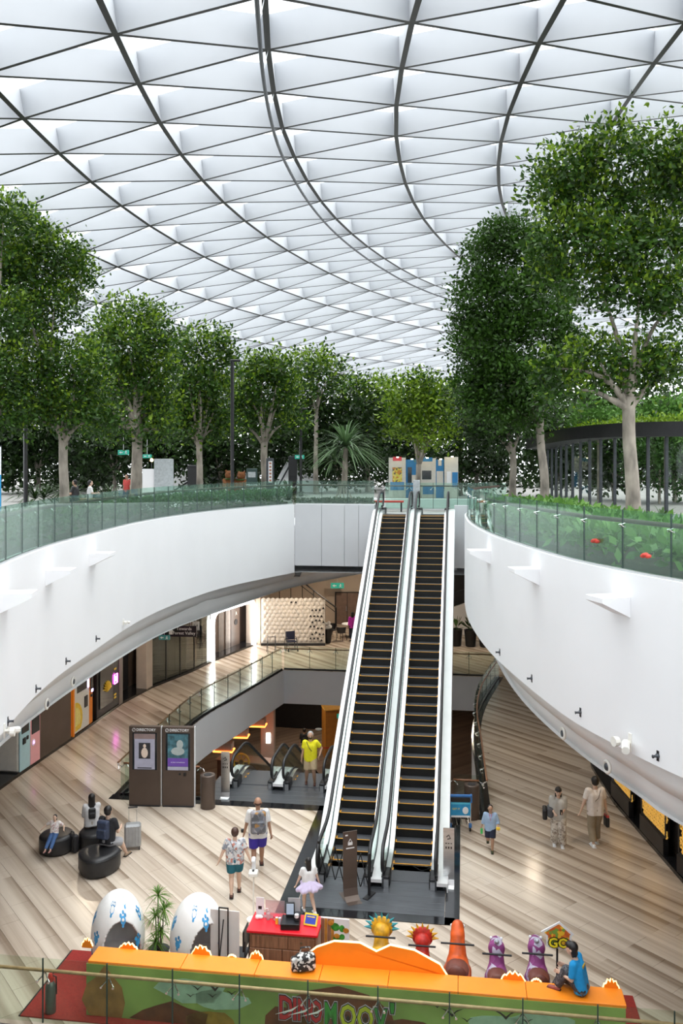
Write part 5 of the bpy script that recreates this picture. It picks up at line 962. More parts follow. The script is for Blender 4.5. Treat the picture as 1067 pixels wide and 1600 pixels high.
def strapleaves(m, c, n, L, w, r, up=.2, droop=.5, lo=-.5, segs=4):
    for i in range(n):
        a = r.uniform(0, 2*PI); e = r.uniform(lo, 1.35); l = L*r.uniform(.75, 1.1); d = Vector((math.cos(a)*math.cos(e), math.sin(a)*math.cos(e), math.sin(e))); sd = Vector((-math.sin(a), math.cos(a), 0)); L_ = []; R_ = []
        for k in range(segs+1):
            f = k/segs; p = c+d*l*f+Vector((0, 0, -droop*l*f*f)); ww = w*(1-f)**.6*(.5+f if f < .5 else 1); L_.append(p-sd*ww); R_.append(p+sd*ww)
        m.loft([L_, R_])
v = thing('potted_dracaena', 'potted dracaena with spiky green rosettes between the egg chairs', 'plant', (-3.62, 17.3, .024)); r = random.Random(5); MB().lathe([(.15, 0), (.2, .3), (.21, .32), (.17, .32)], 16).build('pot', BLKMET, v)
tops = [(-.02, 0, 1.38), (.1, -.05, 1.12), (-.08, .05, .95), (.05, -.08, .72), (-.05, -.1, .5)]
for q in tops: MB().tube([(q[0]*.3, q[1]*.3, .28), (q[0]*.8, q[1], q[2]*.6), q], .014, 6).build('stem', BARK, v)
m = MB()
for q in tops: strapleaves(m, Vector(q), 60, .36, .013, r)
m.build('foliage', DRL, v)
v = thing('easel', 'white easel board on a black stand in front of the right egg', 'easel', ef(16.25, -4.58, .024), -TH-.05); fb(v, 'board', pm('easel_board', (.78, .76, .74), .5, var=.02), .02, .05, .78, .58, .02, 1.15, .004)
for x in (-.08, .1): fb(v, 'upright', BLKMET, x, .0, .72, .022, .03, 1.42)
for z in (.45, 1.42): fb(v, 'crossbar', BLKMET, .01, .0, z, .2, .03, .025)
MB().tube([(.01, 0, 1.2), (.01, -.45, 0)], .012, 6).build('rear_leg', BLKMET, v)
# cashier counter
CT = pm('red_counter_top', (.72, .012, .025), .3, var=.03); WD = pm('walnut_front', (.30, .15, .085), .45, var=.25, scale=5, stretch=(6, 6, .4))
cp = ef(16.55, -3.42, .024); ct = thing('cashier_counter', 'wood-fronted cashier counter with a bright red top', 'counter', cp, -TH); CW = 1.38
fb(ct, 'body', WD, 0, 0, .5, CW-.1, .6, 1.0, .008); fb(ct, 'top', CT, 0, 0, 1.03, CW, .7, .06, .02); fb(ct, 'drawer_front', WD, -.25, -.31, .84, .7, .02, .22); q = fb(ct, 'drawer_front', WD, .37, -.31, .84, .5, .02, .22); fb(q, 'lock', STEEL, .37, -.325, .87, .03, .01, .03, 0)
for x in (-.32, .32): fb(ct, 'door', WD, x, -.31, .36, .62, .02, .7)
zc = 1.06+.024
v = thing('cash_register', 'black cash register with receipt printer on the red counter', 'register', cp+ef(-.08, .12, 1.06), -TH+.1); fb(v, 'drawer', BLKMET, 0, 0, .06, .36, .36, .12, .01); fb(v, 'terminal', BLKMET, -.02, .1, .26, .17, .06, .26, .01); fb(v, 'screen', pm('blue_grey_screen', (.2, .24, .3), .3, emit=(.4, .48, .6), est=.3), -.02, .066, .28, .14, .01, .2, 0); fb(v, 'printer', DKGREY, .13, .02, .17, .12, .18, .12, .02); MB().lathe([(.04, .0), (.04, .06)], 12, c=(.12, -.08, .2)).build('paper_roll', PRINTW, v); fb(v, 'rear_display', pm('acrylic_clear_grey', (.5, .5, .52), .2), .05, .17, .3, .24, .01, .3, .004)
v = thing('tablet', 'yellow-framed tablet propped on the right of the red counter', 'tablet', cp+ef(0, .5, 1.06), -TH-.15); M_ = TR(0, 0, .1) @ Matrix.Rotation(-.6, 4, 'X'); MB().box((0, 0, 0), (.27, .03, .22), .012, M=M_).build('case', LEMON, v); MB().box((0, -.016, 0), (.21, .006, .155), 0, M=M_).build('screen', pm('navy_screen', (.01, .02, .12), .25, emit=(.03, .05, .35), est=.5), v); MB().box((0, .08, .06), (.16, .02, .14), .005, M=Matrix.Rotation(.5, 4, 'X')).build('stand', LEMON, v)
v = thing('acrylic_stand', 'clear pinkish acrylic notice stand at the back of the red counter', 'stand', cp+ef(.2, -.33, 1.06), -TH); AC = glass('pink_acrylic', (.9, .8, .82), .12, haze=.25, hazecol=(.8, .68, .7)); fb(v, 'sheet', AC, .08, 0, .17, .38, .008, .3, 0); fb(v, 'notice', PRINTW, -.22, .0, .19, .16, .01, .34, .002); fb(v, 'print_mark', BLKMET, -.22, -.008, .16, .07, .004, .06, 0); fb(v, 'foot', AC, 0, -.03, .006, .5, .1, .012)
v = thing('sanitiser_bottle', 'small clear pump bottle on the red counter', 'bottle', cp+ef(.08, -.36, 1.06), 0); MB().lathe([(.035, 0), (.038, .02), (.038, .12), (.015, .15), (.015, .17)], 12).build('bottle', glass('clear_plastic', (.85, .88, .9), .2, haze=.3, hazecol=(.8, .8, .82)), v); MB().tube([(0, 0, .17), (0, 0, .21), (-.05, 0, .21)], .008, 6).build('pump', PRINTW, v)
v = thing('gift_box', 'small pink round box on the red counter', 'box', cp+ef(.1, -.2, 1.06), 0); MB().lathe([(.06, 0), (.065, .01), (.065, .06), (.06, .07)], 14).build('body', PINK, v); MB().lathe([(.068, .06), (.068, .08), (.05, .085)], 14).build('lid', pm('red_lid', (.6, .05, .08), .4), v)
for k, (mt, lb) in enumerate(((LEMON, 'yellow'), (PBLUE, 'pale blue'))): v = thing('small_carton', 'small upright '+lb+' carton on the red counter', 'carton', cp+ef(-.06, -.16+k*.06, 1.06), -TH); fb(v, 'body', mt, 0, 0, .06, .045, .04, .12, .003); fb(v, 'lid', PRINTW, 0, 0, .123, .045, .04, .006, 0)
v = thing('tissue', 'crumpled white tissue on the left end of the red counter', 'tissue', cp+ef(.1, -.52, 1.06)); m = MB(); [m.sph((rg.uniform(-.06, .06), rg.uniform(-.04, .04), .03), rg.uniform(.03, .05), 7, 5) for _ in range(5)]; skin('sheet', m, .012, PRINTW, v, 1)
v = thing('folding_chair', 'black folding chair behind the left end of the counter', 'chair', cp+ef(-.05, -.88, -.0), -TH); fb(v, 'seat', BLKMET, 0, 0, .45, .3, .38, .03, .01); fb(v, 'backrest', BLKMET, .1, .0, .75, .03, .36, .4, .01)
for sx in (-1, 1):
    for sy in (-1, 1): MB().tube([(sx*.13, sy*.16, 0), (sx*.13, sy*.16, .45 if sx < 0 else .75)], .012, 6).build('leg', BLKMET, v)
v = thing('game_board', 'upright poster board with wood stripes and green cartoon shapes beside the counter', 'board', ef(16.6, -2.46, .024), -TH-.05); fb(v, 'board', PRINTW, 0, 0, .6, .56, .03, 1.2, .004); 
for i in range(4): fb(v, 'wood_strip_print', [WD, pm('amber_wood', (.5, .22, .04), .5, var=.15, scale=8)][i % 2], -.24+i*.065, -.018, .6, .06, .006, 1.16, 0)
m = MB(); [m.sph((rg.uniform(.0, .24), -.018, rg.uniform(.5, 1.12)), (rg.uniform(.05, .1), .006, rg.uniform(.05, .1)), 9, 6) for _ in range(11)]; tag(m.build('leaf_print', pm('print_green', (.05, .3, .04), .5, var=.4, scale=12), v), kind='stuff'); m = MB(); [m.sph((.1+.1*k*(-1)**k*.6, -.026, .75+.12*k), (.06, .006, .05), 9, 6) for k in range(4)]; tag(m.build('fruit_print', pm('print_orange', (.7, .3, .04), .5, var=.3, scale=12), v), kind='stuff')
v = thing('sanitiser_stand', 'white hand sanitiser dispenser on a slim post in front of the walking couple', 'dispenser', on(396, 1437), 0); MB().tube([(0, 0, .02), (0, 0, 1.0)], .018, 8).build('post', CREAM, v); MB().lathe([(.15, 0), (.15, .02), (.02, .03)], 16).build('foot', CREAM, v); fb(v, 'drip_tray', CREAM, 0, -.03, 1.03, .2, .22, .1, .02); m = MB(); m.box((0, .05, 1.2), (.09, .09, .3), .04); m.box((0, -.02, 1.3), (.08, .14, .07), .03); skin('dispenser', m, .012, PRINTW, v, 2); fb(v, 'nozzle', BLKMET, 0, -.05, 1.1, .04, .05, .03)
v = thing('fire_extinguisher', 'grey cylinder extinguisher with red head behind the glass at left', 'extinguisher', on(79, 1583), 0); MB().lathe([(.09, 0), (.095, .03), (.095, .5), (.06, .57), (.03, .6)], 16).build('cylinder', pm('grey_green_metal', (.13, .15, .14), .35, .5), v, True); MB().lathe([(.05, .58), (.055, .66), (.03, .72)], 12).build('head', pm('red_head', (.5, .03, .02), .4), v); MB().tube([(0, 0, .7), (.1, 0, .66), (.11, 0, .35)], .012, 6).build('hose', BLACK, v)
# bag on the orange top
v = thing('handbag', 'black and white patterned handbag lying on the orange top', 'bag', ef(15.18, -2.78, ZT), .2); PAT = pm('black_white_pattern', (.5, .5, .5), .6)
def bw(name, cols, sc):
    m = bpy.data.materials.new(name); m.use_nodes = True; nt = m.node_tree; N = nt.nodes; b = N['Principled BSDF']; b.inputs['Roughness'].default_value = .7; tc = N.new('ShaderNodeTexCoord'); vo = N.new('ShaderNodeTexVoronoi'); vo.inputs['Scale'].default_value = sc; r = N.new('ShaderNodeValToRGB'); r.color_ramp.interpolation = 'CONSTANT'
    e = r.color_ramp.elements; e[0].color = (*cols[0], 1); e[1].position = 1/len(cols); e[1].color = (*cols[1], 1)
    for k in range(2, len(cols)): x = e.new(k/len(cols)); x.color = (*cols[k], 1)
    nt.links.new(tc.outputs['Object'], vo.inputs['Vector']); sp = N.new('ShaderNodeSeparateColor'); nt.links.new(vo.outputs['Color'], sp.inputs[0]); nt.links.new(sp.outputs[0], r.inputs[0]); nt.links.new(r.outputs[0], b.inputs['Base Color']); MC[name] = m; return m
BW = bw('bag_pattern', [(.02, .02, .02), (.75, .74, .7), (.03, .03, .03), (.6, .6, .58), (.02, .02, .02)], 26)
m = MB(); m.box((0, 0, .16), (.36, .2, .3), .06); m.box((-.2, .03, .13), (.1, .14, .24), .04); skin('bag_body', m, .018, BW, v, 2); MB().tube([(-.1, 0, .3), (-.08, 0, .42), (.08, 0, .42), (.1, 0, .3)], .014, 6).build('handle', BW, v)
# ride-on dinosaurs
SAD = pm('brown_saddle', (.16, .045, .03), .5, var=.12, scale=6)
def dino(label, x, y, rz, col, col2, H, kind):
    v = thing('ride_on_dinosaur', label, 'ride-on toy', (x, y, .024), rz, 'ride-on dinosaurs'); m = MB(); k = H/1.1
    capm(m, (0, -.3*k, .45*k), .22*k, (0, .25*k, .5*k), .2*k); capm(m, (0, .25*k, .52*k), .17*k, (0, .42*k, .88*k), .12*k); capm(m, (0, -.4*k, .42*k), .16*k, (0, -.62*k, .3*k), .05*k)
    if kind == 'long': capm(m, (0, .42*k, .88*k), .13*k, (0, .5*k, 1.0*k), .11*k); capm(m, (0, .5*k, 1.0*k), .1*k, (0, .72*k, .9*k), .06*k)
    else: capm(m, (0, .42*k, .86*k), .17*k, (0, .62*k, .86*k), .13*k); capm(m, (0, .62*k, .84*k), .12*k, (0, .78*k, .78*k), .08*k)
    for sx in (-1, 1):
        for y_ in (-.3, .22): capm(m, (sx*.14*k, y_*k, .42*k), .1*k, (sx*.16*k, (y_-.02)*k, .07*k), .075*k)
    skin('body', m, .022, col, v, 4)
    m = MB(); m.sph((0, -.12*k, .62*k), (.2*k, .3*k, .09*k), 14, 8); m.sph((0, -.38*k, .68*k), (.16*k, .07*k, .15*k), 12, 8); skin('saddle', m, .02, SAD, v, 4)
    MB().tube([(-.28*k, .2*k, .86*k), (.28*k, .2*k, .86*k)], .018, 8).build('handlebar', BLKMET, v)
    for sx in (-1, 1): MB().sph((sx*.1*k, .62*k, .95*k), .03*k, 8, 6).build('eye', PRINTW, v)
    if kind == 'horn':
        for i in range(9): a = PI*i/8; MB().tube([(.2*k*math.cos(a), .46*k, .9*k+.16*k*math.sin(a)), (.34*k*math.cos(a), .42*k, .92*k+.3*k*math.sin(a))], [.045*k, .004], 6).build('horn', col2, v)
        m = MB(); m.lathe([(.02, -.03), (.2*k, -.02), (.22*k, .0), (.2*k, .02), (.02, .03)], 16, M=TR(0, .44*k, .92*k) @ RX); m.build('frill', col2 if 0 else col, v, True)
    if kind == 'crest': m = MB(); capm(m, (0, .42*k, .98*k), .06*k, (0, .25*k, 1.08*k), .03*k); skin('crest', m, .015, col2, v, 2)
DY = pm('dino_yellow', (.75, .4, .02), .5, var=.25, scale=8); DR = pm('dino_red', (.55, .03, .02), .5, var=.25, scale=8); DO = pm('dino_orange', (.8, .12, .02), .45, var=.35, scale=4); DP = bw('dino_purple', [(.26, .05, .2), (.5, .46, .58), (.3, .07, .24), (.22, .04, .17)], 9); DW = pm('dino_grey_blue', (.55, .6, .68), .5, var=.2); DT = pm('dino_teal', (.05, .35, .4), .5)
dino('yellow horned ride-on dinosaur behind the zig-zag backboard', .72, 16.5, -TH, DY, DT, 1.12, 'horn'); dino('red spiky ride-on dinosaur behind the zig-zag backboard', 1.5, 16.35, -TH, DR, DY, 1.02, 'horn'); dino('orange long-necked ride-on dinosaur right of the backboard', 2.14, 16.1, -TH, DO, DR, 1.22, 'long'); dino('purple ride-on dinosaur next to the orange one', 2.86, 16.0, -TH, DP, DW, 1.06, 'crest'); dino('purple ride-on dinosaur next to the seated boy', 3.6, 15.95, -TH, DP, DW, 1.1, 'crest')
v = thing('go_sign', 'arrow-shaped orange sign with yellow GO lettering beside the seated boy', 'sign', (4.02, 16.25, .024), -.1); m = MB(); m.prism([(-.2, .95), (.24, .9), (.26, 1.16), (.3, 1.2), (.04, 1.42), (-.3, 1.22), (-.2, 1.18)], 0, .03, M=RX); m.build('panel', PRINTW, v); m = MB(); m.prism([(-.17, .98), (.21, .94), (.22, 1.18), (.24, 1.2), (.03, 1.38), (-.24, 1.21), (-.17, 1.16)], .03, .036, M=RX); m.build('print', bw('go_pattern', [(.75, .2, .02), (.85, .5, .03), (.6, .12, .02), (.2, .35, .05)], 16), v)
text('GO', .24, BLKMET, v, TR(.02, -.045, 1.03) @ RX, bold=.022); text('GO', .24, pm('go_yellow', (.9, .75, .03), .5), v, TR(.02, -.052, 1.03) @ RX, bold=.006); MB().tube([(0, 0, 0), (0, 0, .95)], .02, 8).build('post', BLKMET, v); MB().lathe([(.16, 0), (.16, .02)], 14).build('foot', BLKMET, v)

# ------------------------------------------------------------------ people
SKINS = [pm('skin_tan', (.50, .30, .20), .55, var=.06), pm('skin_light', (.66, .45, .34), .55, var=.06), pm('skin_brown', (.40, .22, .14), .55, var=.06)]
HAIRB = pm('black_hair', (.012, .010, .010), .45, var=.3, scale=40); HAIRG = pm('grey_hair', (.38, .38, .38), .6, var=.2, scale=40); HAIRBR = pm('brown_hair', (.07, .03, .02), .5, var=.3, scale=40)
def ik(a, c, l1, l2, pole):
    a, c = Vector(a), Vector(c); d = c-a; L = min(d.length, (l1+l2)*.999); n = d.normalized(); c = a+n*L
    x = (l1*l1-l2*l2+L*L)/(2*L); h = math.sqrt(max(l1*l1-x*x, 0)); p = Vector(pole); p = p-n*p.dot(n)
    p = p.normalized() if p.length > 1e-5 else n.orthogonal().normalized(); return a+n*x+p*h, c
def person(label, loc, rz, H=1.7, skin_=0, hips=.52, lean=(0, .01), hands=((-.16, .02, .45), (.16, .02, .45)), feet=((-.06, 0, .04), (.06, 0, .04)), knee=(0, 1, 0), elbow=(0, -1, -.1),
           head=(0, 0), wide=1.0, top=None, sleeve=.6, hem=.47, bottom=None, leg=.8, loose=1.0, shoe=None, hair=HAIRB, hairlen=0, bald=False, fringe=False, strap=None, extra=None, girth=1.0, hipy=0):
    v = thing('person', label, 'person', loc, rz); S = SKINS[skin_]; V = lambda p: Vector(p)*H; k = H*wide; g = H*girth
    pel = V((0, hipy, hips)); nk = pel+V((lean[0], lean[1], .295)); ch = pel.lerp(nk, .68); hd = nk+V((head[0], head[1]+.012, .105)); sh = {}; el = {}; wr = {}; hp_ = {}; kn = {}; an = {}
    for i, sx in enumerate((-1, 1)):
        sh[sx] = nk+Vector((sx*.105*k, 0, -.018*H)); el[sx], wr[sx] = ik(sh[sx], V(hands[i]), .165*H, .145*H, Vector(elbow)+Vector((sx*.35, 0, 0)))
        hp_[sx] = pel+Vector((sx*.052*k, 0, -.01*H)); kn[sx], an[sx] = ik(hp_[sx], V(feet[i]), .245*H, .24*H, knee)
    fdir = {}
    m = MB()
    capm(m, pel+V((-.04, 0, 0)), .062*g, pel+V((.04, 0, 0)), .062*g)
    for sx in (-1, 1):
        capm(m, pel+Vector((sx*.04*k, 0, .02*H)), .055*g, ch+Vector((sx*.05*k, 0, 0)), .062*g); capm(m, ch+Vector((sx*.05*k, 0, 0)), .058*g, sh[sx]+V((-sx*.02, 0, -.012)), .043*H)
        capm(m, sh[sx], .033*H, el[sx], .025*H); capm(m, el[sx], .0245*H, wr[sx], .0165*H)
        capm(m, hp_[sx], .055*g, kn[sx], .037*H); capm(m, kn[sx], .036*H, kn[sx].lerp(an[sx], .35), .036*H); capm(m, kn[sx].lerp(an[sx], .35), .036*H, an[sx], .02*H)
        # hand: palm, four fingers, thumb
        d = (wr[sx]-el[sx]).normalized(); s_ = d.cross(Vector((sx*.9, .35, .1))).normalized(); pn = s_.cross(d).normalized(); c0 = wr[sx]
        for q in (-.014, 0, .014): capm(m, c0+s_*q*H*.7, .011*H, c0+d*.045*H+s_*q*H, .010*H, 8)
        for j, q in enumerate((-.021, -.007, .007, .021)):
            a = c0+d*.05*H+s_*q*H; L = (.03, .036, .034, .026)[j]*H; b = a+d*L*.55+pn*L*.18*(-sx); capm(m, a, .0058*H, b, .0054*H, 6); capm(m, b, .0054*H, b+d*L*.4+pn*L*.35*(-sx), .0048*H, 6)
        a = c0+d*.018*H+s_*.02*H*(1); capm(m, a, .0075*H, a+d*.022*H+s_*.02*H, .0062*H, 6); capm(m, a+d*.022*H+s_*.02*H, .006*H, a+d*.042*H+s_*.022*H, .005*H, 6)
        # foot
        kd = (kn[sx]-an[sx]); f = Vector((kd.x*.1, 1, 0)).normalized() if abs(kd.z) > .02 else Vector((0, 1, 0)); fdir[sx] = f
        capm(m, an[sx]+Vector((0, 0, -.018*H))-f*.02*H, .02*H, an[sx]+f*.085*H+Vector((0, 0, -.024*H)), .016*H)
    capm(m, nk+V((0, 0, -.02)), .034*H, hd+V((0, -.01, -.03)), .031*H)
    m.sph(hd+V((0, 0, .012)), (.052*H, .060*H, .064*H), 16, 12); m.sph(hd+V((0, .012, -.03)), (.040*H, .044*H, .042*H), 14, 10)
    capm(m, hd+V((0, .052, .008)), .007*H, hd+V((0, .063, -.012)), .0095*H, 8)
    for sx in (-1, 1): m.sph(hd+V((sx*.053, -.004, -.002)), (.007*H, .013*H, .018*H), 8, 6)
    skin('body', m, .0085 if H > 1.3 else .0075, S, v, 2)
    for sx in (-1, 1): MB().sph(hd+V((sx*.02, .054, .006)), .0065*H, 8, 6).build('eye', BLKMET, v)
    MB().box(hd+V((0, .053, -.036)), (.03*H, .01*H, .006*H), .001).build('mouth', pm('lip', (.4, .14, .12), .5), v)
    e = .011*H
    if top:
        m = MB(); hz = pel+V((0, 0, hem-hips-.02))
        for sx in (-1, 1):
            capm(m, hz+Vector((sx*.042*k, 0, 0)), .062*g+e*1.3*loose, ch+Vector((sx*.05*k, 0, 0)), .062*g+e*loose, ends=(0, 1)); capm(m, ch+Vector((sx*.05*k, 0, 0)), .06*g+e, sh[sx]+V((-sx*.02, 0, -.012)), .043*H+e)
            if sleeve > 0:
                if sleeve <= 1: capm(m, sh[sx], .036*H+e, sh[sx].lerp(el[sx], sleeve), .031*H+e, ends=(1, 0))
                else: capm(m, sh[sx], .035*H+e, el[sx], .027*H+e); capm(m, el[sx], .027*H+e, el[sx].lerp(wr[sx], sleeve-1), .021*H+e, ends=(1, 0))
        capm(m, hz, .062*g+e*1.3, ch, .064*g+e, ends=(0, 1)); capm(m, nk+V((0, 0, -.05)), .05*H, nk+V((0, 0, .0)), .038*H, ends=(1, 0))
        skin('shirt', m, .013, top, v, 3)
    if bottom:
        m = MB(); capm(m, pel+V((-.04, 0, 0)), .066*g+e*.6, pel+V((.04, 0, 0)), .066*g+e*.6); capm(m, pel+V((0, 0, -.0)), .075*g, pel+V((0, 0, .05)), .072*g, ends=(1, 0))
        for sx in (-1, 1):
            if leg <= 1: capm(m, hp_[sx], .058*g+e*loose, hp_[sx].lerp(kn[sx], leg), .048*H+e*loose*1.3, ends=(1, 0))
            else: capm(m, hp_[sx], .058*g+e*loose, kn[sx], .04*H+e*loose*1.2); capm(m, kn[sx], .04*H+e*loose*1.2, kn[sx].lerp(an[sx], leg-1), .028*H+e*loose*1.5, ends=(1, 0))
        skin('shorts' if leg <= 1 else 'trousers', m, .013, bottom, v, 3)
    if shoe:
        for sx in (-1, 1):
            m = MB(); f = fdir[sx]; a = an[sx]; capm(m, a+Vector((0, 0, -.016*H))-f*.022*H, .025*H, a+f*.085*H+Vector((0, 0, -.022*H)), .021*H); capm(m, a+Vector((0, 0, -.02*H)), .026*H, a+Vector((0, 0, .004*H)), .025*H, ends=(1, 0))
            o = skin('shoe', m, .011, shoe, v, 2); m = MB(); b = a+f*.03*H; m.tube([b-f*.08*H+Vector((0, 0, -.034*H)), b+f*.08*H+Vector((0, 0, -.034*H))], .03*H, 10, flat=.25); m.build('sole', PRINTW if shoe in (PRINTW,) else BLACK, o)
    if hair:
        m = MB()
        if bald: m.sph(hd+V((0, -.012, -.002)), (.055*H, .052*H, .03*H), 14, 10)
        else:
            m.sph(hd+V((0, -.014, .022)), (.058*H, .061*H, .063*H), 16, 12); m.sph(hd+V((0, -.022, -.005)), (.054*H, .047*H, .05*H), 14, 10)
            if hairlen:
                for q in (-.024, 0, .024): capm(m, hd+V((q, -.03, .01)), .028*H, hd+V((q*1.1, -.05-.0*hairlen, -.03-hairlen)), .017*H)
                for sx in (-1, 1): capm(m, hd+V((sx*.036, -.015, .0)), .02*H, hd+V((sx*.043, -.025, -.05-hairlen*.5)), .014*H)
        if fringe: m.sph(hd+V((0, .028, .04)), (.05*H, .042*H, .04*H), 14, 10)
        skin('hair', m, .011, hair, v, 2)
    if strap: MB().tube([nk+V((-.07*strap, .04, .0)), ch+V((-.02*strap, .105*girth, 0)), pel+V((.075*strap, .04, .06)), pel+V((.085*strap, -.02, .06)), ch+V((-.01*strap, -.102*girth, 0)), nk+V((-.07*strap, -.035, .0)), nk+V((-.075*strap, 0, .018)), nk+V((-.07*strap, .04, .0))], .011, 6, flat=.5).build('bag_strap', BLACK, v)
    if extra: extra(v, dict(H=H, pel=pel, nk=nk, ch=ch, hd=hd, wr=wr, el=el, kn=kn, an=an, V=V))
    return v
def cloth(n, c, **k): return pm('cloth_'+n, c, .85, var=k.pop('var', .05), scale=k.pop('scale', 14), **k)
WT = cloth('white', (.78, .78, .78)); NAVY = cloth('navy', (.02, .025, .05)); KH = cloth('khaki', (.42, .35, .24)); SAND = pm('brown_sandal', (.09, .03, .02), .6)
def back_pack(mat, sc=1.0, dy=-.17, extra2=None):
    def f(v, d):
        H = d['H']; c = d['ch']+Vector((0, dy, -.02*H)); m = MB(); m.box(c, (.3*sc, .15*sc, .44*sc), .05); m.box(c+Vector((0, -.08*sc, -.08*sc)), (.25*sc, .08*sc, .22*sc), .03); o = skin('backpack', m, .016, mat, v, 3)
        MB().tube([c+Vector((-.1*sc, -.125*sc, .02)), c+Vector((0, -.13*sc, .03)), c+Vector((.1*sc, -.125*sc, .02))], .006, 4).build('zip', DKGREY, o)
        for sx in (-1, 1): MB().tube([c+Vector((sx*.09, .06, .16*sc)), d['nk']+Vector((sx*.055*H, -.02*H, .015*H)), d['nk']+Vector((sx*.06*H, .055*H, -.03*H)), c+Vector((sx*.13, .19, -.1)), c+Vector((sx*.13, .05, -.16*sc))], .018, 6, flat=.6).build('shoulder_strap', BLACK, o)
        if extra2: extra2(v, d)
    return f
def cam_(v, d): MB().box(d['wr'][-1]+Vector((-.03, .08, .03)), (.1, .08, .08), .015).build('camera', BLKMET, v)
GREYPACK = bw('grey_pack_pattern', [(.22, .22, .24), (.35, .34, .36), (.12, .12, .13), (.28, .27, .3), (.4, .22, .08), (.16, .17, .2)], 11)
W_ = ((-.06, -.12, .055), (.055, .12, .04)); W2 = ((-.055, .11, .04), (.06, -.12, .06))
person('man in white t-shirt and blue shorts with a grey backpack, walking away', on(403, 1357), .12, 1.74, 2, top=WT, sleeve=.85, bottom=cloth('royal_blue', (.05, .03, .33)), leg=.85, loose=1.4, shoe=SAND, hair=HAIRBR, bald=True, feet=W_, hands=((-.2, .03, .47), (.19, -.01, .45)), girth=1.12, wide=1.1, extra=back_pack(GREYPACK, 1.25, -.2, cam_))
person('woman in a floral grey top and teal shorts, walking away', on(367, 1398), .1, 1.55, 1, top=bw('floral_top', [(.55, .55, .58), (.35, .36, .4), (.7, .69, .68), (.5, .2, .15), (.62, .62, .64), (.25, .27, .32)], 20), sleeve=.75, hem=.5, bottom=cloth('teal', (.015, .13, .18)), leg=.7, loose=1.3, shoe=SAND, hair=HAIRBR, feet=((-.05, -.1, .05), (.06, .1, .04)), hands=((-.24, .0, .5), (.23, .0, .5)), girth=1.2, wide=1.05, strap=1)
def jumper(v, d):
    H = d['H']; m = MB(); p = d['pel']
    for i in range(10): a = PI+.3+i*(PI-.6)/9; capm(m, p+Vector((.07*math.cos(a), .07*math.sin(a), .06)), .05, p+Vector((.22*math.cos(a)*1.3, .2*math.sin(a), -.06+.03*math.sin(i*2))), .05)
    capm(m, p+Vector((-.14, .04, .05)), .05, p+Vector((.14, .04, .06)), .05); skin('tied_jumper', m, .018, cloth('lilac', (.6, .52, .72)), v, 3)
person('girl with long black hair and a lilac jumper tied round her waist', on(482, 1426), .35, 1.22, 1, top=WT, sleeve=.7, bottom=cloth('cream', (.62, .55, .44)), leg=.6, loose=1.2, shoe=PRINTW, hairlen=.13, feet=((-.06, .08, .04), (.07, -.17, .09)), hands=((-.2, .1, .5), (.21, .02, .5)), elbow=(0, -1, 0), extra=jumper)
def mask(v, d):
    H = d['H']; m = MB(); m.sph(d['hd']+Vector((0, .03*H, -.03*H)), (.035*H, .035*H, .026*H), 12, 8); m.build('face_mask', BLACK, v, True)
person('man in a bright yellow t-shirt and beige shorts stepping off the escalator', on(485, 1226), PI, 1.66, 0, top=cloth('yellow', (.85, .78, .02)), sleeve=.7, bottom=cloth('beige', (.55, .42, .26)), leg=.9, loose=1.3, shoe=SAND, hair=HAIRG, feet=((-.08, .02, .04), (.08, -.06, .04)), hands=((-.17, .06, .56), (.17, .03, .45)), elbow=(0, -.3, 0), strap=-1, extra=mask, girth=1.05)
def toys(v, d):
    H = d['H']; MB().tube([d['nk']+Vector((-.03, .05, 0)), d['ch']+Vector((0, .1, -.05)), d['nk']+Vector((.03, .05, 0))], .008, 5).build('lanyard', pm('lanyard_pink', (.6, .1, .2), .6), v)
    MB().box(d['wr'][-1]+Vector((0, .05, 0)), (.1, .07, .07), .02).build('toy', LEMON, v); MB().box(d['wr'][1]+Vector((0, .02, -.1)), (.06, .04, .14), .02).build('pouch', pm('toy_green', (.05, .5, .1), .5), v)
person('boy in a light blue shirt and dark shorts running towards us', on(766, 1330), PI-.15, 1.2, 0, top=cloth('sky_blue', (.38, .52, .72)), sleeve=1.5, bottom=NAVY, leg=.85, loose=1.3, shoe=pm('green_shoe', (.06, .08, .03), .6), feet=((-.04, .05, .04), (.05, -.2, .16)), hands=((-.16, .12, .56), (.19, -.03, .48)), extra=toys)
def bags6(v, d):
    H = d['H']; c = d['pel']+Vector((.2, .02, .08)); m = MB(); m.box(c, (.16, .34, .26), .04); o = skin('shoulder_bag', m, .016, cloth('charcoal', (.09, .09, .10)), v, 2); m = MB(); m.box(c+Vector((.14, -.02, -.06)), (.12, .36, .28), .03); skin('tote_bag', m, .016, BLACK, v, 2)
    MB().tube([c+Vector((0, 0, .12)), d['nk']+Vector((.09*H, .02, .01)), d['ch']+Vector((-.05, .1, 0)), d['pel']+Vector((-.12, .04, .06))], .012, 6).build('bag_strap', BLACK, v)
    MB().box(d['wr'][-1]+Vector((.03, .06, .02)), (.07, .02, .13), .005).build('phone', BLKMET, v)
person('woman in patterned wide trousers looking down at her phone, grey bag at her side', on(872, 1321), PI-.2, 1.56, 1, top=cloth('stone', (.5, .48, .44)), sleeve=.9, bottom=bw('marble_trousers', [(.6, .55, .48), (.42, .36, .3), (.66, .62, .56), (.3, .25, .21), (.58, .52, .46)], 22), leg=1.93, loose=2.2, shoe=PRINTW, hairlen=.06, fringe=True, head=(0, .035), lean=(0, .02), feet=((-.07, .02, .04), (.06, -.03, .04)), hands=((-.06, .16, .62), (.07, .15, .6)), extra=bags6)
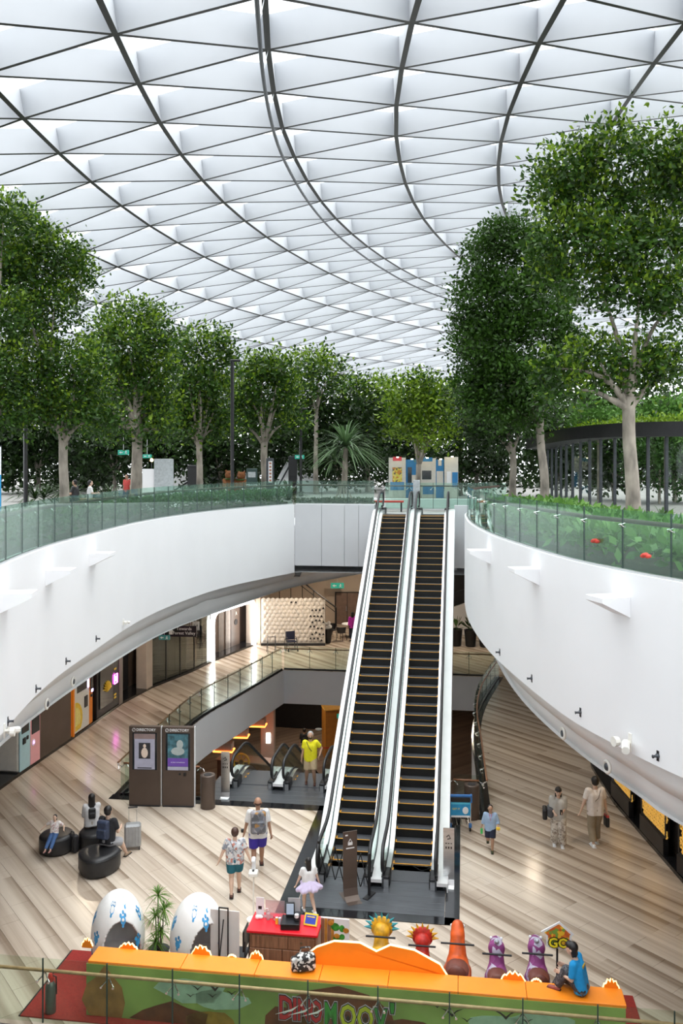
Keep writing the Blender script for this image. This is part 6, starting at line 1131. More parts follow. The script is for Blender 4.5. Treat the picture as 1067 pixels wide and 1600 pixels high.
def bag7(v, d):
    m = MB(); c = d['wr'][1]+Vector((.02, .03, -.3)); m.box(c, (.1, .24, .26), .03); o = skin('carrier_bag', m, .016, BLACK, v, 2); MB().box(c+Vector((0, 0, .15)), (.08, .2, .06), .01).build('red_lining', pm('bag_red', (.5, .05, .05), .6), o); MB().tube([c+Vector((0, -.08, .13)), d['wr'][1]+Vector((.01, .03, -.04)), c+Vector((0, .08, .13))], .008, 5).build('handle', BLACK, o)
person('man in a white t-shirt and khaki trousers walking away along the right side', on(930, 1321), .1, 1.80, 1, top=cloth('off_white', (.72, .66, .62)), sleeve=.75, loose=1.4, bottom=cloth('olive_khaki', (.33, .27, .19)), leg=1.85, shoe=PRINTW, feet=((-.045, -.05, .04), (.05, .07, .04)), hands=((-.21, .02, .5), (.18, .02, .46)), strap=-1, extra=bag7)
# toddler on the pouf
person('toddler in jeans and a pale top sitting on the round black pouf', P1+Vector((0, -.27, .46)), PI-.1, .95, 1, hips=.08, hipy=-.05, lean=(0, -.06), top=bw('toddler_top', [(.75, .68, .66), (.8, .76, .74), (.6, .4, .4), (.78, .74, .72)], 30), sleeve=.9, hem=.08, bottom=cloth('denim', (.06, .13, .3)), leg=1.85, loose=1.1, shoe=pm('pink_sandal', (.5, .25, .22), .6), hair=HAIRB, hands=((-.3, .02, .22), (.3, .02, .22)), feet=((-.07, .38, -.22), (.08, .38, -.24)), knee=(0, .4, 1), hairlen=.02)
def bp9(v, d): back_pack(BLACK, .62, -.13)(v, d)
person('woman with long black hair in a white top sitting on the rear pouf', P3+Vector((-.1, .12, .46)), .35, 1.56, 1, hips=.075, top=cloth('pale_grey', (.62, .62, .63)), sleeve=1.3, loose=1.5, hem=.05, bottom=cloth('stone2', (.4, .36, .3)), leg=1.8, shoe=PRINTW, hairlen=.14, hands=((-.08, .2, .2), (.05, .2, .3)), feet=((-.07, .36, -.25), (.07, .38, -.25)), knee=(0, .4, 1), extra=bp9, lean=(0, .03))
NP = pm('navy_backpack', (.03, .045, .09), .6, var=.2, scale=18)
person('man in black t-shirt with navy backpack, sitting on the large pouf', P2+Vector((.12, .3, .48)), -.35, 1.74, 1, hips=.075, top=BLACK if False else cloth('black_tee', (.016, .016, .02)), sleeve=.75, loose=1.2, hem=.06, bottom=cloth('light_grey', (.36, .37, .4)), leg=.95, shoe=pm('tan_sandal', (.28, .2, .13), .6), hands=((-.1, .2, .2), (.1, .2, .2)), feet=((-.08, .34, -.235), (.1, .34, -.235)), knee=(0, .4, 1), extra=back_pack(NP, 1.05, -.18), lean=(0, .03), girth=1.08)
def prt(v, d): MB().box(d['ch']+Vector((0, -.1, .06)), (.12, .02, .05), .003).build('back_print', pm('print_gold', (.5, .35, .05), .6), v)
person('boy in a bright blue t-shirt sitting on the end of the orange stand', ef(15.2, 1.98, ZT), 1.05, 1.5, 1, hips=.07, top=cloth('cyan_blue', (.01, .28, .62)), sleeve=.85, loose=1.3, hem=.05, bottom=bw('plaid_trousers', [(.03, .03, .035), (.07, .07, .08), (.04, .04, .05), (.12, .12, .13)], 40), leg=1.9, shoe=pm('red_shoe', (.3, .08, .07), .6), hands=((-.08, .22, .2), (.08, .22, .22)), feet=((-.07, .27, .03), (.07, .36, -.12)), knee=(0, .5, 1), hairlen=.03, fringe=True, head=(0, .035), lean=(0, .07), extra=prt)
# people further off
person('person in black with a backpack on the floor below', (-2.0, 47.0, -6), .2, 1.65, 0, top=BLACK, sleeve=.9, bottom=WT, leg=1.8, shoe=BLACK, extra=back_pack(BLACK, 1.0))
person('person in a magenta top at the cafe table', (.62, 48.75, 0), .4, 1.62, 0, top=cloth('magenta', (.5, .03, .42)), sleeve=1.6, bottom=NAVY, leg=1.85, shoe=BLACK, hairlen=.06)

# ------------------------------------------------------------------ garden on the upper deck
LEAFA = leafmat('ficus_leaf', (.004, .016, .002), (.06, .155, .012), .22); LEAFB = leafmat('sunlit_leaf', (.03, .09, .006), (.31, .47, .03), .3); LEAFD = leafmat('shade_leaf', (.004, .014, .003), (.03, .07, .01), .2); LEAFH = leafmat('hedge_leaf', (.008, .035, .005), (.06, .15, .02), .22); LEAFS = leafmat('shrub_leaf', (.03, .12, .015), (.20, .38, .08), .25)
TRK = pm('pale_trunk', (.34, .30, .25), .85, var=.35, scale=3, bump=.6, stretch=(1, 1, .4))
NR = np.random.RandomState(3)
def leafmesh(name, pts, nrm, size, mat, parent, asp=.52, jit=.75):
    n = len(pts); d = nrm*.8+NR.normal(size=(n, 3))*jit; d[:, 2] -= .15; d /= np.linalg.norm(d, axis=1)[:, None]+1e-9
    s = np.cross(d, NR.normal(size=(n, 3))); s /= np.linalg.norm(s, axis=1)[:, None]+1e-9
    L = (size*NR.uniform(.7, 1.3, n))[:, None]; w = L*asp*.5
    v = np.empty((n, 4, 3), np.float32); v[:, 0] = pts; v[:, 1] = pts+d*L*.5-s*w; v[:, 2] = pts+d*L; v[:, 3] = pts+d*L*.5+s*w
    me = bpy.data.meshes.new(name); me.vertices.add(n*4); me.vertices.foreach_set('co', v.reshape(-1)); me.loops.add(n*4); me.loops.foreach_set('vertex_index', np.arange(n*4, dtype=np.int32))
    me.polygons.add(n); me.polygons.foreach_set('loop_start', np.arange(0, n*4, 4, dtype=np.int32)); me.polygons.foreach_set('loop_total', np.full(n, 4, dtype=np.int32)); me.update(calc_edges=True)
    return link(name, me, mat, parent)
def clumps(c, r, n, size, per=40, shell=(.72, 1.14)):
    k = max(1, n//per); a = NR.normal(size=(k, 3)); a[:, 2] = a[:, 2]*.9+.25; a /= np.linalg.norm(a, axis=1)[:, None]; rad = np.where(NR.rand(k, 1) < .7, NR.uniform(*shell, size=(k, 1)), NR.uniform(.3, .84, size=(k, 1)))
    cc = a*rad*np.array(r)+np.array(c); p = np.repeat(cc, per, 0)+NR.normal(size=(k*per, 3))*size*1.45; nn = np.repeat(a, per, 0)+np.array([0, 0, .35]); return p, nn
def tree(name, label, u, vb, Y, tw, blobs, mats, dens=4.6, leaf=None, group=None, fork=None, lean=0, cat='tree', dep=.85):
    leaf = leaf or max(.17, Y*.0052); X = (u-533.5)/F*Y; base = Vector((X, Y, 7.8)); v = thing(name, label, cat, base, 0, group); r = random.Random(int(u*7+Y))
    B = []
    for (bu, bv, ru, rv) in blobs:
        y2 = Y+r.uniform(-.5, .5)*ru/F*Y*1.1; c = at(bu, bv, y2)-base; B.append((c, (ru/F*Y, ru/F*Y*dep, rv/F*Y)))
    zf = (at(u, fork, Y).z-7.8) if fork else min(b[0].z-b[1][2] for b in B)+.3
    zf = max(zf, .6); tr = tw/F*Y/2*.8
    pth = [(0, 0, -.1), (r.uniform(-.05, .05), 0, zf*.35), (lean*.5+r.uniform(-.08, .08), .05, zf*.7), (lean, 0, zf)]
    MB().tube(sm(pth, 10), [tr*1.5, tr*1.2, tr*1.08, tr*1.0, tr*.97, tr*.94, tr*.92, tr*.9, tr*.9, tr*.95], 12).build('trunk', TRK, v, True)
    for c, rr in sorted(B, key=lambda b: b[0].z)[:9]:
        a = Vector((lean, 0, zf*r.uniform(.9, 1))); mid = a.lerp(c, .5)+Vector((r.uniform(-.3, .3), r.uniform(-.3, .3), .12*(c-a).length)); MB().tube(sm([a, mid, c], 8), [tr*.62*(1-.85*i/7) for i in range(8)], 7).build('branch', TRK, v, True)
    P = []; Q = []
    for c, rr in B:
        n = int(dens*PI*(rr[0]*rr[2])/(leaf*leaf*.45*.5)); p, q = clumps(c, rr, n, leaf); P.append(p); Q.append(q)
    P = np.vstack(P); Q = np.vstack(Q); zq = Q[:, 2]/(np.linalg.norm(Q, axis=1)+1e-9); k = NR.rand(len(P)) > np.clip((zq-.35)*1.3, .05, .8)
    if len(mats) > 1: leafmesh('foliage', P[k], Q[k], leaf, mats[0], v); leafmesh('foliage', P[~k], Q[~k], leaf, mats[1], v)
    else: leafmesh('foliage', P, Q, leaf, mats[0], v)
    return v
A2 = (LEAFA, LEAFB)  # upward clumps: yellow young growth with sunlit tone put into the colour
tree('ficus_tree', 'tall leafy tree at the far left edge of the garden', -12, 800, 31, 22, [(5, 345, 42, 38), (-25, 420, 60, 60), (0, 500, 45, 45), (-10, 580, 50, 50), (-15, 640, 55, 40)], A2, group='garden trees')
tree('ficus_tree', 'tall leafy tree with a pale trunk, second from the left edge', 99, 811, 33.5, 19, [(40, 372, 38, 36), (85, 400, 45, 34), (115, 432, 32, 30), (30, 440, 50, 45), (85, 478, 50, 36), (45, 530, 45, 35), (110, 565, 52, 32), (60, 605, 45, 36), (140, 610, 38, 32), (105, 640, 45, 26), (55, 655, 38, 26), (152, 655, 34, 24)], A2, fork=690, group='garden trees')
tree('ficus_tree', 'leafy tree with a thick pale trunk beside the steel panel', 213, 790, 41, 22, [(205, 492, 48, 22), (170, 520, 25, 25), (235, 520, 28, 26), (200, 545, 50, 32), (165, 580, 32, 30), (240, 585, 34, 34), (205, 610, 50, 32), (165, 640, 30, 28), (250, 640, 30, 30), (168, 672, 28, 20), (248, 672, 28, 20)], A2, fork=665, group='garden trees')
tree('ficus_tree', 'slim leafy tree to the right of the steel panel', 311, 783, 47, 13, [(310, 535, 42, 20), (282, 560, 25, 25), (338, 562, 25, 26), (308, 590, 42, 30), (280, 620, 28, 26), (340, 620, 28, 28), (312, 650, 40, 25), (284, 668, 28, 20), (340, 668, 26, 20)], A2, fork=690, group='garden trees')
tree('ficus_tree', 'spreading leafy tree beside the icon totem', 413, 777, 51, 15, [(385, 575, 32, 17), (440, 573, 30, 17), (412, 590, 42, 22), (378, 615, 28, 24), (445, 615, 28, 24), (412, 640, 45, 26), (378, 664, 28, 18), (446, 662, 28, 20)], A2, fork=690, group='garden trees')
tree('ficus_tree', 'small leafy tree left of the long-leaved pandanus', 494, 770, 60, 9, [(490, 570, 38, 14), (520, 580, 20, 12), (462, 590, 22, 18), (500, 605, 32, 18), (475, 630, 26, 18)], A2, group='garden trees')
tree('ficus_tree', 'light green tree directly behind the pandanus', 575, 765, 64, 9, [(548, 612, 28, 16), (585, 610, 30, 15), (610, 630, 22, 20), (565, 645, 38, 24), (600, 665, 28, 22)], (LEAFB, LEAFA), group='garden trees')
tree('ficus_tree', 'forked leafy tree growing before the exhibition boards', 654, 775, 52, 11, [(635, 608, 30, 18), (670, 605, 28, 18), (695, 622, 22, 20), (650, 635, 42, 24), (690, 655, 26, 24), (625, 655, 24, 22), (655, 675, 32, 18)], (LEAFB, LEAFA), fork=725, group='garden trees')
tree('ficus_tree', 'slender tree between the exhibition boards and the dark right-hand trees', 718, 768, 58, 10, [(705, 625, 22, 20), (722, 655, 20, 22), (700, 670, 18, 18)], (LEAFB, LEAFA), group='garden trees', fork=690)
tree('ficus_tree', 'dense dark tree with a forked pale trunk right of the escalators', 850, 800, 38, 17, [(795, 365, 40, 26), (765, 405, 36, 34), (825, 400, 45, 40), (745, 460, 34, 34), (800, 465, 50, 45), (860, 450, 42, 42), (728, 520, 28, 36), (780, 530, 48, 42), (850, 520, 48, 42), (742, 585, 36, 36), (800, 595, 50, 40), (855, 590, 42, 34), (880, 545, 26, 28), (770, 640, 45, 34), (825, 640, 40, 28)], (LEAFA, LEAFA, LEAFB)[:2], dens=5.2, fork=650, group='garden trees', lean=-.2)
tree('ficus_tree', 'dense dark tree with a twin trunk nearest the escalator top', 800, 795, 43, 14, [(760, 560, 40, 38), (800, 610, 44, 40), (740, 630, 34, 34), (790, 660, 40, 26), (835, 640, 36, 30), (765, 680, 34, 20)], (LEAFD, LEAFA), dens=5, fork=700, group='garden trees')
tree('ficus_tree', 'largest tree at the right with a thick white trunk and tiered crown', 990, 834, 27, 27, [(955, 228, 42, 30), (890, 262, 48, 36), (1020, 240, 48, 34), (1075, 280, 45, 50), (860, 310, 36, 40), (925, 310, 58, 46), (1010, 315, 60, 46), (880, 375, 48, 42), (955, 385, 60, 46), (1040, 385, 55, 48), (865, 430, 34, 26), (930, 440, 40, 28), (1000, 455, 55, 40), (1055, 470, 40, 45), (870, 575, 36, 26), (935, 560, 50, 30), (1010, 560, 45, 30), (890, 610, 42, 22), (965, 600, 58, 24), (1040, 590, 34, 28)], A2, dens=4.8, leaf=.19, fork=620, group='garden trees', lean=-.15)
bgs = [(-20, 60, 60), (60, 58, 62), (130, 55, 66), (180, 60, 60), (262, 58, 60), (345, 60, 62), (450, 62, 66), (530, 70, 62), (620, 72, 70), (745, 60, 58), (870, 62, 54), (960, 60, 50), (1055, 60, 48), (1160, 70, 46)]
BGL = ['at the far left edge', 'just left of the second pale trunk', 'between the second and third pale trunks', 'left of the thick pale trunk', 'behind the steel panel', 'behind the bear sculptures', 'behind the icon totem', 'left of the pandanus', 'right of the pandanus', 'right of the exhibition boards', 'behind the left end of the pergola', 'behind the middle of the pergola', 'behind the right end of the pergola', 'beyond the right end of the pergola']
for i, (u, w, Y) in enumerate(bgs):
    rr = random.Random(i); top = 640+rr.uniform(-15, 20)
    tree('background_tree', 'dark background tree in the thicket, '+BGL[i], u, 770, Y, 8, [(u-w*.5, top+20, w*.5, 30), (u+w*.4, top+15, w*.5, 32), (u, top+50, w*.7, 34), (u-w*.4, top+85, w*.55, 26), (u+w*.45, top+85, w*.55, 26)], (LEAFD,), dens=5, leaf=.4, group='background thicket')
# dark hedge closing the garden at the back
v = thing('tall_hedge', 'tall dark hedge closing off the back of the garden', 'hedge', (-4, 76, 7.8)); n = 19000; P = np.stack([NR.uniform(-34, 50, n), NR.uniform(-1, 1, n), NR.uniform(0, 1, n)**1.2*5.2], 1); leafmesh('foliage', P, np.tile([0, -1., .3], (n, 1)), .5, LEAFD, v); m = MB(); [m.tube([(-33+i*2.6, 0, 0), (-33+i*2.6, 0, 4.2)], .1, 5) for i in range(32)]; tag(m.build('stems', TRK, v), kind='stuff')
# hedges and shrubs
def hedge(label, P, w, h, z, mat, leaf, n, name='hedge', cat='hedge'):
    v = thing(name, label, cat, (P[0].x, P[0].y, z)); o = np.array(v.location); k = NR.randint(0, len(P)-1, n); f = NR.rand(n, 1); A = np.array([tuple(p) for p in P]); p = A[k]*(1-f)+A[k+1]*f
    t = A[k+1]-A[k]; nr = np.stack([-t[:, 1], t[:, 0], np.zeros(n)], 1); nr /= np.linalg.norm(nr, axis=1)[:, None]; q = NR.uniform(0, 1, (n, 1)); p = p+nr*w*q; top = NR.rand(n) < .6
    p[:, 2] = z+np.where(top, h*(.85+.3*NR.rand(n)), h*NR.rand(n)); nn = np.where(top[:, None], np.array([[0, 0, 1.]]), -nr*np.sign(w)); leafmesh('foliage', p-o, nn, leaf, mat, v); m = MB(); C0 = [Vector(a)-Vector(o) for a in A]; m.loft([[a+b*.1*0+Vector((0, 0, -.2)) for a, b in zip(C0, C0)], [a+Vector((0, 0, h*.6)) for a in C0], [a+Vector((0, 0, h*.6)) for a in offs(C0, w)]]); m.build('stems', pm('soil_brown', (.05, .04, .025), .9), v); return v
hedge('low clipped hedge behind the left glass balustrade', zz(offs(LF, .35)[10:], 7.8), 1.5, .85, 7.8, LEAFH, .15, 15000)
hedge('low hedge above the flat grey wall beside the escalator top', [ef(SW+.5, -7.3, 7.8), ef(SW+.5, -5.5, 7.8), ef(SW+.5, -3.9, 7.8)], 1.0, .5, 7.8, LEAFD, .14, 1800)
RIo = offs(RF, -.4)[10:]
hedge('bed of leafy shrubs with red blooms behind the right glass balustrade', zz(RIo[:42], 7.8), -2.8, .85, 7.8, LEAFS, .26, 8000, 'shrub_bed', 'shrubs')
sb = bpy.data.objects.get('shrub_bed'); FLW = pm('red_flower', (.6, .05, .03), .6, var=.2)
for i, (u, v_) in enumerate(((941, 838), (1018, 842), (930, 846), (978, 842), (1009, 869), (1040, 830), (955, 832))):
    p = on(u, v_, 8.62)-Vector(sb.location); m = MB(); [m.sph((p.x+.04*math.cos(a), p.y+.04*math.sin(a), p.z+.02*(k % 2)), (.045, .045, .03), 7, 5) for k, a in enumerate([j*2*PI/5 for j in range(5)])]; m.build('red_bloom', FLW, sb)
def frond_plant(label, u, v_, Y, L, n, w, mat, name='fern', dz=0, droop=.5, lo=.0, cat='plant'):
    p = at(u, v_, Y); p.z = 7.8; v = thing(name, label, cat, p); m = MB(); strapleaves(m, Vector((0, 0, .15+dz)), n, L, w, random.Random(int(u)), droop=droop, lo=lo, segs=6); m.build('fronds', mat, v); MB().lathe([(.12, -.05), (.1, .2+dz), (.02, .3+dz)], 8).build('stem', BARK, v); return v
frond_plant('arching palm-like plant behind the right balustrade', 905, 800, 23, 1.3, 26, .05, LEAFS, 'palm_shrub', .2); frond_plant('arching dark fern between the pale trunks at right', 815, 790, 34, 1.2, 26, .05, LEAFD, 'fern'); frond_plant('leafy fern left of the largest white trunk', 935, 800, 25, 1.0, 24, .05, LEAFH, 'fern', .1); frond_plant('broad fern right of the largest white trunk', 1035, 800, 26, 1.1, 28, .06, LEAFH, 'fern', .2)
# pandanus with stilt roots
PNL = leafmat('pandanus_leaf', (.03, .08, .03), (.15, .25, .10), .25)
p = at(537, 783, 44); p.z = 7.8; v = thing('pandanus', 'large pandanus with long drooping strap leaves and stilt roots', 'plant', p); MB().tube([(0, 0, .6), (.05, 0, 1.6), (.1, 0, 2.9)], [.17, .16, .13], 8).build('trunk', BARK, v, True); r = random.Random(9)
for i in range(12): a = i*2*PI/12; MB().tube([(.1*math.cos(a), .1*math.sin(a), 1.1+.04*(i % 3)), (.32*math.cos(a), .32*math.sin(a), .6), (.62*math.cos(a), .62*math.sin(a), 0)], .03, 6).build('stilt_root', BARK, v)
m = MB(); strapleaves(m, Vector((.1, 0, 3.0)), 170, 2.5, .06, r, droop=.45, lo=-.15, segs=8); strapleaves(m, Vector((-.5, .2, 2.3)), 60, 1.8, .05, r, droop=.5, lo=-.1, segs=7); m.build('foliage', PNL, v)
# lamp posts
for k, (u, Y, vt, lb) in enumerate(((40, 37, 540, 'tall black lamp post left of the second pale trunk'), (363, 44, 565, 'tall black lamp post between the slim trees'), (470, 56, 640, 'black lamp post near the pandanus'))):
    p = at(u, vt, Y); H = p.z-7.8; v = thing('lamp_post', lb, 'lamp post', (p.x, Y, 7.8)); MB().tube([(0, 0, 0), (0, 0, H)], .09, 10).build('pole', BLKMET, v); fb(v, 'lamp_head', BLKMET, .15, 0, H+.05, .5, .2, .12, .03); MB().lathe([(.16, 0), (.16, .25), (.1, .3)], 12).build('base', BLKMET, v)
# steel panel, white slabs and bollard
p = at(255, 790, 39); v = thing('steel_panel', 'grey metal panel with white slabs at its foot, beside a pale trunk', 'panel', (p.x, 39, 7.8)); MP = pm('perforated_steel', (.42, .45, .46), .4, .5, var=.12, scale=12)
zt = at(255, 717, 39).z-7.8; fb(v, 'panel', MP, .03, 0, zt/2, .86, .08, zt, .01); fb(v, 'white_slab', WHITE, -.62, .1, (zt-.45)/2, .66, .1, zt-.45, .01); m = MB(); m.prism([(-.9, 0), (1.0, 0), (.4, .5), (-.6, .5)], -.4, .4, M=TR(0, -.5, 0) @ RX); m.build('white_plinth', WHITE, v)
p = at(252, 800, 37); v = thing('bollard_light', 'small black bollard lantern before the white plinth', 'lamp', (p.x, 36.6, 7.8)); MB().lathe([(.14, 0), (.14, .75), (.05, .76), (.05, .85), (.17, .86), (.17, .98), (.1, 1.0)], 14).build('body', BLKMET, v); MB().lathe([(.06, .76), (.06, .85)], 10).build('lens', PRINTW, v)
exit_sign('green exit sign with arrow hanging between the left trees', at(193, 707, 44), 0, .56, .9); exit_sign('smaller green exit sign right of the thick pale trunk', at(230, 713, 50), 0, .5, .9); exit_sign('green exit sign hanging near the black speaker box', at(468, 714, 56), 0, .6, .9)
p = at(237, 719, 46); v = thing('garden_lamp', 'glowing orange globe lamp behind the steel panel', 'lamp', (p.x, 46, 7.8)); MB().tube([(0, 0, 0), (0, 0, p.z-7.85)], .03, 6).build('pole', BLKMET, v); MB().sph((0, 0, p.z-7.8), .09, 12, 8).build('globe', pm('amber_globe', (1, .6, .2), .4, emit=(1, .5, .12), est=12), v)
def boxthing(name, label, cat, u0, u1, vt, Y, mat, d=.3, part='body', foot=True):
    a = at(u0, vt, Y); b = at(u1, vt, Y); v = thing(name, label, cat, ((a.x+b.x)/2, Y, 7.8)); h = a.z-7.8; fb(v, part, mat, 0, 0, h/2+.03, b.x-a.x, d, h-.06, .02)
    if foot: fb(v, 'foot', BLKMET, 0, 0, .02, (b.x-a.x)*1.02, d*1.1, .04)
    return v, b.x-a.x, h
v, w, h = boxthing('loudspeaker', 'tall black cabinet speaker between the slim trees', 'speaker', 294, 313, 727, 56, BLKMET, .6); fb(v, 'grille', BLACK, 0, -.31, h*.55, w*.8, .02, h*.7)
v, w, h = boxthing('loudspeaker', 'black speaker box beside the white tent point', 'speaker', 451, 464, 713, 58, BLKMET, .6); fb(v, 'grille', BLACK, 0, -.31, h*.7, w*.8, .02, h*.4)
v, w, h = boxthing('notice_board', 'dark green welcome notice board beside the bear sculptures', 'sign', 385, 402, 732, 47, pm('dark_green_board', (.02, .05, .045), .4), .12); text('WELCOME\nTO\nCANOPY\nPARK', .13, PRINTW, v, TR(0, -.07, h*.42) @ RX, ext=.002); fb(v, 'header_panel', MP, 0, -.065, h*.82, w*.7, .01, h*.16)
v, w, h = boxthing('icon_totem', 'dark totem with a white column of icons beside a tree trunk', 'sign', 416, 428, 716, 49.5, DKGREY, .2); fb(v, 'icon_strip', PRINTW, .02, -.11, h*.68, w*.5, .02, h*.5)
for i in range(6): fb(v, 'icon', pm('icon_rust', (.45, .2, .12), .5), .02, -.125, h*.48+i*h*.08, w*.28, .01, h*.045, 0)
# bear sculptures
def bear(label, u, Y, s, rz):
    a = at(u, 757, Y); v = thing('bear_sculpture', label, 'sculpture', (a.x, Y, 8.2), rz, 'brown bear sculptures'); m = MB(); BR = pm('bear_brown', (.22, .08, .025), .9, var=.3, scale=20, bump=.6)
    m.sph((0, 0, .5*s), (.42*s, .36*s, .5*s), 16, 12); m.sph((0, -.1*s, 1.12*s), (.3*s, .28*s, .27*s), 14, 10); m.sph((0, -.36*s, 1.06*s), (.13*s, .14*s, .11*s), 10, 8)
    for sx in (-1, 1): m.sph((sx*.22*s, -.05*s, 1.36*s), (.09*s, .05*s, .09*s), 8, 6); capm(m, (sx*.36*s, -.1*s, .8*s), .12*s, (sx*.3*s, -.42*s, .45*s), .09*s); capm(m, (sx*.25*s, -.1*s, .18*s), .17*s, (sx*.32*s, -.5*s, .14*s), .12*s)
    skin('body', m, .04, BR, v, 3); m = MB(); m.sph((0, -.5*s, 1.09*s), (.05*s, .03*s, .035*s), 8, 6); m.build('nose', BLKMET, v)
    for sx in (-1, 1): MB().sph((sx*.11*s, -.36*s, 1.2*s), .03*s, 8, 6).build('eye', BLKMET, v)
    m = MB(); m.tube([(.3*s*math.cos(a_), -.08*s+.3*s*math.sin(a_), .88*s) for a_ in [i*PI/8 for i in range(17)]], .05*s, 6); m.build('leaf_collar', LEAFH, v); return v
bear('brown bear sculpture leaning left behind the low green beds', 358, 50, .95, .5); bear('brown bear sculpture beside the dark notice board', 378, 50, .9, -.5)
v = thing('sculpture_plinth', 'low planted plinth under the bear sculptures', 'plinth', (at(368, 757, 50).x, 50, 7.8)); fb(v, 'body', pm('plinth_soil', (.08, .07, .05), .9), 0, 0, .2, 2.6, 1.4, .4, .03); fb(v, 'coping', GREYP, 0, -.71, .2, 2.6, .04, .4, .01)
# white tent shapes behind
for k, (u, vt, w, Y) in enumerate(((330, 722, 70, 64), (465, 690, 40, 66))):
    a = at(u, vt, Y); W = w/F*Y; v = thing('white_tent', ['white tent roof behind the speaker and bears', 'pointed white tent behind the small speaker box'][k], 'tent', (a.x, Y, 7.8)); h = a.z-7.8; m = MB(); m.add([(-W, -2, 0), (W, -2, 0), (W, 2, 0), (-W, 2, 0), (0 if k else -W*.7, 0, h), (0 if k else W*.7, 0, h)], [(0, 1, 5, 4), (2, 3, 4, 5), (1, 2, 5), (3, 0, 4)]); m.build('canopy', WHITE, v); MB().tube([(-W*.8, -2.02, 0), (-W*.3, -1.0, h*.5)], .06, 6).build('pole', DKGREY, v)
# exhibition boards behind the escalator tops
EY = 53; xb = [at(u, 740, EY).x for u in (607, 634, 652, 681, 694, 716)]; tops = (715, 718, 716, 718, 714); CRM = pm('exhibit_cream', (.68, .66, .6), .5, var=.03); EBLU = pm('exhibit_blue', (.03, .22, .5), .5, var=.06)
v = thing('exhibition_wall', 'blue and cream exhibition boards with small spotlights behind the escalators', 'exhibition board', (xb[0], EY, 7.8)); x0 = xb[0]
for i, mt in enumerate((CRM, EBLU, CRM, EBLU, CRM)):
    zt = at(600, tops[i], EY).z-7.8; w = xb[i+1]-xb[i]; cx = (xb[i]+xb[i+1])/2-x0; q = fb(v, 'board', mt, cx, (i % 2)*.15, zt/2, w-.02, .08, zt, .005)
    y = (i % 2)*.15-.05
    if i == 0: fb(q, 'poster', bw('comic_poster', [(.7, .6, .08), (.15, .12, .1), (.6, .25, .05), (.75, .65, .2)], 9), cx, y, zt*.58, w*.55, .02, zt*.36, 0); fb(q, 'header', MC['red_lid'], cx, y, zt*.97, w*.5, .03, zt*.1, 0); fb(q, 'caption', EBLU, cx, y, zt*.3, w*.8, .02, zt*.2, 0)
    if i == 1: fb(q, 'poster', DGLASS, cx-.1, y, zt*.6, w*.35, .02, zt*.4, 0); fb(q, 'poster', CRM, cx+.16, y, zt*.5, w*.4, .02, zt*.2, 0)
    if i == 2: fb(q, 'screen', DGLASS, cx, y, zt*.58, w*.5, .02, zt*.22, .01); fb(q, 'header', EBLU, cx-.05, y, zt*.97, w*.7, .03, zt*.1, 0); fb(q, 'caption', EBLU, cx+.1, y, zt*.2, w*.6, .02, zt*.2, 0)
    if i == 3: fb(q, 'poster', CRM, cx, y, zt*.52, w*.8, .02, zt*.36, 0); fb(q, 'poster', CRM, cx, y, zt*.92, w*.4, .02, zt*.16, 0)
    if i == 4: fb(q, 'poster', PRINTW, cx-.15, y, zt*.5, w*.3, .02, zt*.3, 0); fb(q, 'poster', EBLU, cx+.22, y, zt*.45, w*.4, .02, zt*.36, 0)
    s = fb(v, 'spotlight', pm('spot_glow', (1, .9, .7), .4, emit=(1, .82, .5), est=9), cx, -.4, zt+.02, .12, .1, .06, .01); fb(s, 'spot_arm', BLKMET, cx, -.2, zt+.04, .03, .4, .03, 0)
v = thing('planter_wall', 'long low white planter wall behind the escalator tops', 'planter', ef(41.6, -1.2, 7.8), -TH); fb(v, 'wall', WHITE, 0, 0, .24, 6.2, .6, .48, .02); fb(v, 'soil', pm('soil_brown', (.05, .04, .025), .9), 0, 0, .485, 5.9, .4, .01, 0)
v = thing('red_bench', 'low red bench behind the left escalator top', 'bench', ef(38.6, -3.3, 7.8), -TH); fb(v, 'seat', pm('red_bench_paint', (.5, .06, .04), .5), 0, 0, .45, 1.3, .4, .08, .01); [fb(v, 'leg', BLKMET, x, 0, .2, .06, .3, .42) for x in (-.55, .55)]
v = thing('grey_sign_panel', 'narrow grey sign panel standing between the escalator tops', 'sign', ef(37.9, -2.04, 7.82), -TH); fb(v, 'panel', MP, 0, 0, .75, .3, .06, 1.3, .01); fb(v, 'foot', BLKMET, 0, 0, .03, .34, .3, .06)
# pergola on the right
v = thing('pergola', 'curved black-edged pergola with slim posts and creepers behind the big white trunk', 'pergola', (0, 0, 7.8)); pts = [(862, 694, 48), (880, 689, 45), (905, 683, 42), (945, 677, 39), (1000, 673, 36.5), (1067, 671, 34), (1130, 671, 32)]
bm_ = sm([at(*q)-Vector((0, 0, 7.8)) for q in pts], 30); R_ = offs(bm_, -1.4); m = MB(); m.loft([[a+Vector((0, 0, -.28)) for a in bm_], [a+Vector((0, 0, .28)) for a in bm_], [a+Vector((0, 0, .28)) for a in R_], [a+Vector((0, 0, -.28)) for a in R_], [a+Vector((0, 0, -.28)) for a in bm_]]); m.build('fascia', BLKMET, v, False)
for i in range(0, 29, 2): a = bm_[i].lerp(R_[i], .15); fb(v, 'post', DKGREY, a.x, a.y, a.z/2-.14, .12, .12, a.z-.28, .01)
for i in range(0, 27, 2): a = bm_[i].lerp(R_[i], .15); b = bm_[i+2].lerp(R_[i+2], .15); m = MB(); m.add([(a.x, a.y, .1), (b.x, b.y, .1), (b.x, b.y, a.z-.3), (a.x, a.y, a.z-.3)], [(0, 1, 2, 3)]); m.build('glass_pane', GL, v)
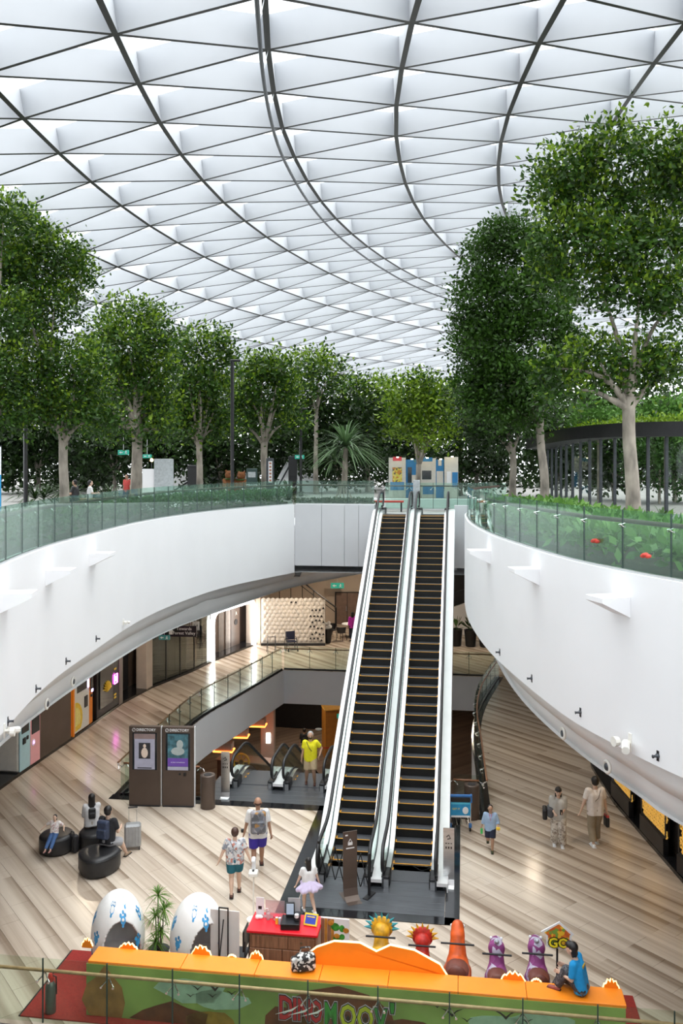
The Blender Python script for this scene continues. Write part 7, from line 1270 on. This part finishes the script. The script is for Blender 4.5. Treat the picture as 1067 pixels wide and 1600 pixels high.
A = np.array([tuple(q) for q in bm_]); k = NR.randint(0, 29, 5200); f = NR.rand(5200, 1); P = A[k]*(1-f)+A[k+1]*f; P[:, 0] += NR.uniform(-.15, 1.2, 5200); P[:, 2] += .22+np.abs(NR.normal(size=5200))*.16; leafmesh('creeper', P, np.tile([0, -.3, 1.], (5200, 1)), .16, LEAFB, v)
m = MB(); B_ = [a.lerp(b, .5)+Vector((0, 0, .3)) for a, b in zip(bm_, R_)]
# bushes over the pergola and at the right back
for i, (u, v_, Y, w, h, lb) in enumerate(((935, 655, 44, 50, 28, 'leafy bush topping the pergola behind the big trunk'), (1040, 650, 40, 40, 22, 'leafy bush on the pergola at the right edge'), (1030, 725, 46, 60, 45, 'dense clipped bush seen under the pergola'))):
    p = at(u, v_, Y); z0 = 7.8; v = thing('bush', lb, 'bush', (p.x, Y, z0)); q, n_ = clumps((0, 0, p.z-z0), (w/F*Y, w/F*Y*.8, h/F*Y), 4200, .16); leafmesh('foliage', q, n_, .2, (LEAFS, LEAFS, LEAFH)[i], v); MB().tube([(0, 0, 0), (0, 0, p.z-z0)], .08, 6).build('stem', BARK, v)
# undergrowth in the left background
for i in range(26):
    u = random.Random(i).uniform(-10, 470); Y = random.Random(i+50).uniform(42, 56); a = at(u, 770, Y)
    if abs(u-255) < 32 or 340 < u < 430: continue
    v = thing('understorey_plant', 'dark strap-leaved plant in the shaded undergrowth', 'plant', (a.x, Y, 7.8), 0, 'undergrowth'); m = MB(); strapleaves(m, Vector((0, 0, .3)), 30, 1.7, .09, random.Random(i), droop=.55, lo=.1, segs=4); m.build('fronds', LEAFD, v)
# bench with sitters at left
v = thing('timber_bench', 'brown timber planter bench behind the left hedge', 'bench', (at(175, 780, 38.5).x, 38.6, 7.8)); TB = pm('timber_slats', (.28, .16, .08), .6, var=.2, scale=6); 
for i in range(8): fb(v, 'slat', TB, -1.4+i*.4, 0, .3, .38, .5, .5, .01)
fb(v, 'seat_board', TB, 0, 0, .57, 3.3, .6, .05, .01)
person('seated man in dark clothes on the garden bench at left', Vector((at(118, 770, 36.6).x, 36.6, 8.35)), 1.4, 1.65, 0, hips=.075, top=BLACK, sleeve=.8, hem=.06, bottom=NAVY, leg=1.8, shoe=BLACK, hands=((-.08, .2, .2), (.08, .2, .2)), feet=((-.07, .34, -.3), (.07, .34, -.3)), knee=(0, .4, 1))
person('seated person in a white top on the garden bench at left', Vector((at(140, 772, 36.8).x, 36.8, 8.35)), -1.2, 1.6, 1, hips=.075, top=WT, sleeve=.8, hem=.06, bottom=cloth('beige2', (.5, .42, .2)), leg=1.8, shoe=BLACK, hands=((-.08, .2, .2), (.08, .2, .2)), feet=((-.07, .34, -.3), (.07, .34, -.3)), knee=(0, .4, 1))
v = thing('timber_bench', 'short timber bench under the two seated people', 'bench', (at(129, 770, 36.7).x, 36.75, 7.8)); [fb(v, 'slat', TB, 0, -.2+i*.14, .5, 1.9, .12, .05, .01) for i in range(4)]; [fb(v, 'leg', BLKMET, x, 0, .24, .06, .4, .48) for x in (-.7, .7)]
person('standing person in red behind the thick pale trunk', Vector((at(199, 780, 43).x, 43, 7.8)), 2.6, 1.6, 0, top=cloth('coral_red', (.6, .08, .07)), sleeve=.8, bottom=NAVY, leg=1.85, shoe=BLACK)
# blue banner at the left edge
v = thing('banner', 'tall white and blue banner at the left edge of the garden', 'banner', (at(0, 740, 31).x-.16, 31, 7.8)); fb(v, 'cloth', pm('banner_blue', (.03, .33, .62), .5), 0, 0, 1.1, .4, .03, 1.3, 0); fb(v, 'cloth', PRINTW, 0, 0, 2.25, .4, .03, 1.0, 0); MB().tube([(.18, .03, 0), (.18, .03, 2.8)], .015, 6).build('pole', DKGREY, v); fb(v, 'foot', BLKMET, 0, 0, .02, .5, .4, .04)
# ------------------------------------------------------------------ fittings on the curved white walls
def onwall(u, v_, P, z=None):             # point of the curved wall under an image column
    best = None
    for a, b in zip(P, P[1:]):
        k = (u-533.5)/F; d = (b.x-a.x)-k*(b.y-a.y)
        if abs(d) < 1e-9: continue
        f = (k*a.y-a.x)/d
        if 0 <= f <= 1:
            p = a.lerp(b, f); t = (b-a).normalized()
            if best is None or p.y < best[0].y: best = (p, t)
    p, t = best; return Vector((p.x, p.y, 10-(v_-HZ)/F*p.y)), t
def wallthing(name, label, cat, u, v_, P, side, group=None):
    p, t = onwall(u, v_, P); n = Vector((-t.y, t.x, 0))*(-1 if side < 0 else 1); n = -n if side < 0 else n
    inw = Vector((t.y, -t.x, 0)) if side < 0 else Vector((-t.y, t.x, 0))
    rz = math.atan2(inw.y, inw.x)+PI/2; return thing(name, label, cat, p, rz, group)
def wedge(v):
    L, W, h = .52, .5, .22; m = MB(); vs = [(-W/2, 0, 0), (W/2, 0, 0), (W/2, -L, 0), (-W/2, -L, 0), (-W/2, 0, -h*1.5), (W/2, 0, -h*1.5), (W/2, -L, -h*.35), (-W/2, -L, -h*.35)]
    m.add(vs, [(0, 1, 2, 3)[::-1], (4, 5, 6, 7), (0, 4, 7, 3), (1, 2, 6, 5), (2, 3, 7, 6), (0, 1, 5, 4)]); o = m.build('housing', WHITE, v)
    fb(v, 'lens', pm('wedge_lens', (.9, .9, .88), .4, emit=(1, .98, .95), est=.02), 0, -.25, .004, .3, .25, .008, 0)
    l = bpy.data.lights.new('wedge_light', 'AREA'); l.size = .3; l.energy = .03; l.color = (1, .97, .92); q = bpy.data.objects.new('wedge_light', l); C.objects.link(q); q.parent = v; q.location = (0, -.2, .03); q.rotation_euler = (PI, 0, 0)
for (u, v_, lb) in ((6, 925, 'nearest on the left curved wall'), (76, 889, 'second along the left curved wall'), (144, 863, 'third along the left curved wall')): wedge(wallthing('wall_uplight', 'white wedge uplight, '+lb, 'lamp', u, v_, LF, -1, 'wedge uplights'))
for (u, v_, lb) in ((971, 930, 'nearest on the right curved wall'), (837, 887, 'second along the right curved wall'), (764, 859, 'farthest along the right curved wall')): wedge(wallthing('wall_uplight', 'white wedge uplight, '+lb, 'lamp', u, v_, RF, 1, 'wedge uplights'))
def cam2(v, s=1.0):
    fb(v, 'plate', CREAM, 0, -.01, 0, .05*s, .02, .2*s); MB().tube([(0, 0, 0), (0, -.1*s, 0)], .02*s, 6).build('arm', CREAM, v); MB().tube([(0, -.06*s, 0), (.14*s, -.16*s, -.03*s)], .045*s, 8).build('camera_body', CREAM, v); MB().lathe([(.05*s, 0), (.055*s, .06*s)], 10, M=TR(-.08*s, -.1*s, 0) @ RX).build('lamp_head', CREAM, v)
for u, v_, P, sd, lb, s in ((192, 972, LF, -1, 'small white camera low on the left curved wall', .9), (6, 1142, LF, -1, 'white twin camera at the left edge of the curved wall', 1.3), (985, 1160, RF, 1, 'white twin camera low on the right curved wall', 1.5)): cam2(wallthing('security_camera', lb, 'camera', u, v_, P, sd, 'wall cameras'), s)
for ks, (u, v_, P, sd) in enumerate(((150, 998, LF, -1), (103, 1033, LF, -1), (56, 1076, LF, -1), (12, 1127, LF, -1), (781, 1019, RF, 1), (831, 1060, RF, 1), (907, 1113, RF, 1), (1028, 1181, RF, 1))):
    v = wallthing('cable_stud', ['first', 'second', 'third', 'last'][ks % 4]+' small dark stud along the '+('left' if ks < 4 else 'right')+' curved white wall, counted from the escalators', 'fixing', u, v_, P, sd, 'dark wall studs'); MB().lathe([(.04, 0), (.04, .02), (.02, .03), (.02, .09), (.03, .1)], 10, M=Matrix.Rotation(PI/2, 4, 'X')).build('stud', DKGREY, v, True); fb(v, 'plate', BLKMET, 0, -.005, 0, .05, .01, .16, 0)
for u, v_, P, sd, lb in ((881, 1146, R2, 1, 'first round spotlight in the right cove'), (950, 1198, R2, 1, 'second round spotlight in the right cove'), (113, 1065, L2, -1, 'far round spotlight in the left cove'), (72, 1100, L2, -1, 'near round spotlight in the left cove')):
    v = wallthing('cove_spotlight', lb, 'lamp', u, v_, P, sd, 'cove spotlights'); MB().lathe([(.12, 0), (.13, .03), (.09, .05), (.08, .02)], 18, M=Matrix.Rotation(PI/2, 4, 'X')).build('ring', CREAM, v, True); MB().lathe([(.07, 0), (.06, .05)], 14, M=Matrix.Rotation(PI/2, 4, 'X')).build('lens', DKGREY, v, True)
